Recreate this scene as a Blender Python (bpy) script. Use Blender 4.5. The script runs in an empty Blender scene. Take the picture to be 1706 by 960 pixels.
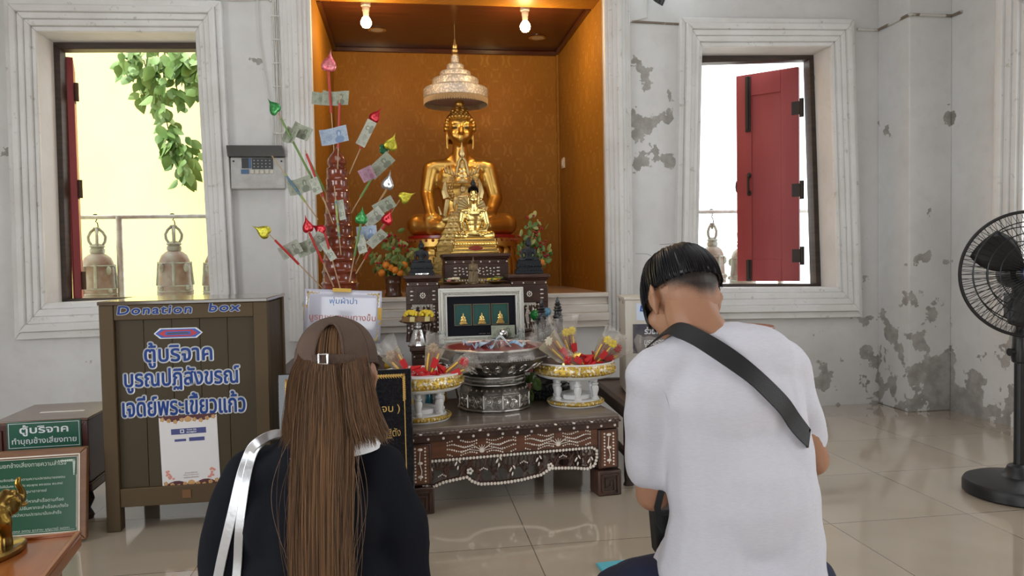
import bpy, bmesh, math, random
from math import sin, cos, pi, radians, sqrt, atan2, hypot
from mathutils import Vector, Matrix, Euler
from mathutils.bvhtree import BVHTree
random.seed(7)
S = bpy.context.scene
COL = S.collection

# ---------------------------------------------------------------- camera, sky, sun, lights, exposure
YAW, PITCH, ROLL, EYE, FPX = radians(8.1), radians(2.1), radians(1.03), 1.1, 1232.0
_fh = Vector((sin(YAW), cos(YAW), 0)); _up = Vector((0, 0, 1)); _r0 = Vector((cos(YAW), -sin(YAW), 0))
FWD = _fh * cos(PITCH) - _up * sin(PITCH); _u0 = _fh * sin(PITCH) + _up * cos(PITCH)
RGT = _r0 * cos(ROLL) - _u0 * sin(ROLL); UPV = _u0 * cos(ROLL) + _r0 * sin(ROLL)
EYEP = Vector((0, 0, EYE))
cd = bpy.data.cameras.new('camera'); cam = bpy.data.objects.new('camera', cd); COL.objects.link(cam)
cd.sensor_width = 36; cd.lens = FPX * 36 / 1706; cd.clip_start = 0.02; cd.clip_end = 200
m3 = Matrix((RGT, UPV, -FWD)).transposed()
cam.matrix_world = Matrix.Translation(EYEP) @ m3.to_4x4()
S.camera = cam

def _ray(x, y): return FWD * FPX + RGT * (x - 853) - UPV * (y - 480)
def at(x, y, Y):            # the point at depth Y seen at a photograph position
    d = _ray(x, y); return EYEP + d * (Y / d.y)
def atz(x, y, Z):           # the point at height Z
    d = _ray(x, y); return EYEP + d * ((Z - EYE) / d.z)

S.view_settings.view_transform = 'Standard'; S.view_settings.look = 'None'
S.view_settings.exposure = 0.16; S.view_settings.gamma = 1.0; S.view_settings.use_curve_mapping = False
w = bpy.data.worlds.new('sky'); S.world = w; w.use_nodes = True
bg = w.node_tree.nodes['Background']; bg.inputs[0].default_value = (0.93, 0.97, 1.0, 1); bg.inputs[1].default_value = 3.4
sun_d = bpy.data.lights.new('sun', 'SUN'); sun_d.energy = 4.2; sun_d.angle = radians(3); sun_d.color = (1, .95, .85)
sun = bpy.data.objects.new('sun', sun_d); COL.objects.link(sun)
sun.rotation_euler = Vector((0.30, 0.32, -0.90)).to_track_quat('-Z', 'Y').to_euler()
def area(name, loc, size, size_y, power, color, direction):
    l = bpy.data.lights.new(name, 'AREA'); l.shape = 'RECTANGLE'; l.size = size; l.size_y = size_y; l.energy = power; l.color = color
    o = bpy.data.objects.new(name, l); COL.objects.link(o); o.location = loc
    o.rotation_euler = Vector(direction).to_track_quat('-Z', 'Y').to_euler(); return o
# daylight through the wide open doorway behind the visitors, and the hall's ceiling lamps
area('doorway_daylight', (-1.65, -2.95, 1.35), 2.4, 2.5, 20, (0.95, 0.98, 1.0), (0, 1, 0))
area('left_window_daylight', (-3.86, 0.4, 1.75), 3.0, 1.7, 50, (0.95, 0.98, 1.0), (1, 0, -.05))
area('right_window_daylight', (3.72, 0.2, 1.75), 2.0, 1.7, 32, (1.0, 0.98, .95), (-1, 0, -.05))
area('ceiling_lamp_light', (0.3, 2.2, 4.05), 3.0, 2.4, 38, (0.93, 0.98, 1.0), (0, 0, -1))

# ---------------------------------------------------------------- materials
MATS = {}
def mat(name, color, rough=.5, metal=0., spec=.5, bump=None, vary=None, emit=None, trans=0., alpha=1., coat=0., sheen=0., ior=None, sub=None, aniso=None):
    if name in MATS: return MATS[name]
    m = bpy.data.materials.new(name); m.use_nodes = True; MATS[name] = m
    nt = m.node_tree; b = nt.nodes['Principled BSDF']
    b.inputs['Base Color'].default_value = (*color, 1); b.inputs['Roughness'].default_value = rough
    b.inputs['Metallic'].default_value = metal; b.inputs['Specular IOR Level'].default_value = spec
    b.inputs['Transmission Weight'].default_value = trans; b.inputs['Alpha'].default_value = alpha
    b.inputs['Coat Weight'].default_value = coat; b.inputs['Coat Roughness'].default_value = .08
    b.inputs['Sheen Weight'].default_value = sheen
    if ior: b.inputs['IOR'].default_value = ior
    if sub: b.inputs['Subsurface Weight'].default_value = sub; b.inputs['Subsurface Radius'].default_value = (.02, .008, .005)
    if emit: b.inputs['Emission Color'].default_value = (*emit[0], 1); b.inputs['Emission Strength'].default_value = emit[1]
    tc = nt.nodes.new('ShaderNodeTexCoord')
    def noise(scale, detail=4, stretch=(1, 1, 1)):
        mp = nt.nodes.new('ShaderNodeMapping'); mp.inputs['Scale'].default_value = stretch
        nt.links.new(tc.outputs['Object'], mp.inputs['Vector'])
        n = nt.nodes.new('ShaderNodeTexNoise'); n.inputs['Scale'].default_value = scale; n.inputs['Detail'].default_value = detail
        nt.links.new(mp.outputs['Vector'], n.inputs['Vector']); return n
    if vary:                                       # (scale, second colour, [stretch], [low, high])
        n = noise(vary[0], 5, vary[2] if len(vary) > 2 else (1, 1, 1))
        r = nt.nodes.new('ShaderNodeMapRange'); lo, hi = vary[3] if len(vary) > 3 else (.35, .68)
        r.inputs[1].default_value = lo; r.inputs[2].default_value = hi
        nt.links.new(n.outputs['Fac'], r.inputs[0])
        mx = nt.nodes.new('ShaderNodeMix'); mx.data_type = 'RGBA'
        mx.inputs[6].default_value = (*color, 1); mx.inputs[7].default_value = (*vary[1], 1)
        nt.links.new(r.outputs[0], mx.inputs[0]); nt.links.new(mx.outputs[2], b.inputs['Base Color'])
    if bump:                                       # (scale, strength, [stretch], [distance])
        n = noise(bump[0], 5, bump[2] if len(bump) > 2 else (1, 1, 1))
        bp = nt.nodes.new('ShaderNodeBump'); bp.inputs['Strength'].default_value = bump[1]; bp.inputs['Distance'].default_value = bump[3] if len(bump) > 3 else .004
        nt.links.new(n.outputs['Fac'], bp.inputs['Height']); nt.links.new(bp.outputs['Normal'], b.inputs['Normal'])
    return m

class NG:                                          # a little helper to write shader arithmetic
    def __init__(s, m): s.nt = m.node_tree; s.b = s.nt.nodes['Principled BSDF']
    def node(s, t, **k):
        n = s.nt.nodes.new(t)
        for a, v in k.items(): setattr(n, a, v)
        return n
    def put(s, sock, v):
        if isinstance(v, (int, float)): sock.default_value = v
        elif isinstance(v, tuple): sock.default_value = v
        else: s.nt.links.new(v, sock)
    def math(s, op, a, b=0., c=0.):
        n = s.node('ShaderNodeMath', operation=op); s.put(n.inputs[0], a); s.put(n.inputs[1], b); s.put(n.inputs[2], c); return n.outputs[0]
    def rng(s, v, a, b, c=0., d=1., smooth=False):
        n = s.node('ShaderNodeMapRange'); n.interpolation_type = 'SMOOTHSTEP' if smooth else 'LINEAR'
        for i, x in enumerate((v, a, b, c, d)): s.put(n.inputs[i], x)
        return n.outputs[0]
    def mix(s, f, a, b):
        n = s.node('ShaderNodeMix', data_type='RGBA'); s.put(n.inputs[0], f)
        s.put(n.inputs[6], a if not isinstance(a, tuple) else (*a, 1)); s.put(n.inputs[7], b if not isinstance(b, tuple) else (*b, 1)); return n.outputs[2]
    def pos(s):
        g = s.node('ShaderNodeNewGeometry'); x = s.node('ShaderNodeSeparateXYZ'); s.nt.links.new(g.outputs['Position'], x.inputs[0]); return g.outputs['Position'], x.outputs
    def noise(s, vec, scale, detail=4, rough=.5, w=None):
        n = s.node('ShaderNodeTexNoise'); s.put(n.inputs['Vector'], vec); n.inputs['Scale'].default_value = scale; n.inputs['Detail'].default_value = detail; n.inputs['Roughness'].default_value = rough
        return n.outputs['Fac']
    def bump(s, h, strength=.5, dist=.01):
        n = s.node('ShaderNodeBump'); n.inputs['Strength'].default_value = strength; n.inputs['Distance'].default_value = dist
        s.nt.links.new(h, n.inputs['Height']); s.nt.links.new(n.outputs[0], s.b.inputs['Normal'])

# ---------------------------------------------------------------- mesh building
def rot(rx=0, ry=0, rz=0): return Euler((rx, ry, rz)).to_matrix()
class MB:
    def __init__(s): s.v = []; s.f = []; s.m = []; s.mi = 0
    def add(s, vs, fs):
        k = len(s.v); s.v += [tuple(v) for v in vs]; s.f += [tuple(i + k for i in f) for f in fs]; s.m += [s.mi] * len(fs); return s
    def box(s, c, d, R=None):
        c = Vector(c); vs = []
        for x, y, z in ((-1,-1,-1),(1,-1,-1),(1,1,-1),(-1,1,-1),(-1,-1,1),(1,-1,1),(1,1,1),(-1,1,1)):
            p = Vector((x*d[0]/2, y*d[1]/2, z*d[2]/2)); vs.append(c + (R @ p if R else p))
        return s.add(vs, [(3,2,1,0),(4,5,6,7),(0,1,5,4),(1,2,6,5),(2,3,7,6),(3,0,4,7)])
    def lo(s, x0, x1, y0, y1, z0, z1): return s.box(((x0+x1)/2,(y0+y1)/2,(z0+z1)/2), (x1-x0,y1-y0,z1-z0))
    def tube(s, path, r, n=8, closed=False, flat=None):
        P = [Vector(p) for p in path]; L = len(P); vs = []; fs = []
        rr = r if isinstance(r, (list, tuple)) else [r]*L
        nrm = None
        for i, p in enumerate(P):
            a = P[(i-1) % L] if (closed or i > 0) else p; b = P[(i+1) % L] if (closed or i < L-1) else p
            t = (b - a); t = t.normalized() if t.length > 1e-9 else Vector((0,0,1))
            if nrm is None:
                nrm = Vector((0,0,1)) if abs(t.z) < .9 else Vector((1,0,0))
            nrm = (nrm - t * nrm.dot(t)); nrm = nrm.normalized() if nrm.length > 1e-6 else t.orthogonal().normalized()
            bi = t.cross(nrm)
            for j in range(n):
                a_ = 2*pi*j/n; vs.append(p + nrm*cos(a_)*rr[i] + bi*sin(a_)*rr[i]*(flat or 1))
        for i in range(L if closed else L-1):
            for j in range(n):
                k = (i+1) % L; fs.append((i*n+j, i*n+(j+1)%n, k*n+(j+1)%n, k*n+j))
        if not closed: fs += [tuple(range(n-1,-1,-1)), tuple((L-1)*n+j for j in range(n))]
        return s.add(vs, fs)
    def cyl(s, a, b, r0, r1=None, n=16): return s.tube([a, b], [r0, r0 if r1 is None else r1], n)
    def lathe(s, prof, n=24, c=(0,0,0), sx=1., sy=1., ph=0., fn=None, R=None):
        c = Vector(c); vs = []; fs = []; L = len(prof)
        for i, (r, z) in enumerate(prof):
            for j in range(n):
                a = 2*pi*j/n + ph; k = fn(a, z, r) if fn else r
                p = Vector((k*cos(a)*sx, k*sin(a)*sy, z)); vs.append(c + (R @ p if R else p))
        for i in range(L-1):
            for j in range(n): fs.append((i*n+j, i*n+(j+1)%n, (i+1)*n+(j+1)%n, (i+1)*n+j))
        fs += [tuple(range(n-1,-1,-1)), tuple((L-1)*n+j for j in range(n))]
        return s.add(vs, fs)
    def ell(s, c, r, n=16, R=None):
        c = Vector(c); r = r if isinstance(r, (list, tuple)) else (r,r,r); m = max(4, n//2); vs = []; fs = []
        for i in range(1, m):
            t = pi*i/m
            for j in range(n):
                a = 2*pi*j/n; p = Vector((sin(t)*cos(a)*r[0], sin(t)*sin(a)*r[1], cos(t)*r[2])); vs.append(c + (R @ p if R else p))
        T = len(vs); vs.append(c + (R @ Vector((0,0,r[2])) if R else Vector((0,0,r[2])))); vs.append(c - (R @ Vector((0,0,r[2])) if R else Vector((0,0,r[2]))))
        for i in range(m-2):
            for j in range(n): fs.append((i*n+j, (i+1)*n+j, (i+1)*n+(j+1)%n, i*n+(j+1)%n))
        for j in range(n): fs.append((T, j, (j+1)%n)); fs.append((T+1, (m-2)*n+(j+1)%n, (m-2)*n+j))
        return s.add(vs, fs)
    def cap(s, a, b, r0, r1=None, n=12):            # tapered capsule
        a = Vector(a); b = Vector(b); r1 = r0 if r1 is None else r1; d = b - a; L = d.length; t = d/L if L > 1e-9 else Vector((0,0,1)); P = []; rr = []
        for i in range(1, 5): u = pi/2*i/5; P.append(a - t*cos(u)*r0); rr.append(sin(u)*r0)
        P.append(a); rr.append(r0); P.append(b); rr.append(r1)
        for i in range(4, 0, -1): u = pi/2*i/5; P.append(b + t*cos(u)*r1); rr.append(sin(u)*r1)
        return s.tube(P, rr, n)
    def chain(s, pts, rs, n=12):
        for i in range(len(pts)-1): s.cap(pts[i], pts[i+1], rs[i], rs[i+1], n)
        return s
    def prism(s, poly, y0, y1, T=None):             # XZ outline pushed along Y
        n = len(poly); T = T or (lambda x, y, z: (x, y, z))
        ar = sum(poly[i][0]*poly[(i+1)%n][1]-poly[(i+1)%n][0]*poly[i][1] for i in range(n))
        if ar < 0: poly = poly[::-1]
        vs = [T(x, y0, z) for x, z in poly] + [T(x, y1, z) for x, z in poly]
        fs = [tuple(range(n)), tuple(range(2*n-1, n-1, -1))] + [((i+1)%n, i, n+i, n+(i+1)%n) for i in range(n)]
        return s.add(vs, fs)
    def ring(s, outer, inner, y0, y1, T=None):      # quads between two XZ outlines of equal count
        n = len(outer)
        for i in range(n):
            j = (i+1) % n; s.prism([outer[i], outer[j], inner[j], inner[i]], y0, y1, T)
        return s
    def grid(s, fn, nu, nv, wrap=False):
        vs = [fn(i/(nu if wrap else nu-1), j/(nv-1)) for i in range(nu) for j in range(nv)]; fs = []
        for i in range(nu if wrap else nu-1):
            for j in range(nv-1): k = (i+1) % nu; fs.append((i*nv+j, k*nv+j, k*nv+j+1, i*nv+j+1))
        return s.add(vs, fs)
    def bm_bevel(s): return s
    def build(s, name, mats, parent=None, smooth=40, bevel=0., solid=0., sub=0, seg=2):
        me = bpy.data.meshes.new(name); me.from_pydata(s.v, [], s.f)
        for m in (mats if isinstance(mats, (list, tuple)) else [mats]): me.materials.append(m)
        if any(s.m):
            me.polygons.foreach_set('material_index', s.m)
        me.update()
        if smooth: me.shade_smooth(); me.set_sharp_from_angle(angle=radians(smooth))
        o = bpy.data.objects.new(name, me); COL.objects.link(o)
        if parent: o.parent = parent
        if solid: q = o.modifiers.new('solid', 'SOLIDIFY'); q.thickness = solid; q.offset = 0
        if bevel: q = o.modifiers.new('bevel', 'BEVEL'); q.width = bevel; q.segments = seg; q.limit_method = 'ANGLE'; q.harden_normals = False
        if sub: q = o.modifiers.new('sub', 'SUBSURF'); q.levels = sub; q.render_levels = sub
        return o
def evaluate(o):
    dg = bpy.context.evaluated_depsgraph_get(); return bpy.data.meshes.new_from_object(o.evaluated_get(dg))
def blob(name, mb, voxel, m, parent=None, it=6, fn=None):     # one continuous skin grown over overlapping volumes
    t = mb.build('tmp', m, None, 0); q = t.modifiers.new('r', 'REMESH'); q.mode = 'VOXEL'; q.voxel_size = voxel
    q = t.modifiers.new('s', 'SMOOTH'); q.iterations = it; q.factor = .5
    me = evaluate(t); bpy.data.objects.remove(t)
    me.name = name
    if fn:
        no = [v.normal.copy() for v in me.vertices]
        for v, n_ in zip(me.vertices, no): v.co = fn(v.co.copy(), n_)
    if not me.materials: me.materials.append(m)
    me.shade_smooth()
    o = bpy.data.objects.new(name, me); COL.objects.link(o)
    if parent: o.parent = parent
    return o
def tag(o, label, cat=None, group=None, kind=None):
    o['label'] = label
    if cat: o['category'] = cat
    if group: o['group'] = group
    if kind: o['kind'] = kind
    return o
def thing(name, label, cat, loc=(0,0,0), rz=0., group=None, scale=1.):
    o = bpy.data.objects.new(name, None); COL.objects.link(o); o.empty_display_size = .05
    o.location = loc; o.rotation_euler = (0,0,rz); o.scale = (scale,)*3; return tag(o, label, cat, group)
def struct(name, mb, m, label, **k): return tag(mb.build(name, m, **k), label, None, None, 'structure')
def kids(o): return [c for c in COL.objects if c.parent == o]
def copy_tree(o, parent=None):
    c = o.copy(); COL.objects.link(c)
    if parent is not None: c.parent = parent
    for ch in kids(o): copy_tree(ch, c)
    return c
_dg_text = {}
def text(mb, body, cx, cz, w_, h_, y, mi=0, shear=0., bold=0., depth=.0008, T=None, tilt=0., space=1.):   # writes a line of lettering into mb, facing -Y, centred at (cx, cz), w_ by h_
    key = (body, shear, bold)
    if key not in _dg_text:
        c = bpy.data.curves.new('t', 'FONT'); c.body = body; c.size = 1; c.shear = shear; c.offset = bold; c.space_character = space; c.resolution_u = 3; c.align_x = 'LEFT'
        o = bpy.data.objects.new('t', c); COL.objects.link(o); me = evaluate(o)
        _dg_text[key] = ([v.co.copy() for v in me.vertices], [tuple(p.vertices) for p in me.polygons])
        bpy.data.objects.remove(o); bpy.data.meshes.remove(me); bpy.data.curves.remove(c)
    vs, fs = _dg_text[key]
    if not vs: return
    x0 = min(v.x for v in vs); x1 = max(v.x for v in vs); y0 = min(v.y for v in vs); y1 = max(v.y for v in vs)
    sx = w_/max(x1-x0, 1e-6); sz = h_/max(y1-y0, 1e-6) if h_ else sx
    out = []
    for v in vs:
        x = (v.x-(x0+x1)/2)*sx; z = (v.y-(y0+y1)/2)*sz
        p = (cx + x*cos(tilt) - z*sin(tilt), y, cz + x*sin(tilt) + z*cos(tilt)); out.append(T(*p) if T else p)
    k = mb.mi; mb.mi = mi; mb.add(out, fs); mb.mi = k

def bodhi_leaf(scale=1.):                               # heart-shaped outline with a drawn-out tip, stalk end at the origin, tip up
    half = [(0,.06),(.12,.0),(.30,.02),(.42,.16),(.44,.34),(.36,.54),(.22,.72),(.10,.88),(.04,1.05),(0,1.28)]
    return [(x*scale, z*scale) for x, z in half] + [(-x*scale, z*scale) for x, z in half[-2:0:-1]]

M = dict(
    plaster=None,
    dark_wood=mat('dark_wood', (.035,.022,.016), .55, vary=(6,(.06,.038,.026),(1,1,8))),
    carved=mat('carved_rosewood', (.075,.032,.02), .38, vary=(9,(.035,.016,.011)), bump=(60,.4)),
    apron=mat('rosewood_panel', (.16,.06,.028), .35, vary=(7,(.09,.032,.016),(1,1,6)), coat=.3),
    pearl=mat('mother_of_pearl', (.75,.74,.66), .22, vary=(40,(.85,.72,.62)), coat=.5),
    gold=mat('gilded_gold', (.74,.48,.13), .36, .95, bump=(14,.12), vary=(4,(.62,.37,.09))),
    bright_gold=mat('bright_gold', (1.0,.74,.26), .22, 1., bump=(60,.08)),
    pale_gold=mat('pale_gold', (.78,.60,.28), .38, 1., bump=(120,.5,(1,1,1),.003)),
    black=mat('black_gloss', (.012,.013,.016), .28),
    silver=mat('silver', (.82,.82,.82), .22, 1., bump=(70,.4)),
    pewter=mat('aged_silver', (.27,.25,.235), .36, 1., vary=(25,(.12,.11,.10)), bump=(160,.7,(1,1,1),.003)),
    pewter_hi=mat('polished_silver_relief', (.62,.59,.55), .3, 1.),
    white=mat('white_paint', (.8,.8,.79), .4),
    red_lacquer=mat('red_lacquer', (.30,.012,.012), .3, coat=.3),
    skin=mat('skin', (.42,.22,.13), .5, sub=.08, vary=(8,(.36,.175,.10))),
)
# ---------------------------------------------------------------- the room
YW, YB = 5.0, 5.3            # inner and outer face of the far wall
XR = 3.75                    # right wall
def plaster_mat():
    m = mat('old_white_plaster', (.70,.70,.69), .75); g = NG(m); P, x = g.pos()
    mott = g.noise(P, 1.6, 6, .6); fine = g.noise(P, 9, 5, .6)
    base = g.mix(g.rng(mott, .35, .7), (.71,.71,.70), (.61,.605,.585))
    base = g.mix(g.math('MULTIPLY', g.rng(fine, .5, .72), .35), base, (.55,.54,.52))
    # flaking patches: low on the right-hand walls, and on the pier beside the right window
    n = g.noise(P, 5.2, 7, .55); n2 = g.noise(P, 2.1, 3, .5)
    low = g.math('MULTIPLY', g.rng(x[2], 1.0, .05), g.rng(x[0], 2.6, 3.3))
    pier = g.math('MULTIPLY', g.math('MULTIPLY', g.rng(x[0], 1.5, 1.58), g.rng(x[0], 1.9, 1.84)), g.math('MULTIPLY', g.rng(x[2], 1.35, 1.8), g.rng(x[2], 2.6, 2.4)))
    thr = g.math('SUBTRACT', g.math('ADD', g.math('MULTIPLY', low, .235), g.math('MULTIPLY', pier, .118)), g.math('MAXIMUM', g.math('MULTIPLY', g.math('SUBTRACT', .5, n2), .55), -.02))
    mask = g.rng(g.math('ADD', n, thr), .672, .684)
    grey = g.mix(g.rng(fine, .4, .6), (.30,.285,.26), (.42,.40,.375))
    nt = m.node_tree; nt.links.new(g.mix(mask, base, grey), g.b.inputs['Base Color'])
    g.bump(g.math('SUBTRACT', g.math('MULTIPLY', mott, .4), mask), .15, .006); return m
M['plaster'] = plaster_mat()
def trim_mat():
    m = mat('old_white_trim', (.74,.73,.71), .65); g = NG(m); P, x = g.pos()
    n = g.noise(P, 3.0, 6, .6); f = g.noise(P, 22, 4, .6)
    base = g.mix(g.rng(n, .4, .7), (.76,.755,.74), (.66,.64,.61))
    stain = g.math('MULTIPLY', g.rng(f, .62, .72), .6)
    m.node_tree.links.new(g.mix(stain, base, (.36,.33,.29)), g.b.inputs['Base Color']); g.bump(n, .25, .006); return m
M['trim'] = trim_mat()
def floor_mat():
    m = mat('glossy_beige_tile', (.5,.42,.32), .1); g = NG(m); P, x = g.pos(); s = .62
    u = g.math('DIVIDE', g.math('SUBTRACT', x[0], .455), s); v = g.math('DIVIDE', g.math('SUBTRACT', x[1], .30), s)
    fu = g.math('ABSOLUTE', g.math('SUBTRACT', g.math('FRACT', u), .5)); fv = g.math('ABSOLUTE', g.math('SUBTRACT', g.math('FRACT', v), .5))
    seam = g.rng(g.math('MAXIMUM', fu, fv), .4962, .4975)
    cell = g.math('FRACT', g.math('MULTIPLY', g.math('SINE', g.math('ADD', g.math('MULTIPLY', g.math('FLOOR', u), 12.99), g.math('MULTIPLY', g.math('FLOOR', v), 78.2))), 437.5))
    n = g.noise(P, 2.2, 5, .6)
    c = g.mix(g.math('MULTIPLY', cell, .9), (.47,.395,.30), (.40,.33,.245)); c = g.mix(g.math('MULTIPLY', g.rng(n, .3, .7), .5), c, (.53,.455,.36))
    m.node_tree.links.new(g.mix(seam, c, (.16,.13,.10)), g.b.inputs['Base Color'])
    m.node_tree.links.new(g.rng(n, .3, .7, .05, .12), g.b.inputs['Roughness'])
    g.b.inputs['Specular IOR Level'].default_value = .6; g.b.inputs['Coat Weight'].default_value = .8; g.b.inputs['Coat Roughness'].default_value = .05
    return m
def damask_mat():
    m = mat('gold_damask_wallpaper', (.42,.19,.02), .42, .1, spec=.25); g = NG(m); P, x = g.pos()
    u = g.math('DIVIDE', g.math('ADD', x[0], x[1]), .19); v = g.math('DIVIDE', x[2], .26)
    a = g.math('MULTIPLY', u, 2*pi); b = g.math('MULTIPLY', v, 2*pi)
    ca = g.math('COSINE', a); cb = g.math('COSINE', b)
    og = g.math('MULTIPLY', ca, cb)                                # staggered lozenges
    swirl = g.math('SINE', g.math('ADD', g.math('MULTIPLY', g.math('ABSOLUTE', g.math('SINE', g.math('MULTIPLY', a, .5))), 9.), g.math('MULTIPLY', g.math('COSINE', g.math('MULTIPLY', b, 1.)), 5.)))
    motif = g.math('MULTIPLY', g.rng(og, .10, .22, smooth=True), g.rng(swirl, -.15, .15, smooth=True))
    n = g.noise(P, 1.3, 4, .6); motif = g.math('MULTIPLY', motif, g.rng(n, .40, .72))
    mp = g.node('ShaderNodeMapping'); g.put(mp.inputs['Vector'], P); mp.inputs['Scale'].default_value = (1, 1, .16)
    streak = g.noise(mp.outputs[0], 120, 4, .65)
    base = g.mix(g.rng(streak, .35, .7), (.36,.160,.020), (.295,.122,.012))
    base = g.mix(g.math('MULTIPLY', motif, .42), base, (.62,.32,.07))
    m.node_tree.links.new(base, g.b.inputs['Base Color'])
    m.node_tree.links.new(g.rng(motif, 0., 1., .46, .30), g.b.inputs['Roughness'])
    g.bump(g.math('ADD', g.math('MULTIPLY', streak, .5), motif), .22, .004); return m
M['floor'] = floor_mat(); M['damask'] = damask_mat()

struct('floor', MB().lo(-4.2, XR+.3, -3.0, 6.6, -.1, 0), M['floor'], 'glossy beige tiled floor of the hall', smooth=0)
struct('ceiling', MB().lo(-4.2, XR+.3, -3.0, YB, 4.1, 4.3), mat('dark_timber_ceiling', (.13,.06,.035), .6, vary=(2,(.10,.045,.025),(8,1,1))), 'dark timber ceiling of the hall', smooth=0)
wlm = MB()
for q in ([(-3,0),(YB,0),(YB,.9),(-3,.9)], [(-3,2.6),(YB,2.6),(YB,4.1),(-3,4.1)], [(-3,.9),(-1.1,.9),(-1.1,2.6),(-3,2.6)], [(1.9,.9),(YB,.9),(YB,2.6),(1.9,2.6)]): wlm.prism(q, -4.2, -3.9, lambda x, y, z: (y, x, z))
struct('wall_left', wlm, M['plaster'], 'white plaster wall far to the left of the altar', smooth=0)
wfm = MB()
for q in ([(-4.2,0),(-2.9,0),(-2.9,4.1),(-4.2,4.1)], [(-.4,0),(XR+.3,0),(XR+.3,4.1),(-.4,4.1)], [(-2.9,2.6),(-.4,2.6),(-.4,4.1),(-2.9,4.1)]): wfm.prism(q, -3.3, -3.0)
struct('wall_front', wfm, mat('timber_wall', (.16,.085,.05), .6, vary=(2,(.11,.055,.03),(8,1,1))), 'dark timber wall behind the visitors with the entrance doorway', smooth=0)

# openings in the far wall, tapering towards the top
WL = [(-2.235,.885),(-1.253,.905),(-1.290,2.585),(-2.225,2.565)]          # left window: bl br tr tl
WR = [(2.03,.885),(3.10,.865),(3.045,2.595),(2.08,2.57)]
NX0, NX1, NZ0, NZ1, NYB = -.575, 1.373, .87, 3.0, 6.5                      # the altar niche
wb = MB()
def wp(poly): wb.prism(poly, YW, YB)
ZT, ZB = NZ1, .84
wp([(-3.9,0),(XR,0),(XR,ZB),(-3.9,ZB)]); wp([(-3.9,ZT),(XR,ZT),(XR,4.1),(-3.9,4.1)])
wp([(-3.9,ZB),(WL[0][0],ZB),WL[0],WL[3],(WL[3][0],ZT),(-3.9,ZT)])
wp([(WL[0][0],ZB),(WL[1][0],ZB),WL[1],WL[0]]); wp([WL[3],WL[2],(WL[2][0],ZT),(WL[3][0],ZT)])
wp([(WL[1][0],ZB),(NX0,ZB),(NX0,ZT),(WL[2][0],ZT),WL[2],WL[1]])
wp([(NX1,ZB),(WR[0][0],ZB),WR[0],WR[3],(WR[3][0],ZT),(NX1,ZT)])
wp([(WR[0][0],ZB),(WR[1][0],ZB),WR[1],WR[0]]); wp([WR[3],WR[2],(WR[2][0],ZT),(WR[3][0],ZT)])
wp([(WR[1][0],ZB),(XR,ZB),(XR,ZT),(WR[2][0],ZT),WR[2],WR[1]])
wp([(NX0,ZB),(NX1,ZB),(NX1,NZ0-.005),(NX0,NZ0-.005)])
struct('wall_back', wb, M['plaster'], 'white plaster wall with two windows and the altar niche', smooth=0)
# corner pilaster and right wall with its own window
pp = MB(); pp.lo(3.43, XR, 4.66, YW, 0, 4.1)
struct('wall_corner_pilaster', pp, M['plaster'], 'flaking white square pilaster in the right corner of the hall', bevel=.006)
RW0, RW1, RZ0, RZ1 = 3.02, 4.02, .86, 2.58                                   # window in the right wall, along Y
wr = MB()
def ry(x, y, z): return (y, x, z)
for q in ([(-3,0),(5.3,0),(5.3,RZ0),(-3,RZ0)], [(-3,RZ1),(5.3,RZ1),(5.3,4.1),(-3,4.1)], [(-3,RZ0),(-.8,RZ0),(-.8,RZ1),(-3,RZ1)], [(1.2,RZ0),(RW0,RZ0),(RW0,RZ1),(1.2,RZ1)], [(RW1+.02,RZ0),(5.3,RZ0),(5.3,RZ1),(RW1,RZ1)]):
    wr.prism(q, XR, XR+.3, ry)
wall_r = struct('wall_right', wr, M['plaster'], 'white plaster side wall with flaking paint behind the fan', smooth=0)

# stepped mouldings round the windows
def surround(name, hole, wid, T, label, depth=.085, sill=.22):
    mb = MB(); steps = 4
    (bl, br, tr, tl) = hole
    def off(k):                                     # outline k steps out
        d = wid*k; return [(bl[0]-d*1.05, bl[1]-sill*k), (br[0]+d*1.05, br[1]-sill*k), (tr[0]+d, tr[1]+wid*1.15*k), (tl[0]-d, tl[1]+wid*1.15*k)]
    prof = [(0,.16,.030),(.16,.36,.050),(.36,.56,.064),(.56,.78,depth),(.78,1.,.055)]
    for a, b, d in prof: mb.ring(off(b), off(a), -d, .005, T)
    struct(name, mb, M['trim'], label, bevel=.006)
TB = lambda x, y, z: (x, YW+y, z)
TR_ = lambda x, y, z: (XR+y, -x, z)
surround('trim_1', WL, .165, TB, 'stepped white moulding around the left window')
surround('trim_2', WR, .165, TB, 'stepped white moulding around the right window with the red shutter')
surround('trim_3', [(-RW1-.02,RZ0),(-RW0,RZ0),(-RW0,RZ1),(-RW1,RZ1)], .20, TR_, 'stepped white moulding around the side wall window behind the fan')

# dark timber window frames set back in the reveals
def win_frame(name, q, y0, y1, wid, T, label):
    (bl, br, tr, tl) = q; mb = MB()
    inn = [(bl[0]+wid, bl[1]+wid*.55), (br[0]-wid, br[1]+wid*.55), (tr[0]-wid, tr[1]-wid*.9), (tl[0]+wid, tl[1]-wid*.9)]
    mb.ring(q, inn, y0, y1, T); return struct(name, mb, M['dark_wood'], label, bevel=.003)
FL = [(-2.262,.868),(-1.285,.888),(-1.315,2.575),(-2.245,2.570)]
FR = [(2.10,.885),(3.075,.872),(3.022,2.578),(2.13,2.572)]
win_frame('window_1', [(-2.266,.87),(-1.23,.87),(-1.27,2.60),(-2.25,2.578)], 5.20, 5.29, .062, lambda x,y,z:(x,y,z), 'dark timber frame of the left window')
win_frame('window_2', [(2.02,.872),(3.125,.85),(3.075,2.62),(2.06,2.578)], 5.20, 5.29, .064, lambda x,y,z:(x,y,z), 'dark timber frame of the right window holding the red shutter')
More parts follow.
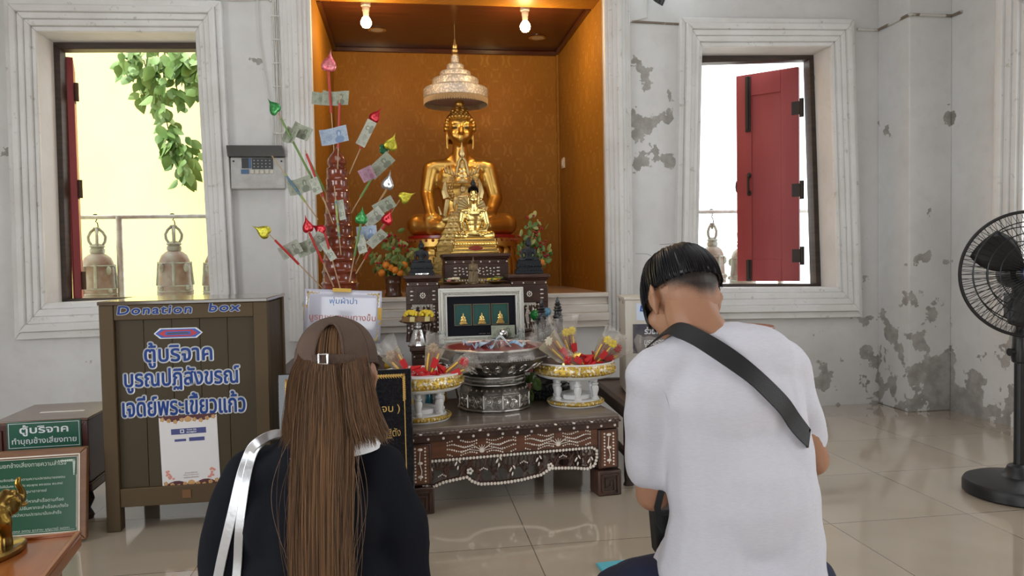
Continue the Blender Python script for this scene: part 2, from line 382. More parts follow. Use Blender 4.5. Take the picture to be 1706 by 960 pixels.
win_frame('window_3', [(-RW1-.02,RZ0),(-RW0,RZ0),(-RW0,RZ1),(-RW1,RZ1)], XR+.20, XR+.28, .06, lambda x,y,z:(y,-x,z), 'dark timber window frame in the side wall behind the fan')

# the niche lined with gold wallpaper
nb = MB().lo(NX0-.2, NX1+.2, NYB, NYB+.15, NZ0-.2, NZ1+.3); struct('wall_niche_back', nb, M['damask'], 'gold damask wallpaper at the back of the altar niche', smooth=0)
struct('wall_niche_left', MB().lo(NX0-.2, NX0, YB, NYB, NZ0-.2, NZ1+.3).lo(NX0-.025, NX0+.001, YW+.02, YB, NZ0, NZ1), M['damask'], 'gold wallpapered side of the niche behind the money tree', smooth=0)
struct('wall_niche_right', MB().lo(NX1, NX1+.2, YB, NYB, NZ0-.2, NZ1+.3).lo(NX1-.001, NX1+.025, YW+.02, YB, NZ0, NZ1), M['damask'], 'gold wallpapered side of the niche nearest the right window', smooth=0)
NCZ = 2.94
def plank_mat():
    m = mat('red_brown_ceiling_planks', (.10,.03,.012), .3, coat=.2); g = NG(m); P, x = g.pos()
    f = g.math('FRACT', g.math('DIVIDE', x[1], .095)); groove = g.rng(f, .93, .95)
    mp = g.node('ShaderNodeMapping'); g.put(mp.inputs['Vector'], P); mp.inputs['Scale'].default_value = (.7, 12, 1)
    n = g.noise(mp.outputs[0], 5, 5); c = g.mix(g.rng(n, .35, .7), (.085,.022,.008), (.045,.011,.005))
    m.node_tree.links.new(g.mix(groove, c, (.012,.005,.003)), g.b.inputs['Base Color']); g.bump(g.math('SUBTRACT', 1., groove), .4, .004); return m
M['planks'] = plank_mat()
struct('ceiling_niche', MB().lo(NX0-.02, NX1+.02, YW+.25, NYB+.02, NCZ, NCZ+.08), M['planks'], 'dark red-brown planked ceiling of the altar niche', smooth=0)
struct('trim_4', MB().lo(NX0+.001, NX1-.001, NYB-.03, NYB, NCZ-.035, NCZ).lo(NX0, NX0+.03, YW+.3, NYB-.03, NCZ-.03, NCZ).lo(NX1-.03, NX1, YW+.3, NYB-.03, NCZ-.03, NCZ), M['planks'], 'dark timber batten around the niche ceiling', bevel=.003)
struct('trim_5', MB().lo(NX0, NX1, YW+.03, YW+.25, NCZ-.04, NZ1+.1), M['damask'], 'gold wallpapered lintel at the front of the niche ceiling', smooth=0)
struct('trim_6', MB().lo(NX1-.022, NX1-.002, NYB-.03, NYB-.001, NZ0, NCZ-.03), M['damask'], 'thin gold corner bead in the niche', smooth=0)
fl = MB().lo(NX0-.02, NX1+.02, YW-.0, NYB, NZ0-.06, NZ0)
struct('floor_niche', fl, mat('niche_floor', (.42,.30,.20), .35, vary=(5,(.36,.24,.15),(1,6,1))), 'brownish floor of the raised altar niche', smooth=0)
# fluted white pilasters on both sides of the niche, and the stepped ledge under it
def pilaster(name, x0, x1, label):
    mb = MB(); w_ = x1-x0
    for a, b, d in ((0,1,.05),(.12,.88,.068),(.26,.74,.086),(.40,.60,.10)): mb.lo(x0+w_*a, x0+w_*b, YW-d, YW+.02, .60, 4.1)
    struct(name, mb, M['trim'], label, bevel=.008)
pilaster('trim_7', -.765, NX0, 'fluted white pilaster beside the niche behind the money tree')
pilaster('trim_8', NX1, 1.555, 'fluted white pilaster between the niche and the right window')
lg = MB()
for z0, z1, d in ((.842,.872,.06),(.79,.842,.035),(.735,.79,.055),(.68,.735,.075),(.635,.68,.05)): lg.lo(NX0-.001, NX1+.001, YW-d, YW+.01, z0, z1)
struct('trim_9', lg, mat('niche_ledge', (.74,.70,.64), .6, vary=(4,(.66,.58,.49),(1,1,9)), bump=(30,.2)), 'stepped pale ledge along the front of the niche', bevel=.006)

# outside: yellow building, paved ground
tag(MB().lo(-9, -.6, 9.0, 9.4, -.2, 7).lo(-1.02,-.9,8.9,9.0,-.2,7).build('wall_exterior_yellow', mat('yellow_render', (.84,.72,.21), .8, vary=(.6,(.86,.76,.28)))), 'pale yellow sunlit building wall outside the left window', None, None, 'structure')
tag(MB().lo(-14, 14, -20, -3.3, -.3, -.2).build('ground_exterior', mat('pale_paving', (.62,.60,.55), .8)), 'pale paving outside the entrance', None, None, 'structure')
tag(MB().lo(-12, 12, 5.3, 30, -.3, -.2).build('ground_exterior', mat('pale_paving', (.62,.60,.55), .8)), 'pale paving outside the windows', None, None, 'structure')
tag(MB().lo(-2.4, -1.1, 5.30, 5.45, .80, .862).build('trim_10', M['trim']), 'outer sill of the left window', None, None, 'structure')
tag(MB().lo(1.95, 3.2, 5.30, 5.45, .80, .858).build('trim_11', M['trim']), 'outer sill of the right window', None, None, 'structure')
# ---------------------------------------------------------------- shutters, bells, vine, wall fittings
red_wood = mat('faded_red_paint', (.27,.028,.030), .5, vary=(5,(.33,.05,.05),(1,1,.25)), bump=(20,.15,(1,1,.1)))
iron = mat('dark_iron', (.035,.028,.024), .5, .6)
rust = mat('rusty_hinge', (.09,.045,.025), .7, .3)
# right shutter swung outward; hinged at the right jamb
pr = at(1329, 110, 5.30); pl = at(1229, 119, 5.62)
sh = thing('window_shutter', 'tall faded red wooden shutter open in the right window', 'window shutter', (2.985, 5.30, 0))
ang = atan2(5.62-5.30, at(1229,300,5.62).x-2.985)
sh.rotation_euler = (0, 0, ang)
Ls = hypot(5.62-5.30, at(1229,300,5.62).x-2.985); zb, zt = .905, 2.53
# local x runs from the hinge to the free edge; the room side is +y after the turn
mbp = MB(); mbp.lo(0, Ls, -.018, .018, zb, zt); mbp.build('panel', red_wood, sh, bevel=.003)
mbs = MB(); mbs.lo(0,.13,.018,.026,zb,zt).lo(Ls-.12,Ls,.018,.026,zb,zt).lo(.13,Ls-.12,.018,.026,zt-.17,zt).lo(.13,Ls-.12,.018,.026,zb,zb+.17); mbs.build('stile_frame', red_wood, sh, bevel=.003)
for z0, z1 in ((zt-.45,zt-.02),(zb+.0,zb+.17)):
    bo = MB(); bo.lo(Ls-.115,Ls-.075,.026,.04,z0,z1).cyl((Ls-.095,.045,z0+.02),(Ls-.095,.045,z1),.008); bo.build('bolt', iron, sh, bevel=.002)
hd = MB(); hd.tube([(Ls-.10,.03,1.60),(Ls-.10,.055,1.615),(Ls-.10,.06,1.67),(Ls-.10,.055,1.725),(Ls-.10,.03,1.74)], .010, 8); hd.ell((Ls-.10,.03,1.60),(.018,.008,.022)).ell((Ls-.10,.03,1.74),(.018,.008,.022)); hd.build('handle', iron, sh)
lt = MB(); lt.ell((Ls+.005,0,1.66),(.014,.02,.05)); lt.build('latch', iron, sh)
for z in (2.22, 1.60, 1.10):
    hg = MB(); hg.cyl((-.022,.02,z-.07),(-.022,.02,z+.07),.016).lo(-.03,.05,.018,.028,z-.05,z+.05); hg.build('hinge', iron, sh)
# left window's shutter, folded right back against the outer wall so only its edge shows
sl = thing('window_shutter', 'red shutter seen edge on at the left window', 'window shutter', (-2.175, 5.30, 0), radians(110.5))
MB().lo(0,.42,-.022,.022,.90,2.50).build('panel', red_wood, sl, bevel=.003)
MB().lo(.0,.42,.0225,.030,.90,1.02).lo(0,.42,.0225,.030,2.36,2.50).lo(0,.09,.0225,.030,1.02,2.36).lo(.33,.42,.0225,.030,1.02,2.36).build('stile_frame', red_wood, sl, bevel=.002)
for z in (2.27, 1.63, 1.02):
    MB().cyl((-.01,-.036,z-.06),(-.01,-.036,z+.06),.014).lo(-.01,.09,-.030,-.0225,z-.06,z+.06).build('hinge', rust, sl)

# temple bells hung from a pipe rail outside
bell_m = mat('weathered_bronze', (.25,.165,.13), .6, .2, vary=(9,(.36,.38,.33)), bump=(30,.3))
verd = mat('verdigris_bronze', (.40,.46,.40), .65, .15, vary=(16,(.28,.25,.21)))
galv = mat('galvanised_pipe', (.50,.52,.52), .45, .6, vary=(20,(.36,.34,.31)))
YR = 6.0
for lab, xa, xb, posts in (('grey pipe rail outside the left window that three bells hang from',-3.2,-.95,(at(197,400,YR).x+.01,)),('grey pipe rail outside the right window that two bells hang from',1.75,3.6,(3.2,))):
    rail = thing('bell_rail', lab, 'rail', (0, YR, 0)); MB().cyl((xa,0,1.487),(xb,0,1.487),.017).build('rail_pipe', galv, rail)
    for x in posts + (xa+.03, xb-.03): MB().cyl((x,0,-.2),(x,0,1.49),.024).build('post', galv, rail)
def bell(px, r, h, zb_, label, first=None):
    x = at(px, 440, YR).x; t = thing('temple_bell', label, 'bell', (x, YR, 0), 0, 'bronze temple bells outside the windows')
    z0 = zb_; prof = [(r*.98,z0),(r*1.04,z0+.012),(r*1.0,z0+.03),(r*1.0,z0+.07),(r*.955,z0+.08),(r*.92,z0+.12),(r*.90,z0+h*.6),(r*.85,z0+h*.78),(r*.72,z0+h*.9),(r*.5,z0+h*.97),(.34*r,z0+h)]
    MB().lathe(prof, 32).build('bell_body', bell_m, t)
    bd = MB()
    for z, rr in ((z0+.035,r*1.0),(z0+.075,r*.97),(z0+h*.72,r*.885)): bd.tube([(rr*cos(a*pi/16),rr*sin(a*pi/16),z) for a in range(32)], .006, 6, True)
    for k in range(4):
        a = k*pi/2 - pi/2 + .2
        bd.tube([(r*.985*cos(a),r*.985*sin(a),z0+.08),(r*.92*cos(a),r*.92*sin(a),z0+h*.5),(r*.87*cos(a),r*.87*sin(a),z0+h*.75)], .012, 6)
        b2 = a+pi/4; bd.ell((r*.93*cos(b2),r*.93*sin(b2),z0+h*.62),(.02,.02,.034),10); bd.ell((r*1.0*cos(b2),r*1.0*sin(b2),z0+.06),(.018,.018,.018),10)
    bd.build('relief_band', verd, t)
    cz = z0+h; cr = MB(); cr.lathe([(r*.36,cz-.004),(r*.42,cz+.008),(r*.42,cz+.03),(r*.34,cz+.04),(r*.46,cz+.052),(r*.3,cz+.064),(r*.16,cz+.075)], 20)
    for k in range(4):
        a = k*pi/2+.35; cr.tube([(rr*cos(a),rr*sin(a),cz+.06+zz) for rr, zz in ((r*.28,0),(r*.42,.03),(r*.45,.065),(r*.32,.10),(r*.12,.125),(0.012,.135))], .011, 6)
    top = cz+.19; cr.ell((0,0,top-.02),(.016,.016,.03),8); cr.build('crown', verd, t)
    hk = MB(); pts = [(.012*cos(a)+.0,0,top+.012+.014*sin(a)) for a in [(-.5+1.5*i/6)*pi for i in range(7)]]
    zr = 1.487+.017; pts = [(0,0,top-.004),(.012,0,top+.012),(.008,0,top+.04),(-.004,0,(top+zr)/2)] + [(.006,0,zr-.03),(.014,0,zr-.012)] + [(.022*cos(b)-.006,0,1.487+.022*sin(b)) for b in [i*pi/6 for i in range(0,6)]]
    hk.tube(pts, .0045, 6); hk.build('hook', iron, t); return t
bell(163, .128, .345, .868, 'weathered bronze temple bell nearest the edge of the left window')
bell(291, .128, .345, .880, 'weathered bronze temple bell in the middle of the left window opening')
bell(367, .128, .345, .872, 'bronze temple bell half hidden by the right jamb of the left window')
bell(1187, .108, .315, .88, 'pale bronze temple bell beside the red shutter above the man')
bell(1237, .108, .315, .86, 'bronze temple bell mostly hidden behind the red shutter')

# leafy branch hanging down outside the left window
lv = mat('green_leaf', (.10,.22,.05), .5, vary=(3,(.24,.36,.13)), spec=.4)
vine = thing('hanging_vine', 'leafy green branch hanging outside the left window', 'plant', at(275, 60, 6.35))
vb = MB(); vs_ = MB(); rnd = random.Random(3); v0 = at(275, 60, 6.35); k = 6.45/1232
stems = []
for px, py, ex, ey in ((230,85,215,118),(250,80,240,160),(270,80,262,150),(290,80,285,160),(305,85,318,150),(322,85,330,160),(262,150,275,215),(275,205,300,245),(290,235,305,280),(285,80,300,120),(240,95,250,140),(275,215,285,245)):
    a = Vector(((px-275)*k, rnd.uniform(-.1,.1), -(py-60)*k)); b = Vector(((ex-275)*k, rnd.uniform(-.1,.1), -(ey-60)*k)); stems.append((a, b)); vs_.tube([a, (a+b)/2+Vector((rnd.uniform(-.02,.02),0,.01)), b], .005, 5)
stems2 = stems
vs_.tube([(0,0,.5),(.02,0,.2),(0,0,0),(-.02,0,-.35)], .008, 6); vs_.build('stem', mat('green_stem', (.12,.14,.05), .7), vine)
for a, b in stems:
    for i in range(30):
        p = a.lerp(b, rnd.random()) + Vector((rnd.gauss(0,.035), rnd.gauss(0,.08), rnd.gauss(0,.03)))
        L = rnd.uniform(.08,.14); R = rot(rnd.uniform(-.6,.6), pi+rnd.uniform(-.9,.9), rnd.uniform(-1.1,1.1)); pts = []
        for u in range(6):
            t = u/5; wd = L*.34*sin(pi*min(1,t**.75*.98+.02)); dz = t*L; cv = -.25*L*t*t
            pts += [p + R @ Vector((-wd, cv+.1*wd, dz)), p + R @ Vector((0, cv-.12*wd, dz)), p + R @ Vector((wd, cv+.1*wd, dz))]
        fs = []
        for u in range(5): fs += [(u*3,u*3+1,u*3+4,u*3+3),(u*3+1,u*3+2,u*3+5,u*3+4)]
        vb.add(pts, fs)
vb.build('foliage', lv, vine)

# cables and fittings on the wall
cable_w = mat('white_cable', (.62,.60,.56), .5)
cb = MB(); rnd = random.Random(1)
for i in range(7):
    x = -.815+.0105*i; cb.tube([(x+rnd.uniform(-.002,.002), YW-.008, z) for z in [1.87+.14*j for j in range(14)]], .005, 5)
cb.tube([(-.82,YW-.008,2.80),(-.84,YW-.008,2.815),(-1.05,YW-.008,2.80),(-1.6,YW-.008,2.815)], .010, 6)
for j in range(11): cb.lo(-.825,-.745,YW-.016,YW-.001,1.95+.15*j,1.958+.15*j)
for i in range(7): cb.tube([(-.815+.0105*i,YW-.008,1.88),(-.80+.008*i,YW-.01,1.85),(-.80+.007*i,YW-.02,1.81)], .0045, 5)
tag(cb.build('cable_bundle', cable_w), 'flat bundle of white cables clipped up the wall above the control panel', 'cable')
lc = MB(); lc.tube([at(428,-8,4.985), at(432,60,4.985), at(441,120,4.985), at(450,170,4.985), at(455,215,4.985), at(452,250,4.985)], .0035, 6)
tag(lc.build('loose_cable', cable_w), 'single loose white cable dangling beside the cable bundle', 'cable')
dc = MB(); dash = mat('weathered_conduit', (.20,.16,.12), .7, vary=(9,(.62,.60,.56),(1,1,1),(.48,.54)))
dc.tube([(1.56,YW-.012,2.735),(1.95,YW-.012,2.725)], .009, 6)
tag(dc.build('wall_conduit', dash), 'short conduit between the pilaster and the right window moulding', 'conduit'); dc = MB()
dc.tube([(3.26,YW-.012,2.725),(3.42,YW-.012,2.725),(3.42,4.65,2.725),(XR-.01,4.65,2.725),(XR-.01,4.56,2.725)], .010, 6)
tag(dc.build('wall_conduit', dash), 'thin brown spotted conduit running along the wall above the right window', 'conduit')
# control panel
cp = thing('control_panel', 'grey alarm control panel with raised smoked cover on the left wall', 'control panel', at(433, 279, 5.0))
grey = mat('panel_grey', (.52,.52,.50), .45, vary=(14,(.38,.37,.35))); dk = mat('panel_black', (.01,.01,.012), .3); blu = mat('panel_blue', (.05,.12,.24), .4)
W_, H_ = .335, .20
MB().lo(-W_/2,W_/2,-.07,0,-.145,H_-.145).build('case', grey, cp, bevel=.006)
MB().lo(-W_/2+.07,-W_/2+.115,-.074,-.069,-.015,.05).lo(-.035,.095,-.074,-.069,-.02,.05).build('indicator_window', dk, cp)
MB().lo(-W_/2+.065,-.055,-.075,-.0695,-.05,-.022).lo(-.055,-.04,-.075,-.0695,-.015,.05).build('blue_strip', blu, cp)
kb = MB()
for i in range(5): kb.lo(-.045+.03*i,-.022+.03*i,-.077,-.0695,-.05,-.025)
kb.build('button', mat('cream_key', (.6,.57,.48), .5), cp, bevel=.002)
dt = MB()
for r in range(3):
    for c in range(5): dt.lo(-.025+.024*c,-.017+.024*c,-.0752,-.0738,-.008+.02*r,-.003+.02*r)
dt.build('lamp', grey, cp)
MB().lo(-W_/2-.012,W_/2+.005,-.085,-.005,.058,.064).prism([(-W_/2-.012,.06),(W_/2+.004,.06),(W_/2-.012,.128),(-W_/2-.018,.128)],-.09,-.082).build('cover', mat('smoked_cover', (.06,.055,.045), .25, trans=.25), cp)
for x in (-W_/2+.02, W_/2-.02): MB().cyl((x,-.074,.03),(x,-.069,.03),.006).build('screw', dk, cp)
# socket in the niche, spotlight, niche bulbs and cable
so = thing('wall_socket', 'small white socket on the right wall of the niche', 'socket', (NX1, at(932,272,6.3).y, at(932,272,6.3).z))
MB().lo(-.018,0,-.04,.04,-.045,.045).build('box', mat('socket_ivory', (.66,.50,.30), .5), so, bevel=.004); MB().lo(-.022,-.017,-.025,.025,-.03,.03).build('plate', M['white'], so, bevel=.002)
sp = thing('spotlight', 'small black spotlight at the top above the right window', 'lamp', at(1100, -2, 4.9))
MB().lathe([(.012,.05),(.028,.035),(.036,-.005),(.040,-.03),(.034,-.032)], 16, R=rot(.5,.5,0)).build('head', M['black'], sp); MB().tube([(0,0,.03),(-.04,.03,.05),(-.06,.10,.06)], .008, 6).build('bracket', M['black'], sp)
MB().tube([(-.06,.088,.06),(-.065,.088,-.03),(-.065,.088,-.10),(-.20,.088,-.13)], .006, 6).build('cord', cable_w, sp)
bulb_m = mat('lit_bulb', (1,.9,.75), .3, emit=((1.0,.72,.38), 60.))
for (px, py), lab in (((610,38),'lit round bulb on the left of the niche ceiling'),((875,45),'lit round bulb on the right of the niche ceiling')):
    yb = YW+.32; p = at(px, py, yb)
    t = thing('light_bulb', lab, 'light bulb', (p.x, yb, 0), 0, 'bulbs under the niche ceiling')
    t.location.z = p.z
    MB().lathe([(.010,-.036),(.024,-.03),(.036,-.012),(.038,.004),(.030,.026),(.018,.042)], 20).build('globe', bulb_m, t)
    MB().lathe([(.019,.040),(.021,.075),(.024,.08),(.026,.11),(.034,.115),(.034,NCZ-p.z)], 16).build('socket', mat('brass_socket', (.62,.52,.40), .4), t)
    for dy in (0,):
        pl_ = bpy.data.lights.new('bulb_light', 'POINT'); pl_.energy = 9; pl_.color = (1.0,.66,.30); pl_.shadow_soft_size = .04
        po = bpy.data.objects.new('bulb_light', pl_); COL.objects.link(po); po.location = (p.x, yb, p.z-.085)
nc = MB(); nc.tube([(NX0+.01,YW+.29,NCZ-.01)]+[(NX0+.01+(NX1-NX0-.02)*i/12,YW+.29,NCZ-.012-.006*sin(i*1.9)) for i in range(1,13)], .006, 6)
nc.tube([(NX0+.012,YW+.29,NCZ-.01),(NX0+.012,YW+.27,NCZ-.0)], .006, 6)
tag(nc.build('bulb_cable', cable_w), 'white cable along the niche ceiling joining the two bulbs', 'cable')
for px, py, lab in ((628,49,'round recessed downlight behind the left bulb'),(895,62,'round recessed downlight behind the right bulb')):
    p = atz(px, py, NCZ); t = thing('downlight', lab, 'downlight', (p.x, p.y, NCZ), 0, 'recessed downlights in the niche ceiling')
    MB().lathe([(.070,-.001),(.072,-.006),(.060,-.010),(.052,-.004)], 24).build('trim_ring', M['silver'], t); MB().lathe([(.05,-.006),(.05,-.002)], 24).build('lens', mat('dim_lens', (.5,.45,.38), .2), t)
# two fluorescent tubes high on the wall, just above the view
for x, lab in ((-.95,'fluorescent tube high on the wall over the left window'),(1.75,'fluorescent tube high on the wall over the right window')):
    t = thing('fluorescent_lamp', lab, 'lamp', (x, YW, 3.12), 0, 'fluorescent tubes high on the wall')
    MB().lo(-.32,.32,-.05,0,-.02,.04).build('batten', M['white'], t, bevel=.004); MB().cyl((-.30,-.07,-.02),(.30,-.07,-.02),.014).build('tube', mat('lit_tube', (1,1,1), .3, emit=((.80,.93,1.0), 14.)), t)
    MB().lo(-.315,-.295,-.085,-.03,-.04,.02).lo(.295,.315,-.085,-.03,-.04,.02).build('end_cap', M['white'], t)
# ---------------------------------------------------------------- seated images
def seated_body(mb, robe=False):                        # unit = 1/1.78 of the knee width; origin under the seat, front is -Y
    for s in (-1, 1):
        mb.chain([(s*.22,.16,.19),(s*.70,-.10,.19)], [.21,.185]); mb.chain([(s*.70,-.10,.18),(s*.36,-.42,.15),(-s*.15,-.46,.15)], [.175,.13,.09])
    mb.ell((0,.05,.14),(.62,.40,.13)); mb.chain([(.15,-.52,.24),(-.30,-.50,.26)], [.09,.075])     # upper shin
    mb.ell((0,.16,.26),(.36,.28,.24)); mb.ell((0,.13,.55),(.31,.20,.30)); mb.ell((0,.11,.74),(.355,.215,.27)); mb.ell((0,.10,.92),(.43,.24,.30))
    mb.cap((-.40,.10,1.13),(.38,.10,1.13),.14,.14); mb.chain([(-.2,.1,1.2),(0,.08,1.32),(.2,.1,1.2)], [.09,.13,.09])
    mb.ell((-.17,-.045,1.0),(.17,.075,.12)); mb.ell((.17,-.045,1.0),(.17,.075,.12))
    # his right arm (left in view) reaching down over the knee
    mb.chain([(-.47,.10,1.10),(-.55,.08,.70),(-.52,-.22,.40)], [.145,.115,.085]); mb.chain([(-.52,-.22,.40),(-.50,-.33,.30)], [.085,.085])
    for i, x in enumerate((-.575,-.525,-.475,-.425)): mb.chain([(x,-.33,.33),(x+.01,-.385,.20),(x+.012,-.375,(.05,.02,.03,.08)[i])], [.038,.034,.024], 8)
    mb.chain([(-.43,-.28,.34),(-.37,-.35,.24)], [.04,.028], 8)
    # his left arm folded, hand in the lap
    mb.chain([(.45,.10,1.10),(.56,.09,.62),(.44,-.16,.38),(.14,-.38,.36)], [.145,.125,.10,.07]); mb.ell((.04,-.43,.355),(.13,.10,.045))
    for i in range(4): mb.chain([(.0,-.40-.04*i,.36),(-.14,-.40-.035*i,.37)], [.03,.022], 8)
def seated_head(mb):
    mb.chain([(0,.06,1.22),(0,.03,1.48)], [.145,.125]); mb.ell((0,.02,1.74),(.205,.215,.27)); mb.ell((0,-.05,1.60),(.155,.16,.15)); mb.ell((0,-.14,1.50),(.06,.06,.05))
    mb.chain([(0,-.185,1.79),(0,-.245,1.645)], [.018,.032], 8); mb.ell((0,-.212,1.637),(.052,.038,.026),10)
    for s in (-1, 1):
        mb.chain([(s*.026,-.196,1.800),(s*.065,-.202,1.833),(s*.115,-.185,1.836),(s*.168,-.140,1.795)], [.009,.011,.011,.008], 8); mb.ell((s*.092,-.165,1.748),(.066,.044,.040),12)
        mb.chain([(s*.205,.03,1.80),(s*.215,.03,1.62),(s*.205,.02,1.42)], [.038,.034,.030], 8); mb.ell((s*.085,-.125,1.62),(.08,.07,.09),10)
    mb.chain([(-.075,-.188,1.565),(0,-.212,1.572),(.075,-.188,1.565)], [.010,.024,.010], 8); mb.chain([(-.05,-.185,1.535),(0,-.205,1.53),(.05,-.185,1.535)], [.012,.022,.012], 8)
def curls(mb, r=.036):
    n = 0
    for i in range(9):
        ph = .05 + i*.205; rr = sin(ph); cnt = max(1, int(2*pi*rr*.25/(r*1.75)))
        for j in range(cnt):
            a = 2*pi*(j+.5*(i % 2))/cnt; p = (.232*rr*cos(a), .04+.232*rr*sin(a), 1.755+.245*cos(ph))
            if p[2] < 1.885 and p[1] < -.06: continue
            if p[2] < 1.50: continue
            mb.ell(p, (r, r, r*1.05), 10)
    for i in range(4):
        cnt = (9,8,6,4)[i]
        for j in range(cnt): a = 2*pi*(j+.5*(i%2))/cnt; rr = (.125,.115,.09,.055)[i]; mb.ell((rr*cos(a),.04+rr*sin(a),1.985+.036*i), r*.95, 10)
def flame(mb, z=2.16, h=.30, r=.095): mb.lathe([(r*.75,z),(r,z+h*.12),(r*.98,z+h*.25),(r*.78,z+h*.42),(r*.5,z+h*.6),(r*.24,z+h*.8),(.006,z+h)], 16, (0,.04,0))
def robe_edge(mb):                                       # the sash over the shoulder
    mb.tube([(.30,-.03,1.22),(.15,-.155,1.06),(.02,-.17,.90),(-.12,-.14,.72),(-.25,-.05,.55)], .014, 6)

b_scale = .485
bp0 = at(770, 395, 5.80)
big = thing('buddha_statue', 'large gold seated Buddha at the back of the niche under the white tiered umbrella', 'statue', (bp0.x, 5.80, NZ0), 0)
LZ = bp0.z - NZ0                                         # height of its lotus base
def in_big(o): o.location = (0, 0, LZ); o.scale = (b_scale,)*3; return o
mb = MB(); seated_body(mb); seated_head(mb); in_big(blob('figure', mb, .019, M['gold'], big, 8))
mb = MB(); curls(mb); mb.ell((0,.04,1.80),(.232,.232,.31)); mb.ell((0,.04,2.08),(.13,.13,.15))
# cut the scalp away from the face
def scalp(mb):
    out = MB()
    return out
hb = MB(); curls(hb)
hb.lathe([(.222*cos(t), 1.755+.235*sin(t)) for t in [0.50+i*(pi/2-.50)/8 for i in range(9)]], 24, (0,.04,0)); hb.ell((0,.04,1.99),(.115,.115,.13))
hb.grid(lambda u, v: (.215*cos(pi*.02+u*pi*.96)*1., .05+.215*sin(u*pi), 1.52+.36*v), 16, 6)
in_big(hb.build('hair_curls', M['gold'], big, smooth=75))
fb = MB(); flame(fb, 2.09, .24, .082); in_big(fb.build('crown_flame', M['gold'], big))
eb = MB()
for s in (-1, 1): eb.ell((s*.092,-.202,1.722),(.036,.010,.008),10)
in_big(eb.build('eye', M['black'], big))
# lotus base
lb = MB(); ys = .62
lb.lathe([(.86,.0),(.88,.04),(.88,.10),(.80,.13),(.80,.17),(.86,.2)], 48, (0,0,0), b_scale*.99, b_scale*ys)
def petal_row(mb, rad, z0, z1, n, out, sx, sy, up=True):
    for k in range(n):
        a = 2*pi*k/n; pts = []
        for i in range(5):
            t = i/4
            for j in (-1,-.5,0,.5,1):
                wd = (pi/n)*1.02*sqrt(max(0,1-t**2.6)); r_ = rad + out*sin(pi*(.15+.7*t))*(1-.35*j*j); zz = z0+(z1-z0)*t
                pts.append((r_*cos(a+wd*j)*sx, r_*sin(a+wd*j)*sy, zz))
        fs = [(i*5+j,i*5+j+1,i*5+j+6,i*5+j+5) for i in range(4) for j in range(4)]; mb.add(pts, fs)
lb.lathe([(.78,.08),(.80,.2),(.74,.28),(.74,.34),(.80,LZ-.08),(.84,LZ-.06)], 48, (0,0,0), b_scale, b_scale*ys)
petal_row(lb, .78, .30, .06, 22, .12, b_scale, b_scale*ys); petal_row(lb, .76, .25, LZ-.075, 22, .11, b_scale, b_scale*ys)
lb.lathe([(.86,LZ-.085),(.90,LZ-.075),(.90,LZ-.02),(.86,LZ-.012)], 48, (0,0,0), b_scale, b_scale*ys)
lo_ = lb.build('lotus_base', M['gold'], big)
db = MB()
for k in range(44): a = 2*pi*k/44; db.ell((.905*cos(a)*b_scale,.905*sin(a)*b_scale*ys,LZ-.03),(.012,.012,.012),8)
db.build('stud', mat('dull_red_stud', (.30,.06,.03), .4), lo_)
MB().lathe([(.80,LZ-.015),(.865,LZ-.012),(.865,LZ+.008),(.80,LZ+.015)], 48, (0,0,0), b_scale, b_scale*ys).build('cushion_rim', M['red_lacquer'], big)

# tiered umbrella hanging over it
ux = at(759.5, 170, 5.80)
umb = thing('tiered_umbrella', 'white five-tier ceremonial umbrella hanging over the large gold Buddha', 'umbrella', (ux.x, 5.80, 0))
zz = lambda py: at(759, py, 5.80).z
sil = mat('sequined_white', (.45,.455,.46), .3, .25, vary=(70,(.85,.80,.72),(1,1,1),(.5,.6)), bump=(110,.9,(1,1,1),.006), coat=.4, trans=.15)
kpx = 5.92/1232
tiers = [(52,166,148),(37.5,145,132),(25,131,120),(14,119,108),(6.5,107,93)]
for i, (rw, yb, yt) in enumerate(tiers):
    r = rw*kpx; z0 = zz(yb); z1 = zz(yt); mb = MB()
    rn = tiers[i+1][0]*kpx if i+1 < len(tiers) else r*.7
    mb.lathe(([(rn,z1-.004),(r*.955,z1-.008)] if i == 0 else [])+[(r*.97,z0+.0),(r,z0+.004),(r*1.0,z1-.012),(r*.97,z1-.004),(rn*1.04,z1+.016),(rn*.9,z1+.018)], 40); mb.build('tier', sil, umb)
mb = MB(); R0 = 52*kpx; z0 = zz(166); rn_ = 37*kpx
for k in range(160): a = 2*pi*k/160; mb.cyl((R0*.985*cos(a),R0*.985*sin(a),z0),(R0*.985*cos(a),R0*.985*sin(a),z0-.040-.005*(k%2)),.0052,.0035,5)
mb.build('fringe', mat('cream_fringe', (.40,.29,.16), .8), umb)
MB().lathe([(rn_,zz(148)-.006),(R0*.952,zz(148)-.010),(R0*.962,z0-.004)][::-1], 40).build('lining', mat('grey_lining', (.50,.44,.46), .8), umb)
mb = MB(); zt_ = zz(66); z9 = zz(92)
mb.lathe([(.020,z9-.02),(.034,z9),(.022,z9+.02),(.028,z9+.035),(.018,z9+.05),(.022,z9+.065),(.012,z9+.09),(.006,zt_)], 14); mb.cyl((0,0,zt_-.01),(0,0,NCZ),.003,.003,6)
mb.build('finial', M['pale_gold'], umb)

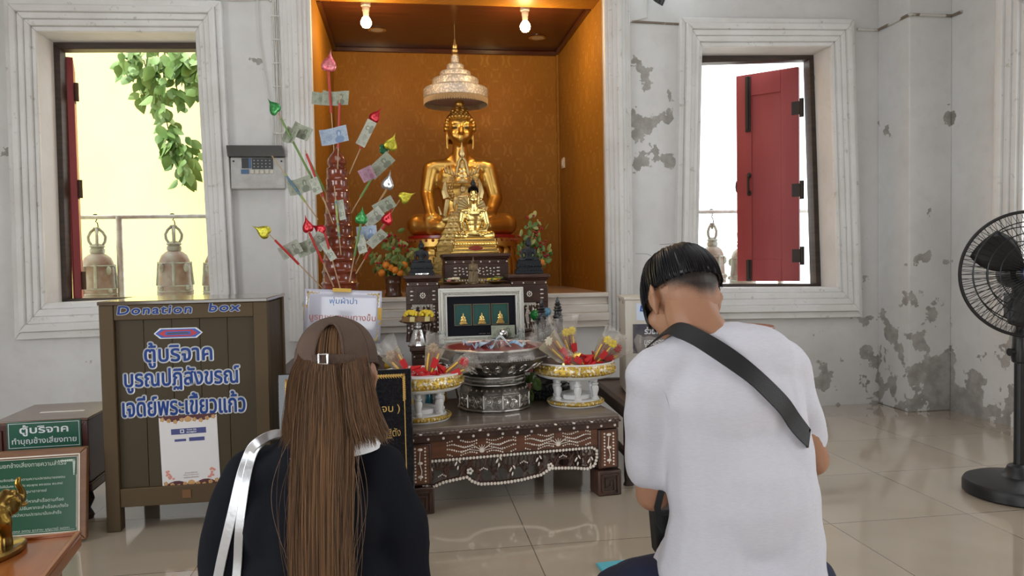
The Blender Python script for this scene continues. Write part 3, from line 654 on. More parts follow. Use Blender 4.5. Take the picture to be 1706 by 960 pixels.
# crowned gilt image on a stepped pedestal, in front of the large one
cpos = at(773, 410, 5.10)
cr = thing('crowned_buddha_statue', 'ornate crowned gold Buddha on a stepped pyramid pedestal, in the middle', 'statue', (cpos.x, 5.12, NZ0))
kk = 5.2/1232; zq = lambda py: at(773, py, 5.12).z - NZ0
pd = MB()
steps = [(62,486,468),(56,468,452),(52,452,438),(50,438,428),(47,428,420),(45,420,410)]
for w_, a, b in steps: pd.box((0,0,(zq(a)+zq(b))/2),(2*w_*kk,2*w_*kk*.55,zq(b)-zq(a)+.002)); 
for i in range(5):
    a = 410-10*i; w_ = 40-4.2*i; pd.lathe([(w_*1.18*kk*1.414,zq(a)),(w_*1.08*kk*1.414,zq(a-4)),(w_*1.0*kk*1.414,zq(a-8.5)),(w_*1.06*kk*1.414,zq(a-10))], 4, (0,0,0), 1, .6, pi/4)
pd.build('pedestal', mat('old_gold', (.62,.44,.16), .42, 1., vary=(30,(.40,.27,.08)), bump=(45,.7,(1,1,1),.01)), cr, smooth=30, bevel=.003)
rl = MB()
for i in range(5):
    a = 404-10*i; w_ = 39-4.2*i; n = 7
    for j in range(n): rl.ell(((-1+2*(j+.5)/n)*w_*.95*kk,-w_*.6*kk-.004,zq(a)),(.014,.008,.016),8)
rl.build('lotus_petal', M['pale_gold'], cr)
s2 = 52*kk/1.0*.01*100/100
us = 27*kk                                                # metres per body unit
mb = MB(); seated_body(mb); seated_head(mb)
o = blob('figure', mb, .024, M['pale_gold'], cr, 4); zb0 = zq(362); o.location = (0,0,zb0); o.scale = (us*.95,us*.9,us)
mb = MB(); zf = lambda py: zq(py)
hx = 0; 
for r, n, rr in ((25,30,.010),(21,26,.009),(17,22,.008)):
    for k in range(n): a = 2*pi*k/n; mb.ell((r*kk*cos(a),.035,zf(314)+r*kk*sin(a)),(rr,.012,rr),8)
    mb.tube([(r*kk*cos(2*pi*k/40),.035,zf(314)+r*kk*sin(2*pi*k/40)) for k in range(40)], .006, 6, True)
for k in range(22): a = pi*(-.1+1.2*k/21); mb.cap((26*kk*cos(a),.035,zf(314)+26*kk*sin(a)),(31*kk*cos(a),.035,zf(314)+31*kk*sin(a)),.008,.002,6)
mb.build('halo', M['pale_gold'], cr)
mb = MB(); mb.lathe([(13*kk,zf(306)),(14*kk,zf(303)),(12*kk,zf(298)),(10*kk,zf(296)),(10.5*kk,zf(292)),(7*kk,zf(288)),(7.5*kk,zf(284)),(4*kk,zf(280)),(4.6*kk,zf(276)),(2.5*kk,zf(272))], 18)
for s in (-1, 1):
    mb.tube([(s*9*kk,0,zf(300)),(s*9*kk,.0,zf(285)),(s*5*kk,0,zf(268)),(0,0,zf(262))], .012, 6)
    for j in range(3): mb.cap((s*(16+5*j)*kk,.03,zf(290-2*j)),(s*(19+6*j)*kk,.03,zf(275-j)),.010,.002,6)
mb.lathe([(.5*kk,zf(268)),(3*kk,zf(264)),(6*kk,zf(257)),(4.5*kk,zf(250)),(2*kk,zf(245)),(.4*kk,zf(237))], 12); mb.build('crown', M['pale_gold'], cr)
for s in (-1, 1):
    mb = MB(); mb.tube([(s*27*kk,0,zf(330)),(s*30*kk,0,zf(320)),(s*29*kk,0,zf(308)),(s*27*kk,0,zf(298))], [.03,.026,.016,.003], 8)
    mb.tube([(s*25*kk,.02,zf(332)),(s*28*kk,.02,zf(350)),(s*30*kk,.0,zf(362)),(s*36*kk,0,zf(358)),(s*40*kk,0,zf(344))], [.018,.02,.02,.012,.003], 8)
    mb.tube([(s*20*kk,.01,zf(362)),(s*26*kk,.0,zf(366)),(s*33*kk,0,zf(367))], [.02,.02,.014], 8); mb.build('flame_epaulette', M['pale_gold'], cr)
mb = MB()
for i in range(7): mb.ell((0,-.115,zf(330+4*i)),(.05-.003*i,.02,.014),10)
mb.build('breast_ornament', M['pale_gold'], cr)
pass

# bright gold image with a parasol disc, on the middle altar table
gY = 4.62; gp = at(791, 423, gY); kg = 4.72/1232; TCZ = gp.z
sg = thing('seated_gold_buddha', 'small bright gold Buddha with black hair before a pale parasol disc', 'statue', (gp.x, gY, TCZ))
zg = lambda py: at(791, py, gY).z - TCZ
pb = MB()
for w_, d_, a, b in ((39,27,423,419.5),(37,25,420,414),(34,23,414,409),(36,24.5,409,404),(33,22.5,404,398)): pb.box((0,0,(zg(a)+zg(b))/2),(2*w_*kg,1.35*d_*kg,zg(b)-zg(a)+.001))
pb.build('pedestal', M['bright_gold'], sg, bevel=.004)
pt = MB(); 
for j in range(15): pt.ell(((-33+66*(j+.5)/15)*kg,-17.2*kg,zg(406.5)),(.009,.006,.010),8)
pt.build('lotus_petal', M['bright_gold'], sg)
plq = MB().lathe([(.001,-.004),(11.5*kg,-.004),(11.5*kg,.004),(.001,.004)], 20, (0,-17.8*kg,zg(414)), 1, .3, 0, None, rot(pi/2,0,0)); text(plq, 'พระพุทธเมตตา', 0, zg(414), 18*kg, 2.6*kg, -17.8*kg-.0048, 1); plq.build('name_plate', [M['red_lacquer'], M['bright_gold']], sg)
us = (76*kg)/1.78*.92; zs = zg(398)
mb = MB(); seated_body(mb); seated_head(mb); o = blob('figure', mb, .022, M['bright_gold'], sg, 5); o.location = (0,.01,zs-.01); o.scale = (us*.98,us*.8,us*1.06)
mb = MB(); mb.grid(lambda u, v: (.235*cos(2*pi*u)*sin(v*1.75), .06+.245*sin(2*pi*u)*sin(v*1.75), 1.80+.27*cos(v*1.75)), 24, 9, True); mb.ell((0,.05,2.10),(.11,.11,.12),12); mb.cap((0,.05,2.18),(0,.05,2.33),.06,.01,8)
o = mb.build('hair', M['black'], sg); o.location = (0,.01+.004,zs-.01+.02); o.scale = (us*.98,us*.8,us*1.06)
# keep hair off the face
me = o.data; me2 = bmesh.new(); me2.from_mesh(me); bmesh.ops.delete(me2, geom=[v for v in me2.verts if v.co.y < -.10 and v.co.z < 1.93], context='VERTS'); me2.to_mesh(me); me2.free()
fc = MB()
for s in (-1, 1): fc.ell((s*.092,-.20,1.735),(.05,.012,.012),8); fc.tube([(s*.03,-.215,1.80),(s*.09,-.215,1.835),(s*.16,-.165,1.81)], .007, 5)
fc.mi = 1; fc.ell((0,-.215,1.553),(.06,.016,.02),8)
o = fc.build('face_paint', [M['black'], M['red_lacquer']], sg); o.location = (0,.01,zs-.01); o.scale = (us*.98,us*.8,us*1.06)
dsk = MB(); dz = zg(347.5); rd = 24*kg
dsk.grid(lambda u, v: (-2*kg+rd*v*cos(2*pi*u), .075-.012*(1-v)-.004*cos(2*pi*u*26)*v, dz+rd*v*sin(2*pi*u)), 208, 5, True)
dsk.build('parasol_disc', mat('cream_parasol', (.80,.66,.36), .35, .6), sg, solid=.003)
sp_ = MB()
for k in range(26): a = 2*pi*k/26; sp_.cyl((-2*kg+rd*.1*cos(a),.062,dz+rd*.1*sin(a)),(-2*kg+rd*cos(a),.070,dz+rd*sin(a)),.0018,.0018,5)
sp_.build('rib', mat('dark_gold_rib', (.25,.17,.05), .4, .8), sg)
MB().cyl((-2*kg,.078,0),(-2*kg,.078,dz),.006).build('pole', M['bright_gold'], sg)
# ---- small black images on the side tables
def black_image(px, pyb, pyt, wpx, Y, label, plate):
    p = at(px, pyb, Y); k = (Y+.1)/1232; t = thing('black_buddha_statue', label, 'statue', (p.x, Y, p.z), 0, 'black Buddha images on the side tables')
    H = (pyb-pyt)*k; W_ = wpx*k; hb_ = H*.34; mb = MB()
    for i, (a, b, c) in enumerate(((1.0,0,.22),(.94,.22,.36),(.84,.36,.5),(.90,.5,.72),(.82,.72,1.0))): mb.box((0,0,hb_*(b+c)/2),(W_*a,W_*a*.62,hb_*(c-b)+.0005))
    for row, zf_ in ((13,.61),(13,.3)):
        for j in range(row): mb.ell(((-.42+.84*j/(row-1))*W_,-.30*W_,hb_*zf_),(W_*.035,W_*.02,hb_*.10),6)
    bm_ = mat('black_bronze', (.010,.012,.016), .42, 0., spec=.4); mb.build('pedestal', bm_, t, bevel=.0015)
    b2 = MB(); seated_body(b2); seated_head(b2); curls(b2, .045); flame(b2, 2.1, .42, .085); b2.ell((0,.04,2.05),(.13,.13,.14)); b2.ell((0,.04,1.85),(.23,.23,.24))
    o = blob('figure', b2, .04, bm_, t, 3); s_ = (H-hb_)/2.5; o.location = (0,0,hb_-.004); o.scale = (W_*.80/1.78, s_*.8, s_)
    if plate:
        q = MB(); q.lo(-W_*.26,W_*.26,-.318*W_,-.30*W_,hb_*.05,hb_*.19); q.build('name_plate', M['silver'], t, bevel=.001)
    return t
# ---------------------------------------------------------------- altar tables with mother-of-pearl inlay
def flower_inlay(mb, cx, cz, w_, h_, y, n=40, seed=0):
    rnd = random.Random(seed); R = rot(pi/2)
    dot = lambda x, z, r: mb.lathe([(r,-.0012),(r*.8,.0012)], 7, (x,y,z), R=rot(pi/2))
    for s in (-1, 1):
        for k in range(n):
            t = (k+.5)/n; ln = int(t*4); u = (t*4) % 1
            x = cx + s*w_*(.06+.44*u); z = cz + h_*(-.42+.28*ln) + h_*.10*sin(u*7+ln) + rnd.uniform(-.01,.01)*h_
            if abs(z-cz) < h_*.49: dot(x, z, h_*.055*rnd.uniform(.8,1.2))
        mb.tube([(cx,y,cz-h_*.3),(cx+s*w_*.12,y,cz+h_*.1),(cx+s*w_*.25,y,cz-h_*.02),(cx+s*w_*.38,y,cz+h_*.2)], .0016, 5)
        mb.tube([(cx,y,cz-h_*.3),(cx+s*w_*.18,y,cz-h_*.15),(cx+s*w_*.30,y,cz-h_*.32)], .0014, 5)
    for a in (-.9,-.45,0,.45,.9): mb.cap((cx,y,cz-h_*.3),(cx+.14*h_*3*sin(a),y,cz-h_*.3+.42*h_*cos(a)),.0035,.001,6)
    mb.ell((cx,y,cz-h_*.33),(h_*.16,.003,h_*.09),10)
# low front table
lt0 = atz(680, 716, .38); lt1 = atz(1032, 690, .38); TW = (lt1-lt0).xy.length; ta = atan2(lt1.y-lt0.y, lt1.x-lt0.x); TH = .38; TD = .66
low = thing('altar_table', 'low carved dark altar table at the front, inlaid with mother-of-pearl', 'altar table', (lt0.x, lt0.y, 0), ta)
def LT(x, y, z=TH): return low.matrix_basis @ Vector((x, y, z))
mb = MB(); mb.lo(0,TW,0,TD,TH-.018,TH).lo(-.006,TW+.006,-.006,TD,TH-.034,TH-.016); mb.build('table_top', mat('worn_table_top', (.20,.155,.125), .33, vary=(5,(.12,.085,.065),(1,5,1)), coat=.25), low, bevel=.005)
mb = MB(); n = 46
for i in range(n):
    x = TW*(i+.5)/n; mb.tube([(x-.012,-.006,TH-.030),(x,-.010,TH-.018),(x+.012,-.006,TH-.030)], .004, 6)
mb.build('edge_carving', M['carved'], low)
mb = MB()
for i in range(11): x = TW*(i+.6)/11.2; MB().lathe([(.009,-.002),(.006,.003)], 8, (x,-.011,TH-.024), R=rot(pi/2), sy=.55).build('edge_inlay', M['pearl'], low)
for i in range(15): x = .02+(TW-.04)*i/14; MB().lathe([(.0065,-.001),(.0045,.003)], 8, (x,.008,TH-.052), R=rot(pi/2)).build('stud_inlay', M['pearl'], low)
mb = MB(); mb.lo(.0,TW,.010,TD-.01,TH-.066,TH-.034); mb.build('frieze', M['carved'], low, bevel=.003)
zP0, zP1 = TH-.066-.075, TH-.066
mb = MB(); mb.lo(.045,TW-.10,.022,.045,zP0,zP1); mb.lo(.045,TW-.10,TD-.05,TD-.03,zP0,zP1); mb.lo(.02,.04,.05,TD-.05,zP0,zP1).lo(TW-.04,TW-.02,.05,TD-.05,zP0,zP1); mb.build('panel', M['apron'], low, bevel=.002)
mb = MB(); flower_inlay(mb, TW*.335, (zP0+zP1)/2, .32, .07, .0205, 56, 1); mb.build('panel_inlay', M['pearl'], low); mb = MB(); flower_inlay(mb, TW*.70, (zP0+zP1)/2, .32, .07, .0205, 56, 2); mb.build('panel_inlay', M['pearl'], low)
# openwork apron with a scalloped pearl border
ax0, ax1, azt = .045, TW-.105, zP0-.012
low_pts = [(ax0,azt-.015),(ax0-.002,azt-.06),(ax0+.015,azt-.100),(ax0+.055,azt-.118),(ax0+.11,azt-.098),(ax0+.19,azt-.088),(ax0+.215,azt-.085),(ax0+.235,azt-.105),(ax0+.27,azt-.122),(ax0+.36,azt-.126),((ax0+ax1)/2,azt-.124),(ax1-.36,azt-.12),(ax1-.27,azt-.105),(ax1-.235,azt-.085),(ax1-.215,azt-.08),(ax1-.11,azt-.088),(ax1-.05,azt-.098),(ax1-.012,azt-.085),(ax1,azt-.05),(ax1,azt-.015)]
outl = low_pts + [(ax1-.02,azt),(ax0+.02,azt)]
mb = MB(); mb.tube([(x,.034,z) for x, z in outl], .011, 8, True); mb.lo(ax0-.005,ax1+.005,.022,.046,azt-.004,zP0+.001)
for k, (xa, xb) in enumerate(((ax0+.215,azt),(ax1-.215,azt))):
    pass
rnd = random.Random(11)
for s, xs in ((1,ax0+.215),(-1,ax1-.215)): mb.tube([(xs,.034,azt-.085),(xs+s*.0,.034,azt-.05),(xs+s*.018,.034,azt-.02),(xs+s*.05,.034,azt)], .008, 6)
for i in range(22):
    x = ax0+.03+(ax1-ax0-.06)*i/21; s = 1 if i % 2 else -1; zb_ = azt-.075-.03*(.3 < (x-ax0)/(ax1-ax0) < .7)
    mb.tube([(x-s*.03,.034,zb_-.005),(x-s*.01,.038,zb_+.03),(x+s*.014,.034,azt-.035),(x+s*.006,.034,azt-.004)], [.009,.007,.006,.005], 6)
    mb.tube([(x-s*.008,.034,zb_+.03),(x-s*.03,.036,zb_+.055),(x-s*.026,.034,azt-.012)], [.006,.005,.003], 6); mb.ell((x+s*.02,.034,(azt+zb_)/2),(.012,.006,.006),8,rot(0,s*.8,0)); mb.ell((x-s*.025,.034,(azt+zb_)/2-.01),(.006,.005,.014),8,rot(0,s*.4,0))
mb.build('openwork_apron', M['carved'], low)
mb = MB(); per = [Vector((x,.022,z)) for x, z in outl]; tot = 0; cen = Vector(((ax0+ax1)/2,.022,azt-.06))
def walk(pts, step, closed=True):
    out = []; acc = 0; L = len(pts)
    for i in range(L if closed else L-1):
        a, b = pts[i], pts[(i+1) % L]; d = (b-a).length
        while acc < d: out.append(a.lerp(b, acc/d)); acc += step
        acc -= d
    return out
for p in walk(per, .0155): mb.lathe([(.0078,-.0025),(.006,.002)], 8, p, R=rot(pi/2))
for i in range(13):
    x = ax0+.04+(ax1-ax0-.08)*i/12; z = azt-.045-.025*sin(i*2.3)
    if i in (3, 9):
        for k in range(5): a = 2*pi*k/5; mb.ell((x+.010*cos(a),.024,z+.010*sin(a)),(.0065,.003,.0065),8)
    elif i % 3 == 1:
        for k in range(5): mb.ell((x+(-.016+.008*k),.026,z-.004*abs(k-2)),(.0036,.003,.0036),6)
    else: mb.ell((x,.024,z),(.0045,.003,.012),8,rot(0,.5,0)); mb.ell((x+.016,.024,z+.01),(.004,.003,.011),8,rot(0,-.5,0)); mb.ell((x+.008,.024,z-.02),(.004,.003,.010),8,rot(0,.2,0))
mb.build('apron_inlay', M['pearl'], low)
for lx, ly in ((-.0,.012),(TW-.10,.012),(-.0,TD-.115),(TW-.10,TD-.115)):
    mb = MB(); mb.lo(lx,lx+.10,ly,ly+.10,.125,TH-.07); mb.lo(lx-.008,lx+.108,ly-.010,ly+.105,.0,.118)
    lg_ = mb.build('leg', M['carved'], low, bevel=.006)
    if ly < .1:
        p = MB(); p.lo(lx+.012,lx+.088,ly-.002,ly+.01,.135,TH-.08); p.build('leg_panel', M['apron'], lg_)
        q = MB(); cx = lx+.05
        for s in (-1, 1):
            for k in range(11): q.lathe([(.0048,-.001),(.0035,.003)], 7, (cx+s*.022,ly-.003,.145+.0145*k), R=rot(pi/2))
        q.tube([(cx,ly-.003,.15),(cx+.006,ly-.003,.19),(cx-.004,ly-.003,.23),(cx,ly-.003,.275)], .0025, 5)
        for z in (.165,.225,.285): q.ell((cx,ly-.003,z),(.012,.003,.007),8)
        q.build('leg_inlay', M['pearl'], lg_)
        g_ = MB(); sq = [(.088,.015),(.088,.098),(.012,.098),(.012,.022),(.072,.022),(.072,.080),(.030,.080),(.030,.042),(.054,.042),(.054,.062)]
        for a, b in zip(sq, sq[1:]): x0, x1 = sorted((a[0],b[0])); z0, z1 = sorted((a[1],b[1])); g_.lo(lx+x0-.004,lx+x1+.004,ly-.016,ly-.009,z0-.004,z1+.004)
        g_.build('key_carving', M['carved'], lg_, bevel=.0015)

def small_table(label, x0, x1, y0, y1, z0, z1, openwork=True, group=None, seed=0, skirt=.10):     # upright stands of the altar set
    w_, d_, h_ = x1-x0, y1-y0, z1-z0; t = thing('altar_stand', label, 'altar table', (x0, y0, z0), 0, group)
    mb = MB(); mb.lo(-.012,w_+.012,-.012,d_+.012,h_-.022,h_).lo(-.004,w_+.004,-.004,d_+.004,h_-.034,h_-.022).lo(.004,w_-.004,.004,d_-.004,h_-.065,h_-.034); mb.build('table_top', M['carved'], t, bevel=.006)
    mb = MB(); n = max(3, int(w_/.045))
    for i in range(n): mb.lathe([(.0055,-.001),(.004,.003)], 8, (.012+(w_-.024)*i/(n-1),.002,h_-.05), R=rot(pi/2))
    # fret panel studs
    zc = h_-.065-skirt/2
    for s in (-1, 1):
        for j in range(3): mb.ell((w_/2+s*w_*.33,-.004,zc+(j-1)*skirt*.24),(min(.011,w_*.05),.002,.0042),8)
    for j in range(9): a = j*2*pi/8; mb.ell((w_/2+(.013*cos(a) if j else 0),-.004,zc+(.013*sin(a) if j else 0)),(.0042,.002,.0055),6)
    if w_ > .3:
        for j in range(11):
            for q in range(3):
                if j in (5,): continue
                mb.ell((w_*.24+w_*.52*j/10+.003*sin(q*5+j),-.004,zc+(q-1)*skirt*.22+.004*sin(j*2.3+q)),(.0055,.002,.0042),6)
    for s in (.06, .94):
        for j in range(5): mb.ell((w_*s,-.002,h_-.065-skirt-.05-.028*j),(.0055,.003,.006),6)
    lx0, lx1 = w_*.17, w_*.83; zt_, zl = h_-.065-skirt-.012, max(.02, h_-.065-skirt-.14)
    if openwork:
        for p in walk([Vector(q) for q in ((lx0,-.002,zl),(lx0,-.002,zt_),(lx1,-.002,zt_),(lx1,-.002,zl))], .017, False): mb.lathe([(.0065,-.002),(.005,.002)], 7, p, R=rot(pi/2))
        rnd = random.Random(seed)
        for j in range(14): mb.ell((rnd.uniform(lx0+.01,lx1-.01),.008,rnd.uniform(zl+.01,zt_-.012)),(.0075,.003,.0055),6,rot(0,rnd.uniform(0,3),0))
    mb.build('pearl_inlay', M['pearl'], t)
    mb = MB(); mb.lo(.002,w_-.002,-.003,.02,h_-.065-skirt,h_-.062).lo(.006,w_-.006,d_-.02,d_,h_-.065-skirt,h_-.065).lo(0,.02,.02,d_-.02,h_-.065-skirt,h_-.065).lo(w_-.02,w_,.02,d_-.02,h_-.065-skirt,h_-.065); mb.build('frieze', M['carved'], t, bevel=.003)
    if openwork:
        mb = MB(); rnd = random.Random(seed+5)
        for j in range(9):
            x = lx0+(lx1-lx0)*(j+.5)/9; mb.tube([(x,.01,zl-.01),(x+rnd.uniform(-.02,.02),.012,(zl+zt_)/2),(x+rnd.uniform(-.03,.03),.01,zt_)], .005, 6)
        mb.tube([(lx0,.01,zl-.012),(w_*.35,.01,zl-.03),(w_*.5,.01,zl-.022),(w_*.65,.01,zl-.03),(lx1,.01,zl-.012)], .011, 8); mb.build('openwork_apron', M['carved'], t)
    for a in (0, 1):
        for b in (0, 1):
            cx = w_*.085+a*w_*.83; cy = w_*.085+b*(d_-w_*.17); lw = w_*.085 if w_ < .3 else .028; mb = MB()
            mb.lo(cx-lw,cx+lw,cy-lw,cy+lw,.05,h_-.06); mb.tube([(cx,cy,.07),(cx+(-1+2*a)*.004,cy,.03),(cx+(-1+2*a)*.006,cy-.004,0)], [lw*.95,lw*.85,lw*1.1], 8); mb.build('leg', M['carved'], t, bevel=.004)
    return t
MZ = .645
small_table('wide dark altar table behind the silver bowl carrying the picture frame', .02, .90, 3.98, 4.78, 0, MZ, True, None, 3, .09)
sl_top = at(704, 458, 4.30).z
small_table('upright inlaid stand on the left holding a black Buddha', at(676,480,4.25).x, at(732,480,4.25).x, 4.25, 4.45, MZ, at(704,459,4.25).z, True, 'side stands of the altar', 4)
small_table('upright inlaid stand to the right of the frame holding a black Buddha', at(850,480,4.25).x, at(913,480,4.25).x, 4.25, 4.46, MZ, at(882,457,4.25).z, True, 'side stands of the altar', 6)
small_table('carved inlaid altar stand in the centre under the small bright gold Buddha', at(740,450,4.48).x, at(848,450,4.48).x, 4.48, 4.77, MZ, TCZ, True, None, 8, .085)
zc_ = at(790, 474, 4.25).z
small_table('dark altar stand hidden behind the frame with the bronze standing figure on it', at(736,480,4.2).x, at(847,480,4.2).x, 4.19, 4.44, MZ, zc_, False, None, 9)
black_image(703, 459, 398, 41, 4.34, 'small black seated Buddha on the left side stand with a name plate', True)
black_image(881, 456, 392, 45, 4.34, 'small black seated Buddha on the right side stand before red flowers', False)
# red cloth behind the left black image
# standing bronze figure
sY = 4.26; p = at(789, 474, sY); t = thing('standing_buddha_figure', 'small bronze standing Buddha figure before the centre altar stand', 'statue', (p.x, sY, p.z)); k = 4.36/1232
old_br = mat('old_bronze', (.16,.115,.06), .45, .5, bump=(60,.3))
H = (474-427)*k; mb = MB(); q = H/2.0
mb.lathe([(.30*q,0),(.34*q,.05*q),(.26*q,.10*q),(.28*q,.15*q)], 16); mb.chain([(-.08*q,0,.15*q),(-.08*q,0,.8*q)], [.08*q,.11*q]); mb.chain([(.08*q,0,.15*q),(.08*q,0,.8*q)], [.08*q,.11*q]); mb.ell((0,0,.85*q),(.20*q,.13*q,.2*q)); mb.ell((0,0,1.2*q),(.20*q,.13*q,.28*q)); mb.cap((-.2*q,0,1.38*q),(.2*q,0,1.38*q),.07*q)
for s in (-1, 1):
    mb.chain([(s*.24*q,0,1.38*q),(s*.28*q,0,1.05*q),(s*.10*q,-.16*q,.98*q)], [.07*q,.06*q,.05*q]); mb.prism([(s*.12*q,.95*q),(s*.30*q,.95*q),(s*.40*q,.12*q),(s*.18*q,.12*q)], -.03*q, .03*q)
mb.ell((0,0,1.62*q),(.10*q,.11*q,.14*q)); mb.cap((0,0,1.72*q),(0,0,1.98*q),.06*q,.01*q); mb.cap((0,0,1.4*q),(0,0,1.55*q),.06*q); blob('figure', mb, .0027, old_br, t, 2)
# flower dishes beside it
def flower_dish(px, py, label, seed, cols):
    p = at(px, py, 4.25); t = thing('flower_dish', label, 'dish', (p.x, 4.25, zc_), 0, 'flower dishes beside the bronze figure'); rnd = random.Random(seed)
    MB().lathe([(.02,0),(.03,.004),(.06,.012),(.068,.016),(.064,.017),(.03,.009)], 20).build('dish', mat('brass_dish', (.45,.28,.08), .3, .9), t)
    mb = MB(); mb.mi = 0
    for j in range(16):
        mb.mi = rnd.randrange(len(cols)); a = rnd.uniform(0,6.3); r = rnd.uniform(0,.045); c = Vector((r*cos(a),r*sin(a),.024+rnd.uniform(0,.016)))
        for q in range(5): b = q*1.257; mb.ell(c+Vector((.008*cos(b),.008*sin(b),0)),(.007,.007,.005),6)
    mb.build('blossom', cols, t)
pinkf = mat('pink_petal', (.70,.25,.28), .6); whitef = mat('cream_petal', (.75,.68,.52), .6); leafg = mat('leaf_green', (.08,.16,.03), .55, vary=(20,(.16,.24,.06))); yel = mat('yellow_petal', (.80,.60,.04), .6)
flower_dish(757, 470, 'small brass dish of pink flowers to the left of the bronze figure', 1, [pinkf, whitef, leafg]); flower_dish(826, 468, 'small brass dish of flowers and green leaves to the right of the bronze figure', 2, [pinkf, leafg, leafg, yel])

# picture frame with three miniature gold images, leaning back on the middle table
fY = 4.03; f0 = at(735, 567, fY); f1 = at(873, 565, fY); FW = 140*(4.13/1232); FH = 92*(4.13/1232)
fr = thing('picture_frame', 'wide silver-white framed shadow box with three tiny gold Buddhas', 'picture frame', ((f0.x+f1.x)/2-.004, fY, MZ+.002)); fr.rotation_euler = (-.10, 0, .0)
whs = mat('silver_white_frame', (.66,.66,.60), .38, .1, bump=(90,.4))
q = lambda x, z: (x*FW, z*FH)
def rect(i): return [(-FW/2+i,i),(FW/2-i,i),(FW/2-i,FH-i),(-FW/2+i,FH-i)]
mb = MB()
for a, b, d in ((0,.012,.022),(.012,.026,.030),(.026,.036,.022),(.036,.046,.026)): mb.ring(rect(a), rect(b), -d, .006)
mb.build('frame', whs, fr, bevel=.003)
mb = MB()
for pq in walk([Vector((x,-.028,z)) for x, z in rect(.031)], .011): mb.ell(pq,(.004,.004,.004),6)
mb.build('frame_beading', whs, fr)
nvy = mat('dark_mount', (.008,.009,.014), .6, spec=.15); grn = mat('blue_green_backing', (.012,.075,.085), .4, vary=(3,(.02,.10,.06)))
mb = MB(); mb.lo(-FW/2+.044,FW/2-.044,-.006,.004,.044,FH-.044); mb.build('mount', nvy, fr)
ww = .097; hh = .118; zc = FH*.50+.008
for i in range(3):
    cx = -.102+i*.102-.0; bx = MB(); bx.lo(cx-ww/2+.004,cx+ww/2-.004,-.0075,-.0055,zc-hh/2+.004,zc+hh/2-.004); bx.build('backing', grn, fr)
    rg = MB(); rg.ring([(cx-ww/2,zc-hh/2),(cx+ww/2,zc-hh/2),(cx+ww/2,zc+hh/2),(cx-ww/2,zc+hh/2)], [(cx-ww/2+.004,zc-hh/2+.004),(cx+ww/2-.004,zc-hh/2+.004),(cx+ww/2-.004,zc+hh/2-.004),(cx-ww/2+.004,zc+hh/2-.004)], -.014, -.005); rg.build('inner_frame', mat('bronze_edge', (.18,.15,.10), .4, .6), fr)
    im = MB(); b2 = MB(); s_ = .0165; zb_ = zc-hh/2+.006
    for w_, a, b in ((.042,0,.008),(.036,.008,.014),(.030,.014,.022)) if i < 2 else ((.044,0,.01),(.034,.01,.02),(.024,.02,.03)): b2.box((cx,-.018,zb_+(a+b)/2),(w_,.018,b-a))
    b2.build('miniature_pedestal', M['bright_gold'], fr, bevel=.001)
    sb = MB(); seated_body(sb); seated_head(sb); flame(sb, 2.0, .35, .08); sb.ell((0,.04,1.95),(.17,.17,.2)); o = blob('miniature_buddha', sb, .06, M['bright_gold'], fr, 2); o.location = (cx,-.018,zb_+(.021 if i < 2 else .029)); o.scale = (s_*1.1, s_*.6, s_*1.15)
cpn = MB(); text(cpn, 'พระแก้วมรกต', 0, .058, .035, .006, -.0075); text(cpn, '๓ ฤดู', .035, .056, .016, .006, -.0075); cpn.build('caption', M['silver'], fr)
# glass candle holders at the frame's foot
glass = mat('clear_glass', (.93,.96,.95), .04, trans=.9, ior=1.45)
def glass_column(px, label):
    p = at(px, 568, 3.985); t = thing('glass_candle_holder', label, 'candle holder', (p.x, 3.985, MZ), 0, 'glass candle holders at the frame')
    MB().lathe([(.024,0),(.025,.008),(.014,.014),(.012,.030),(.018,.036),(.012,.042),(.012,.058),(.018,.064),(.014,.070),(.013,.085),(.008,.086)], 20).build('body', glass, t)
glass_column(737, 'clear glass candle holder at the left foot of the frame'); glass_column(868, 'clear glass candle holder at the right foot of the frame')
sb_ = thing('silver_ball', 'small shiny silver ball ornament before the banknote on the frame', 'ornament', (at(838,555,3.985).x, 3.985, MZ)); MB().ell((0,0,.058),.030,20).build('ball', M['silver'], sb_); MB().lathe([(.022,0),(.022,.006),(.008,.014),(.010,.030)], 16).build('stand', M['silver'], sb_)
# ---------------------------------------------------------------- offerings on the low table
# big silver bowl: twelve-sided, scrolls in relief
bw = thing('offering_bowl', 'large faceted silver bowl with red inside on the low altar table', 'bowl', atz(830, 671, .38), ta)
bw.location = LT(.47, .37)
NS = 12
def facet(a, z, r): s = 2*pi/NS; u = (a % s) - s/2; return r*cos(s/2)/cos(u)*1.0 + r*.0
prof = [(.180,0),(.182,.012),(.176,.016),(.176,.085),(.172,.092),(.162,.110),(.146,.122),(.152,.128),(.146,.134),(.146,.158),(.152,.164),(.146,.170),(.178,.186),(.235,.212),(.266,.236),(.274,.254),(.272,.268),(.263,.288),(.256,.300)]
MB().lathe(prof, 96, fn=facet).build('bowl_body', M['pewter'], bw, smooth=30)
MB().lathe([(.252,.301),(.256,.296),(.22,.240),(.16,.208),(.001,.200)], 96, fn=facet).build('bowl_lining', M['red_lacquer'], bw)
mb = MB(); mb.tube([(facet(2*pi*k/96+.001,0,.254)*cos(2*pi*k/96),facet(2*pi*k/96+.001,0,.254)*sin(2*pi*k/96),.301) for k in range(96)], .006, 6, True)
for z, r in ((.128,.153),(.164,.153),(.012,.183)): mb.tube([(facet(2*pi*k/96+.001,0,r)*cos(2*pi*k/96),facet(2*pi*k/96+.001,0,r)*sin(2*pi*k/96),z) for k in range(96)], .0045, 6, True)
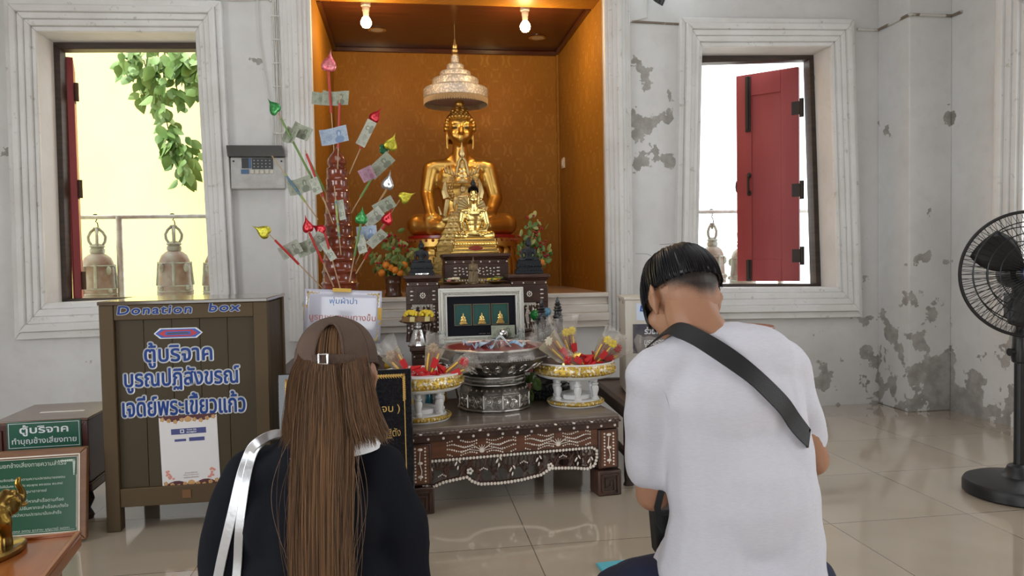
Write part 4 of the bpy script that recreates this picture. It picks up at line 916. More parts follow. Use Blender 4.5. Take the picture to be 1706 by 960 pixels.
for k in range(NS):
    a0 = 2*pi*k/NS
    def onb(x, z):                                       # x across the panel, z height -> surface of the bowl
        import bisect
        for (r0, z0), (r1, z1) in zip(prof, prof[1:]):
            if z0 <= z <= z1 or (z1 <= z <= z0): r = r0+(r1-r0)*(0 if z1 == z0 else (z-z0)/(z1-z0)); break
        else: r = .2
        am = a0+pi/NS; ap = r*cos(pi/NS)+.001; c_, s_ = cos(am), sin(am); return Vector((ap*c_-x*s_, ap*s_+x*c_, z))
    def spiral(cx, cz, r, s, tail): 
        pts = [(cx+s*r*(1-t*.82)*cos(pi*.5+t*3.6*pi), cz+r*(1-t*.82)*sin(pi*.5+t*3.6*pi)) for t in [i/22 for i in range(23)]]
        return [onb(x, z) for x, z in tail+pts]
    for s in (-1, 1):
        mb.tube(spiral(s*.022, .060, .0165, -s, [(s*.004,.022),(s*.012,.035),(s*.002,.055),(s*.006,.068)]), .0030, 5)
        mb.tube([onb(s*.044,.02),onb(s*.044,.082)], .0025, 5); mb.tube([onb(s*.012,.028),onb(s*.026,.034),onb(s*.034,.024)], .003, 5)
        mb.tube(spiral(s*.027, .216, .019, -s, [(s*.01,.186),(s*.02,.190),(s*.004,.200)]), .0030, 5)
    mb.tube([onb(-.044,.083),onb(.044,.083)], .0025, 5)
    for j in range(9): mb.ell(onb(-.05+.0125*j,.258),(.0035,.0035,.005),6); mb.ell(onb(-.032+.008*j,.146),(.004,.004,.006),6)
    for j in range(3): mb.ell(onb(-.03+.03*j,.104),(.006,.004,.006),6)
mb.build('scroll_relief', M['pewter_hi'], bw)

# banknotes: a printed sheet, bent
def note_mat(name, base, ink):
    m = mat(name, base, .6); g = NG(m); uv = g.node('ShaderNodeUVMap'); x = g.node('ShaderNodeSeparateXYZ'); m.node_tree.links.new(uv.outputs[0], x.inputs[0]); X = x.outputs
    def el(cx, cy, rx, ry):
        a = g.math('DIVIDE', g.math('SUBTRACT', X[0], cx), rx); b_ = g.math('DIVIDE', g.math('SUBTRACT', X[1], cy), ry)
        return g.rng(g.math('ADD', g.math('MULTIPLY', a, a), g.math('MULTIPLY', b_, b_)), 1.05, .9)
    n = g.noise(uv.outputs[0], 9, 5, .7); c = g.mix(g.rng(n, .35, .65), base, tuple(v*.72 for v in base))
    bust = g.math('MAXIMUM', el(.70,.62,.085,.20), el(.70,.22,.16,.24)); face = el(.70,.56,.042,.13)
    c = g.mix(g.math('MULTIPLY', bust, .62), c, ink); c = g.mix(g.math('MULTIPLY', face, .8), c, tuple(min(1,v*1.15) for v in base))
    bands = g.math('MAXIMUM', el(.12,.8,.09,.1), g.math('MAXIMUM', el(.13,.22,.06,.12), el(.35,.45,.13,.22))); c = g.mix(g.math('MULTIPLY', bands, .28), c, ink); c = g.mix(g.math('MULTIPLY', g.rng(g.noise(uv.outputs[0], 28, 2), .52, .6), .35), c, ink)
    m.node_tree.links.new(c, g.b.inputs['Base Color']); return m
NOTE = dict(green=note_mat('banknote_green', (.44,.47,.36), (.10,.13,.09)), blue=note_mat('banknote_blue', (.50,.60,.72), (.10,.20,.42)), pink=note_mat('banknote_pink', (.66,.42,.52), (.34,.12,.24)), pale=note_mat('banknote_pale', (.58,.60,.50), (.16,.17,.13)))
def banknote(label, col, c, L, H_, R, curl=.015, fold=0., group='banknotes on the money tree', cat='banknote'):
    me_v = []; nu, nv = 11, 5; f = []; c = Vector(c)
    for i in range(nu):
        for j in range(nv):
            u = i/(nu-1); v = j/(nv-1); y = curl*sin(u*pi*1.3+.5) + .3*curl*cos(v*3) + fold*abs(u-.5)
            me_v.append(R @ Vector(((u-.5)*L, y, (v-.5)*H_)))
    for i in range(nu-1):
        for j in range(nv-1): f.append((i*nv+j,(i+1)*nv+j,(i+1)*nv+j+1,i*nv+j+1))
    me = bpy.data.meshes.new('banknote'); me.from_pydata(me_v, [], f); uvl = me.uv_layers.new(name='UVMap')
    for p in me.polygons:
        for li in p.loop_indices: vi = me.loops[li].vertex_index; uvl.data[li].uv = ((vi//nv)/(nu-1), (vi % nv)/(nv-1))
    me.materials.append(NOTE[col]); me.shade_smooth()
    o = bpy.data.objects.new('banknote', me); COL.objects.link(o); o.location = c; return tag(o, label, cat, group)
banknote('greenish banknote tucked into the lower right corner of the picture frame', 'green', at(838, 552, 4.0)+Vector((0,-.005,0)), .13, .066, rot(-.08,0,0), .003, 0, 'single banknote')
# crumpled ribbons of banknotes in the bowl
rnd = random.Random(21)
labs = ['blue banknote twisted into a curl at the left rim inside the silver bowl','pale blue banknote folded in a loop in the middle of the silver bowl','blue banknote crumpled at the centre of the silver bowl','pale grey folded banknote lying over the blue ones in the bowl','blue banknote strip stretching right inside the silver bowl','greenish banknote scrap at the right end of the heap in the bowl','small blue folded banknote left of the heap centre in the bowl']
for i, lab in enumerate(labs):
    mbn = MB(); cx = (-.135,-.035,.0,.03,.10,.14,-.075)[i]; pts = []
    k = 9
    for j in range(k):
        t = j/(k-1); pts.append((cx+(t-.5)*(.05,.09,.08,.12,.13,.05,.07)[i], -.05+.045*sin(i*2+t*4), .292+.045*sin(t*pi)*(1 if i in (1,2,3) else .5)+.012*sin(t*9+i)+(.025*(1-t) if i == 0 else 0)))
    for s, w0 in ((0,.0),):
        vs = []; fs = []
        for j, p in enumerate(pts):
            tw = .6*sin(j*.9+i); hw = .019 if i != 0 else .013
            vs += [(p[0],p[1]-hw*cos(tw),p[2]-hw*sin(tw)),(p[0],p[1],p[2]+.006),(p[0],p[1]+hw*cos(tw),p[2]+hw*sin(tw))]
        for j in range(k-1): fs += [(j*3,j*3+1,j*3+4,j*3+3),(j*3+1,j*3+2,j*3+5,j*3+4)]
        mbn.add(vs, fs)
    col = ('banknote_paper_blue','banknote_paper_pale','banknote_paper_blue','banknote_paper_grey','banknote_paper_blue','banknote_paper_green','banknote_paper_blue')[i]
    m_ = mat(col, {'banknote_paper_blue':(.20,.42,.66),'banknote_paper_pale':(.50,.64,.74),'banknote_paper_grey':(.52,.56,.52),'banknote_paper_green':(.36,.46,.40)}[col], .6, vary=(45,(.62,.70,.74)))
    o = mbn.build('banknote', m_, None, solid=.001); o.location = bw.location; o.rotation_euler = (0,0,ta); tag(o, lab, 'banknote', 'crumpled banknotes in the silver bowl')
for dx, dy, lab in ((-.09,.03,'lowest crumpled paper under the blue notes at the left of the bowl'),(.05,.04,'lowest crumpled paper under the blue notes at the right of the bowl')):
    mbn = MB(); mbn.grid(lambda u, v: (dx+(u-.5)*.16, dy-.06+(v-.5)*.14, .222+.018*sin(u*7+dx*50)*cos(v*6)+.012*sin(v*9)), 12, 10)
    o = mbn.build('banknote', mat('banknote_paper_tan', (.45,.36,.26), .6, vary=(30,(.60,.52,.40))), None, solid=.001); o.location = bw.location; o.rotation_euler = (0,0,ta); tag(o, lab, 'banknote', 'crumpled banknotes in the silver bowl')

# two white and gold footed trays
gilt = mat('gilt_relief', (.62,.42,.08), .35, .75, vary=(55,(.80,.74,.60),(1,1,1),(.52,.58)), bump=(75,.9,(1,1,1),.006))
tray_in = mat('tray_inside_white', (.72,.70,.68), .4); tray_in2 = mat('tray_inside_brown', (.16,.10,.08), .4)
def footed_tray(loc, label, inner):
    t = thing('footed_tray', label, 'tray', loc, ta, 'footed offering trays')
    MB().lathe([(.128,0),(.135,.006),(.135,.012),(.115,.034),(.06,.036)], 48).build('base', M['white'], t)
    b_ = MB(); b_.lathe([(.136,.009),(.139,.015),(.137,.024),(.130,.030),(.126,.030),(.126,.010)], 48)
    for k in range(60): a = 2*pi*k/60; b_.ell((.138*cos(a),.138*sin(a),.019),(.006,.006,.007),6)
    b_.build('base_band', gilt, t)
    MB().lathe([(.08,.036),(.08,.055),(.075,.058),(.001,.058)], 32).build('base_well', M['white'], t)
    for k in range(6):
        a = 2*pi*k/6+.3; c = (.105*cos(a),.105*sin(a),0); bb = MB()
        bb.lathe([(.017,.034),(.018,.044),(.012,.050),(.014,.062),(.019,.078),(.019,.092),(.013,.102),(.018,.106),(.018,.112),(.012,.116),(.015,.130),(.017,.140)], 14, c); bb.build('baluster', M['white'], t)
    MB().lathe([(.145,.138),(.165,.142),(.186,.150),(.193,.160),(.190,.163),(.12,.160)], 56).build('tray_underside', M['white'], t)
    r_ = MB(); r_.lathe([(.186,.154),(.196,.164),(.199,.180),(.196,.196),(.190,.214),(.186,.214),(.186,.16)], 72)
    for k in range(36):
        a = 2*pi*k/36
        for j in range(3): r_.ell((.198*cos(a+.04*(j-1)),.198*sin(a+.04*(j-1)),.172+.011*(j % 2)),(.008,.008,.007),6)
    for k in range(72): a = 2*pi*k/72; r_.ell((.194*cos(a),.194*sin(a),.203),(.005,.005,.005),6)
    r_.build('gilt_rim', gilt, t)
    MB().tube([(.189*cos(2*pi*k/72),.189*sin(2*pi*k/72),.216) for k in range(72)], .0045, 6, True).build('lip', M['white'], t)
    MB().lathe([(.187,.216),(.184,.20),(.178,.182),(.001,.180)], 48).build('tray_well', inner, t); return t
tl = footed_tray(LT(.080, .20), 'round white and gold footed tray on the left of the silver bowl', tray_in)
tr = footed_tray(LT(.868, .30), 'round white and gold footed tray to the right of the silver bowl', tray_in2)

# cellophane packs of incense, candle and flower
cello = mat('cellophane', (.80,.74,.68), .10, alpha=.15, spec=1.0, bump=(22,.5))
foil = mat('gold_foil', (.75,.50,.12), .25, 1.)
redp = mat('red_paper', (.55,.012,.015), .45); stickm = mat('incense_stick', (.42,.20,.10), .7); yelc = mat('yellow_candle', (.85,.55,.06), .45)
def pack(label, base, ang, lean, L, kind, seed, cat='offering pack', grp='cellophane offering packs'):
    t = thing('offering_pack', label, cat, base, 0, grp); t.rotation_euler = (0, 0, ang); rnd = random.Random(seed)
    D = Vector((sin(lean), 0, cos(lean))); U = Vector((cos(lean), 0, -sin(lean))); N = Vector((0,1,0))
    def P(a, b, c=0): return D*a + U*b + N*c + Vector((0,0,.012))
    w_ = L*.46; mb = MB()
    n = 16; prof = [(0,.30),(.08,.22),(.18,.20),(.4,.55),(.7,.85),(.92,1.0),(1.0,1.08)]
    vs = []; fs = []
    for i, (a, r) in enumerate(prof):
        for j in range(n):
            q = 2*pi*j/n; k = 1+.22*sin(j*2.9+i*1.3)+rnd.uniform(-.18,.18); vs.append(P(a*L+(rnd.uniform(-.03,.05)*L if i > 4 else 0), w_*.5*r*k*cos(q), w_*.30*r*k*sin(q)))
    for i in range(len(prof)-1):
        for j in range(n): fs.append((i*n+j,i*n+(j+1)%n,(i+1)*n+(j+1)%n,(i+1)*n+j))
    mb.add(vs, fs); mb.build('wrapper', cello, t, smooth=25)
    b_ = MB(); b_.ell(P(.14*L,0),(.016,.014,.014),10)
    for s in (-1, 1):
        b_.tube([P(.14*L,0),P(.22*L,s*.03,-.022),P(.15*L,s*.058,-.026),P(.10*L,s*.028,-.022),P(.14*L,0)], [.005,.013,.014,.010,.004], 6); b_.tube([P(.14*L,0,-.01),P(.03*L,s*.022,-.032),P(-.01*L,s*.045,-.036)], [.005,.010,.006], 6)
    b_.build('bow', redp if kind != 'gold' else foil, t)
    c_ = MB(); 
    for i in range(9): c_.cap(P(.2*L,-.020+.005*i,.004*(i%3)),P((.62+.03*(i%4))*L,-.026+.0065*i,.004*(i%3)),.0028,.0026,6)
    c_.build('incense', stickm, t); MB().cap(P(.2*L,.010,-.010),P(.60*L,.020,-.014),.0042,.004,8).build('candle', yelc, t); MB().cap(P(.2*L,-.012,-.010),P(.56*L,-.022,-.014),.0042,.004,8).build('candle', yelc, t); MB().grid(lambda u, v: P((.22+.5*v)*L, (u-.5)*w_*(.45+.5*v), .012+.006*sin(u*9)), 8, 5).build('backing_paper', mat('olive_paper', (.22,.19,.10), .6, vary=(20,(.34,.27,.16))), t, solid=.001)
    f_ = MB()
    for i in range(2 if kind == 'flower' else 1):
        c = P(.72*L,-.01+.03*i,-.012)
        for j in range(9): f_.ell(c+Vector((.013*cos(j*.7),-.003-.004*(j%2),.013*sin(j*.7))),(.010,.004,.006),6,rot(0,-j*.7,0))
        f_.ell(c,(.006,.007,.006),8)
    f_.build('flower', {'flower':yel,'red':redp,'gold':whitef,'rose':mat('tan_ball', (.45,.32,.20), .6)}[kind], t)
    r_ = MB(); r_.prism([(-.014,0),(.012,0),(.018,.040),(-.012,.046)], -.006, .002, lambda x,y,z: P(.30*L+z, x+.012, y-.014)); r_.build('card', redp, t, solid=0); return t
for i, (dx, dy, a, l, L, kd, lab) in enumerate(((-.045,-.07,.3,-.62,.22,'rose','cellophane offering pack leaning left on the left tray'),(.02,-.09,.0,.28,.21,'rose','cellophane offering pack with red ribbon upright in the middle of the left tray'),(.085,-.06,-.2,1.05,.19,'red','cellophane offering pack with red card lying to the right on the left tray'))):
    pack(lab, tl.matrix_basis @ Vector((dx,dy,.180)), a, l, L, kd, 30+i)
for i, (dx, dy, a, l, L, kd, lab) in enumerate(((-.04,-.10,.35,-.75,.29,'gold','tall cellophane offering pack leaning towards the silver bowl on the right tray'),(-.01,-.03,.1,-.22,.25,'flower','cellophane offering pack with yellow flower upright at the back of the right tray'),(.05,-.09,-.15,.62,.22,'flower','cellophane offering pack with yellow bow at the front of the right tray'),(.095,-.02,-.2,1.0,.20,'red','cellophane offering pack with red flower lying to the right on the right tray'),(.02,-.13,.2,-1.05,.17,'red','short red-flowered offering pack lying low at the front of the right tray'))):
    pack(lab, tr.matrix_basis @ Vector((dx,dy,.180)), a, l, L, kd, 40+i)

# silver pedestal tray with two yellow garlands
pp_ = at(697, 575, 4.03); ph = thing('pedestal_tray', 'silver pedestal tray with yellow flower garlands beside the picture frame', 'tray', (at(697,560,4.03).x, 4.035, MZ)); kq = 4.13/1232
zq = lambda y: at(697, y, 4.03).z - MZ
H = zq(541); MB().lathe([(.052,0),(.055,.008),(.046,.02),(.036,.05),(.028,H-.035),(.024,H-.026),(.030,H-.018),(.022,H-.010),(.03,H)], 24, fn=lambda a,z,r: r*(1+.06*cos(10*a)*(z<.07))).build('stem', M['silver'], ph)
MB().lathe([(.03,H),(.06,H+.004),(.095,H+.016),(.103,H+.022),(.098,H+.023),(.05,H+.010),(.001,H+.010)], 40, fn=lambda a,z,r: r*(1+(.03*cos(18*a) if r>.09 else 0))).build('dish', M['silver'], ph)
for i, (dx, lab) in enumerate(((-.038,'yellow flower garland on brown tray, the one towards the money tree, on the silver pedestal'),(.042,'yellow flower garland beside the frame on the silver pedestal'))):
    g_ = thing('flower_garland', lab, 'flowers', ph.matrix_basis @ Vector((dx,-.01-.008*i,H+.014)), 0, 'yellow garlands on the silver pedestal'); g_.rotation_euler = (0,.08,0)
    MB().lo(-.05,.045,-.03,.03,0,.030).build('base', mat('brown_leaf_tray', (.18,.085,.02), .5), g_, bevel=.004); MB().lo(-.008,.018,-.034,-.0295,.0,.032).build('ribbon', mat('gold_ribbon', (.70,.62,.28), .3, .4), g_)
    y_ = MB(); rnd = random.Random(i)
    for j in range(40): a = rnd.uniform(0,6.28); b = rnd.uniform(0,1.4); y_.ell((.035*cos(a)*cos(b*.9),.028*sin(a)*cos(b*.9),.034+.026*sin(b)),(.0095,.008,.0085),6)
    y_.build('flower_head', yel, g_)

# ornate black incense stand with two pagoda pillars and an urn
bs = thing('incense_stand', 'black ornate incense stand with two pagoda pillars to the right of the frame', 'incense stand', (0,0,0)); c0 = LT(.812, .53); bs.location = c0
bkm = mat('black_silver_ornate', (.05,.052,.055), .3, .6, vary=(45,(.20,.20,.20),(1,1,1),(.58,.66)), bump=(80,.5,(1,1,1),.003))
mb = MB(); mb.lathe([(.115,0),(.120,.012),(.108,.024),(.112,.034),(.100,.046),(.104,.056),(.085,.070),(.088,.082),(.060,.100),(.05,.14)], 40)
for z, r in ((.012,.119),(.034,.112),(.058,.104)):
    for k in range(36): a = 2*pi*k/36; mb.ell((r*cos(a),r*sin(a),z),(.008,.008,.008),6)
mb.build('base', bkm, bs); mb = MB(); mb.cyl((0,0,.13),(0,0,.285),.035,.045); mb.box((0,0,.29),(.17,.07,.02)); mb.build('stem', bkm, bs, bevel=.003)
H0 = .300
for dx, top in ((-.044,.0),(.044,.005)):
    q = MB(); q.lathe([(.030,H0),(.032,H0+.01),(.026,H0+.016),(.026,H0+.095),(.031,H0+.100),(.022,H0+.108),(.029,H0+.118),(.020,H0+.128),(.018,H0+.145),(.026,H0+.152),(.016,H0+.160),(.022,H0+.168),(.013,H0+.176),(.018,H0+.183),(.010,H0+.190),(.012,H0+.196),(.002,H0+.222)], 16, (dx,0,top)); q.build('pagoda_pillar', bkm, bs)
q = MB(); q.lathe([(.012,H0),(.030,H0+.012),(.040,H0+.03),(.041,H0+.05),(.030,H0+.062),(.033,H0+.066),(.022,H0+.076),(.012,H0+.082),(.006,H0+.092)], 20, (0,-.03,0)); q.build('urn', bkm, bs)
# lotus posy, glass balls, small yellow figures
lf = thing('lotus_posy', 'small posy of white and pink lotus buds by the bowl base', 'flowers', LT(.675, .47))
a_ = MB(); b_ = MB(); c_ = MB(); rnd = random.Random(9)
for j, (dx, dz) in enumerate(((-.03,.11),(.012,.15),(.03,.10),(.0,.06),(.04,.14))):
    a_.tube([(0,0,0),(dx*.5,0,dz*.6),(dx,0,dz)], .003, 5); (b_ if j % 2 == 0 else c_).ell((dx,-.008,dz+.012),(.013,.013,.02),8)
for j in range(9): a_.ell((rnd.uniform(-.05,.05),rnd.uniform(-.02,.03),rnd.uniform(.03,.15)),(.022,.006,.030),8,rot(rnd.uniform(-.5,.5),rnd.uniform(-.8,.8),rnd.uniform(-1,1)))
a_.lathe([(.025,0),(.028,.03),(.02,.04)], 12); a_.build('leaf', leafg, lf); b_.build('white_bud', mat('white_bud', (.72,.74,.66), .5), lf); c_.build('pink_bud', pinkf, lf)
for px, py, r, col, lab in ((892,525,.030,'green','green glass ball ornament to the right of the picture frame'),(911,520,.026,'blue','pale blue glass ball ornament behind the black incense stand')):
    p = at(px, py, 4.12); t = thing('glass_ball', lab, 'ornament', (p.x, 4.12, MZ)); hz = p.z - MZ
    MB().ell((0,0,hz),r,20).build('ball', mat('glass_'+col, (.03,.40,.08) if col == 'green' else (.20,.50,.70), .06, trans=.6, ior=1.45), t); MB().lathe([(.026,0),(.028,.006),(.008,.016),(.007,hz-r-.012),(.016,hz-r+.004)], 14).build('stand', glass, t)
yc = mat('yellow_ceramic', (.62,.36,.03), .35)
def figurine(label, loc, h):
    t = thing('yellow_figurine', label, 'figurine', loc, 0, 'small yellow figurines'); MB().lathe([(h*.24,0),(h*.30,h*.08),(h*.32,h*.25),(h*.24,h*.5),(h*.14,h*.62),(h*.13,h*.7),(h*.10,h*.85),(h*.05,h)], 16).build('body', yc, t); MB().tube([(0,0,h*.98),(-h*.05,0,h*1.06),(-h*.13,0,h*1.08)], [h*.05,h*.04,h*.01], 8).build('beak', yc, t); return t
# stand behind the plaque that carries the money tree
ms = thing('wooden_stand', 'dark wooden stand under the money tree, behind the black plaque', 'stand', (-.36, 4.32, 0))
MB().lo(-.34,.33,-.33,.33,.50,.53).build('table_top', M['carved'], ms, bevel=.004)
for sx in (-1, 1):
    for sy in (-1, 1): MB().lo(.29*sx-.025,.29*sx+.025,.28*sy-.025,.28*sy+.025,0,.502).build('leg', M['carved'], ms, bevel=.004)
pf = at(646, 612, 4.05); figurine('yellow ceramic bird figurine above the black plaque', (pf.x, 4.05, .53), pf.z-.53+.055)
figurine('yellow figurine under the left tray, behind its balusters', LT(.06, .52), .085); figurine('yellow figurine between the left tray and the silver bowl', LT(.235, .56), .095)
bt = thing('blue_glass_jar', 'small blue glass jar behind the left tray', 'jar', LT(.155, .50)); MB().lathe([(.022,0),(.026,.01),(.027,.055),(.020,.07),(.022,.085),(.018,.086)], 18).build('jar', mat('glass_teal', (.03,.16,.22), .1, trans=.3), bt)

# flower vases with oranges and red berries on the niche floor
def flower_vase(label, px, pyb, Y, seed, blooms):
    p = at(px, pyb, Y); k = (Y+.1)/1232; t = thing('flower_vase', label, 'vase of flowers', (p.x, Y, NZ0), 0, 'vases of fruit and flowers'); rnd = random.Random(seed); dz = p.z - NZ0
    MB().lathe([(.050,0),(.062,.006),(.058,.02),(.052,.03),(.052,.085),(.058,.095),(.054,.115),(.060,.128),(.070,.14),(.066,.142),(.04,.13)], 28).build('vase', mat('brown_glazed_vase', (.085,.035,.018), .3, coat=.4), t)
    s_ = MB(); L_ = MB(); Y_ = MB()
    for bx, by in blooms:
        tip = Vector(((bx-px)*k, rnd.uniform(-.07,.05), (pyb-by)*k)); s_.tube([(0,0,.12),(tip.x*.4,tip.y*.5,tip.z*.55+.05),tip], .003, 5)
        for j in range(12):
            u = rnd.uniform(.4,1.03); c = Vector((tip.x*u,tip.y*u-.01,.12+(tip.z-.12)*u))+Vector((rnd.gauss(0,.022),rnd.gauss(0,.02),rnd.gauss(0,.02)))
            (L_ if rnd.random() < .62 else Y_).ell(c,(.015,.004,.028),8,rot(rnd.uniform(-.7,.7),rnd.uniform(-1.2,1.2),rnd.uniform(-1,1)))
        B_ = MB()
        for j in range(4): B_.ell(tip+Vector((rnd.gauss(0,.02),rnd.uniform(-.03,0),rnd.gauss(0,.02))), .010, 8)
        B_.build('berry_cluster', mat('red_berry', (.34,.012,.018), .35), t)
    s_.build('stem', mat('green_stem', (.12,.14,.05), .7), t); L_.build('foliage', mat('vase_leaf', (.07,.15,.03), .45, vary=(14,(.20,.28,.06))), t); Y_.build('pale_leaf', mat('vase_pale_leaf', (.42,.42,.14), .5, vary=(18,(.30,.34,.10))), t)
    for j in range(6): c = ((-.075+.03*j)*1.0, -.05-.01*(j % 2), .165+.028*((j*3) % 4)*.6); MB().ell(c,(.026,.026,.025),14).build('orange_fruit', mat('orange_skin', (.72,.22,.015), .45, bump=(150,.2)), t)
flower_vase('brown vase of red berries, leaves and oranges to the left of the gold Buddhas', 656, 489, 5.12, 5, ((640,398),(628,424),(650,388),(662,392),(672,405),(684,412),(690,425),(668,430),(645,440),(632,436),(682,440),(655,415)))
flower_vase('vase of red berries and pale leaves behind the right black Buddha', 883, 489, 5.12, 8, ((886,362),(878,372),(892,378),(900,385),(908,405),(912,425),(870,395),(880,400),(897,412),(905,438),(868,412),(890,395)))
# ---------------------------------------------------------------- money tree
tY = 4.32; tb = at(566, 470, tY); kT = 4.43/1232
tw = thing('money_tree_tower', 'tall tapering glossy red-brown lacquer tower at the heart of the money tree', 'money tree', (tb.x+.002, tY, .53))
lac = mat('red_brown_lacquer', (.16,.030,.014), .18, coat=.8, vary=(5,(.24,.055,.025)))
zt = lambda py: at(563, py, tY).z - .53
mb = MB(); z_b, z_t = 0.0, zt(283); N = 17; prof = []
for i in range(N):
    z0 = z_b+(z_t-z_b)*i/N; z1 = z_b+(z_t-z_b)*(i+1)/N; r0 = .124-.070*(i/N)
    prof += [(r0*1.08,z0),(r0*1.12,z0+.006),(r0*1.04,z0+.013),(r0,z0+.018),(r0*.985,z1-.010),(r0*1.02,z1-.002)]
mb.lathe(prof, 40); mb.build('tower', lac, tw, smooth=35)
r0 = .052; mb = MB(); mb.lathe([(r0*1.0,z_t-.002),(r0*1.12,z_t+.006),(r0*.8,z_t+.016),(r0*1.05,z_t+.035),(r0*1.0,z_t+.055),(r0*.75,z_t+.078),(r0*.4,z_t+.10),(r0*.12,z_t+.122),(.002,z_t+.135)], 32); mb.build('bud_finial', lac, tw)
mb = MB()
for i in range(N):
    z = z_b+(z_t-z_b)*(i+.62)/N; r = .124-.070*(i/N)
    for k in range(8): a = 2*pi*(k+.5*(i % 2))/8; mb.cyl((r*.9*cos(a),r*.9*sin(a),z),(r*1.01*cos(a),r*1.01*sin(a),z),.0035,.0035,6)
mb.build('stick_hole', M['black'], tw)
LEAF = dict(pink=mat('pink_foil', (.75,.10,.14), .3, .45, vary=(60,(.90,.35,.38)), bump=(40,.2)), red=mat('red_foil', (.48,.012,.022), .28, .35, bump=(40,.25)), gold=mat('gold_glitter_foil', (.72,.56,.05), .3, .7, vary=(120,(.35,.42,.05)), bump=(140,.5)), green=mat('green_foil', (.015,.22,.05), .3, .4, bump=(50,.25), vary=(80,(.10,.40,.12))), dark_green=mat('dark_green_foil', (.01,.10,.03), .35, .3), silver=mat('silver_foil', (.55,.57,.56), .3, .7, bump=(50,.25)), purple=mat('purple_red_foil', (.25,.02,.06), .3, .45))
TUBE = dict(red=mat('red_wrap', (.50,.03,.025), .4), green=mat('green_wrap', (.16,.28,.08), .45), multi=mat('blue_green_wrap', (.12,.22,.32), .4, vary=(25,(.35,.42,.12),(1,1,1),(.45,.55))), bare=mat('bamboo_stick', (.50,.34,.19), .6), silver=mat('tan_wrap', (.42,.28,.12), .45))
def offering_stick(label, leafc, leaf_at, tip, root, Y0, Y1, wrap, w0=.05, w1=.6, lsize=.088, lang=0., extra=None):
    """root: where it meets the tower; tip: the leaf's stalk end"""
    a = at(*root, Y1); b = at(*tip, Y0); t = thing('offering_stick', label, 'money tree stick', a, 0, 'sticks of the money tree'); d = b - a
    MB().cyl((0,0,0), d, .0035, .0028, 6).build('stick', TUBE['bare'], t)
    if wrap: MB().cyl(d*(1-w1), d*(1-w0), .0068, .0064, 8).build('wrap', TUBE[wrap], t)
    def leaf(col, pos, ang, sz, yaw):
        out = bodhi_leaf(sz); R = rot(0,0,yaw) @ rot(0,ang,0); mb = MB(); n = len(out); cen = Vector((0,0,sz*.45)); vs = []
        P0 = pos
        for k in (0, .5, 1):
            for x, z in out: v = cen.lerp(Vector((x,0,z)), k); v.y = -.018*sz*(abs(v.x)/sz/.44) + .05*sz*(v.z/sz-.5)**2; vs.append(P0 + R @ v)
        fs = []
        for q in range(2):
            for i in range(n): fs.append((q*n+i,q*n+(i+1)%n,(q+1)*n+(i+1)%n,(q+1)*n+i))
        mb.add(vs, fs); mb.build('leaf', LEAF[col], t, solid=.0012)
    if leafc:
        L2 = at(*leaf_at, Y0) - a; ang = lang; leaf(leafc, d, ang, lsize, random.uniform(-.5,.5))
    if extra: leaf(extra[0], at(*extra[1], Y0)-a, extra[2], extra[3], .3)
    return t
R_ = radians
offering_stick('stick with pink foil leaf, topmost of the money tree', 'pink', (547,105), (547,119), (560,300), 4.30, 4.32, 'red', .0, .38, .098, R_(8))
offering_stick('bare-tipped stick with red wrap rising straight above the tower bud', None, None, (566,158), (562,300), 4.24, 4.27, 'red', .10, .62)
offering_stick('stick with red foil leaf to the upper right of the tower', 'red', (626,190), (620,202), (582,290), 4.30, 4.32, 'red', .05, .52, .075, R_(38))
offering_stick('stick with gold leaf and a dark green leaf beside a grey and pink banknote', 'gold', (654,236), (648,250), (585,355), 4.28, 4.32, 'green', .15, .75, .085, R_(22), ('dark_green', (632,248), R_(92), .065))
offering_stick('stick with a slim silver foil leaf right of the tower', 'silver', (647,302), (644,316), (590,405), 4.26, 4.32, 'silver', .0, .45, .088, R_(14))
offering_stick('stick with gold leaf furthest right on the money tree', 'gold', (676,325), (666,333), (605,425), 4.30, 4.33, None, 0, 0, .080, R_(66))
offering_stick('stick with purple-red leaf just left of the furthest gold leaf', 'purple', (648,334), (637,342), (592,440), 4.26, 4.32, 'red', .0, .55, .072, R_(58))
offering_stick('stick with red leaf over a thick red wrap, lower right of the tower', 'red', (645,364), (642,374), (593,456), 4.18, 4.24, 'red', .0, .70, .080, R_(25))
offering_stick('stick with dark green rounded leaf at the right of the tower', 'green', (604,360), (601,373), (582,470), 4.17, 4.23, 'green', .0, .55, .078, R_(8))
offering_stick('long green stick with green foil leaf at the upper left of the money tree', 'green', (456,178), (463,188), (545,345), 4.28, 4.32, 'green', .06, .72, .085, R_(-38))
offering_stick('blue-green wrapped stick without a leaf at the left, above a grey banknote', None, None, (453,260), (530,366), 4.28, 4.32, 'multi', .28, .72)
offering_stick('red wrapped stick without a leaf between two grey banknotes left of the tower', None, None, (508,250), (556,375), 4.20, 4.25, 'red', .05, .62)
offering_stick('stick with yellow-gold leaf lowest and furthest left on the money tree', 'gold', (438,383), (449,391), (537,480), 4.24, 4.30, 'red', .10, .55, .085, R_(-62))
offering_stick('stick with red leaf seen edge-on at the lower left of the tower', 'red', (513,375), (515,387), (556,478), 4.16, 4.22, 'red', .0, .55, .078, R_(-14))
offering_stick('stick with wide red leaf close against the left face of the tower', 'red', (534,378), (541,388), (567,482), 4.15, 4.21, 'red', .0, .45, .076, R_(-60))
offering_stick('short stick with blue and purple wrap on the front of the tower', None, None, (557,310), (568,425), 4.19, 4.21, 'multi', .2, .75)
offering_stick('green reed stick without a leaf left of the tower', None, None, (512,262), (550,335), 4.27, 4.31, 'green', .05, .75)
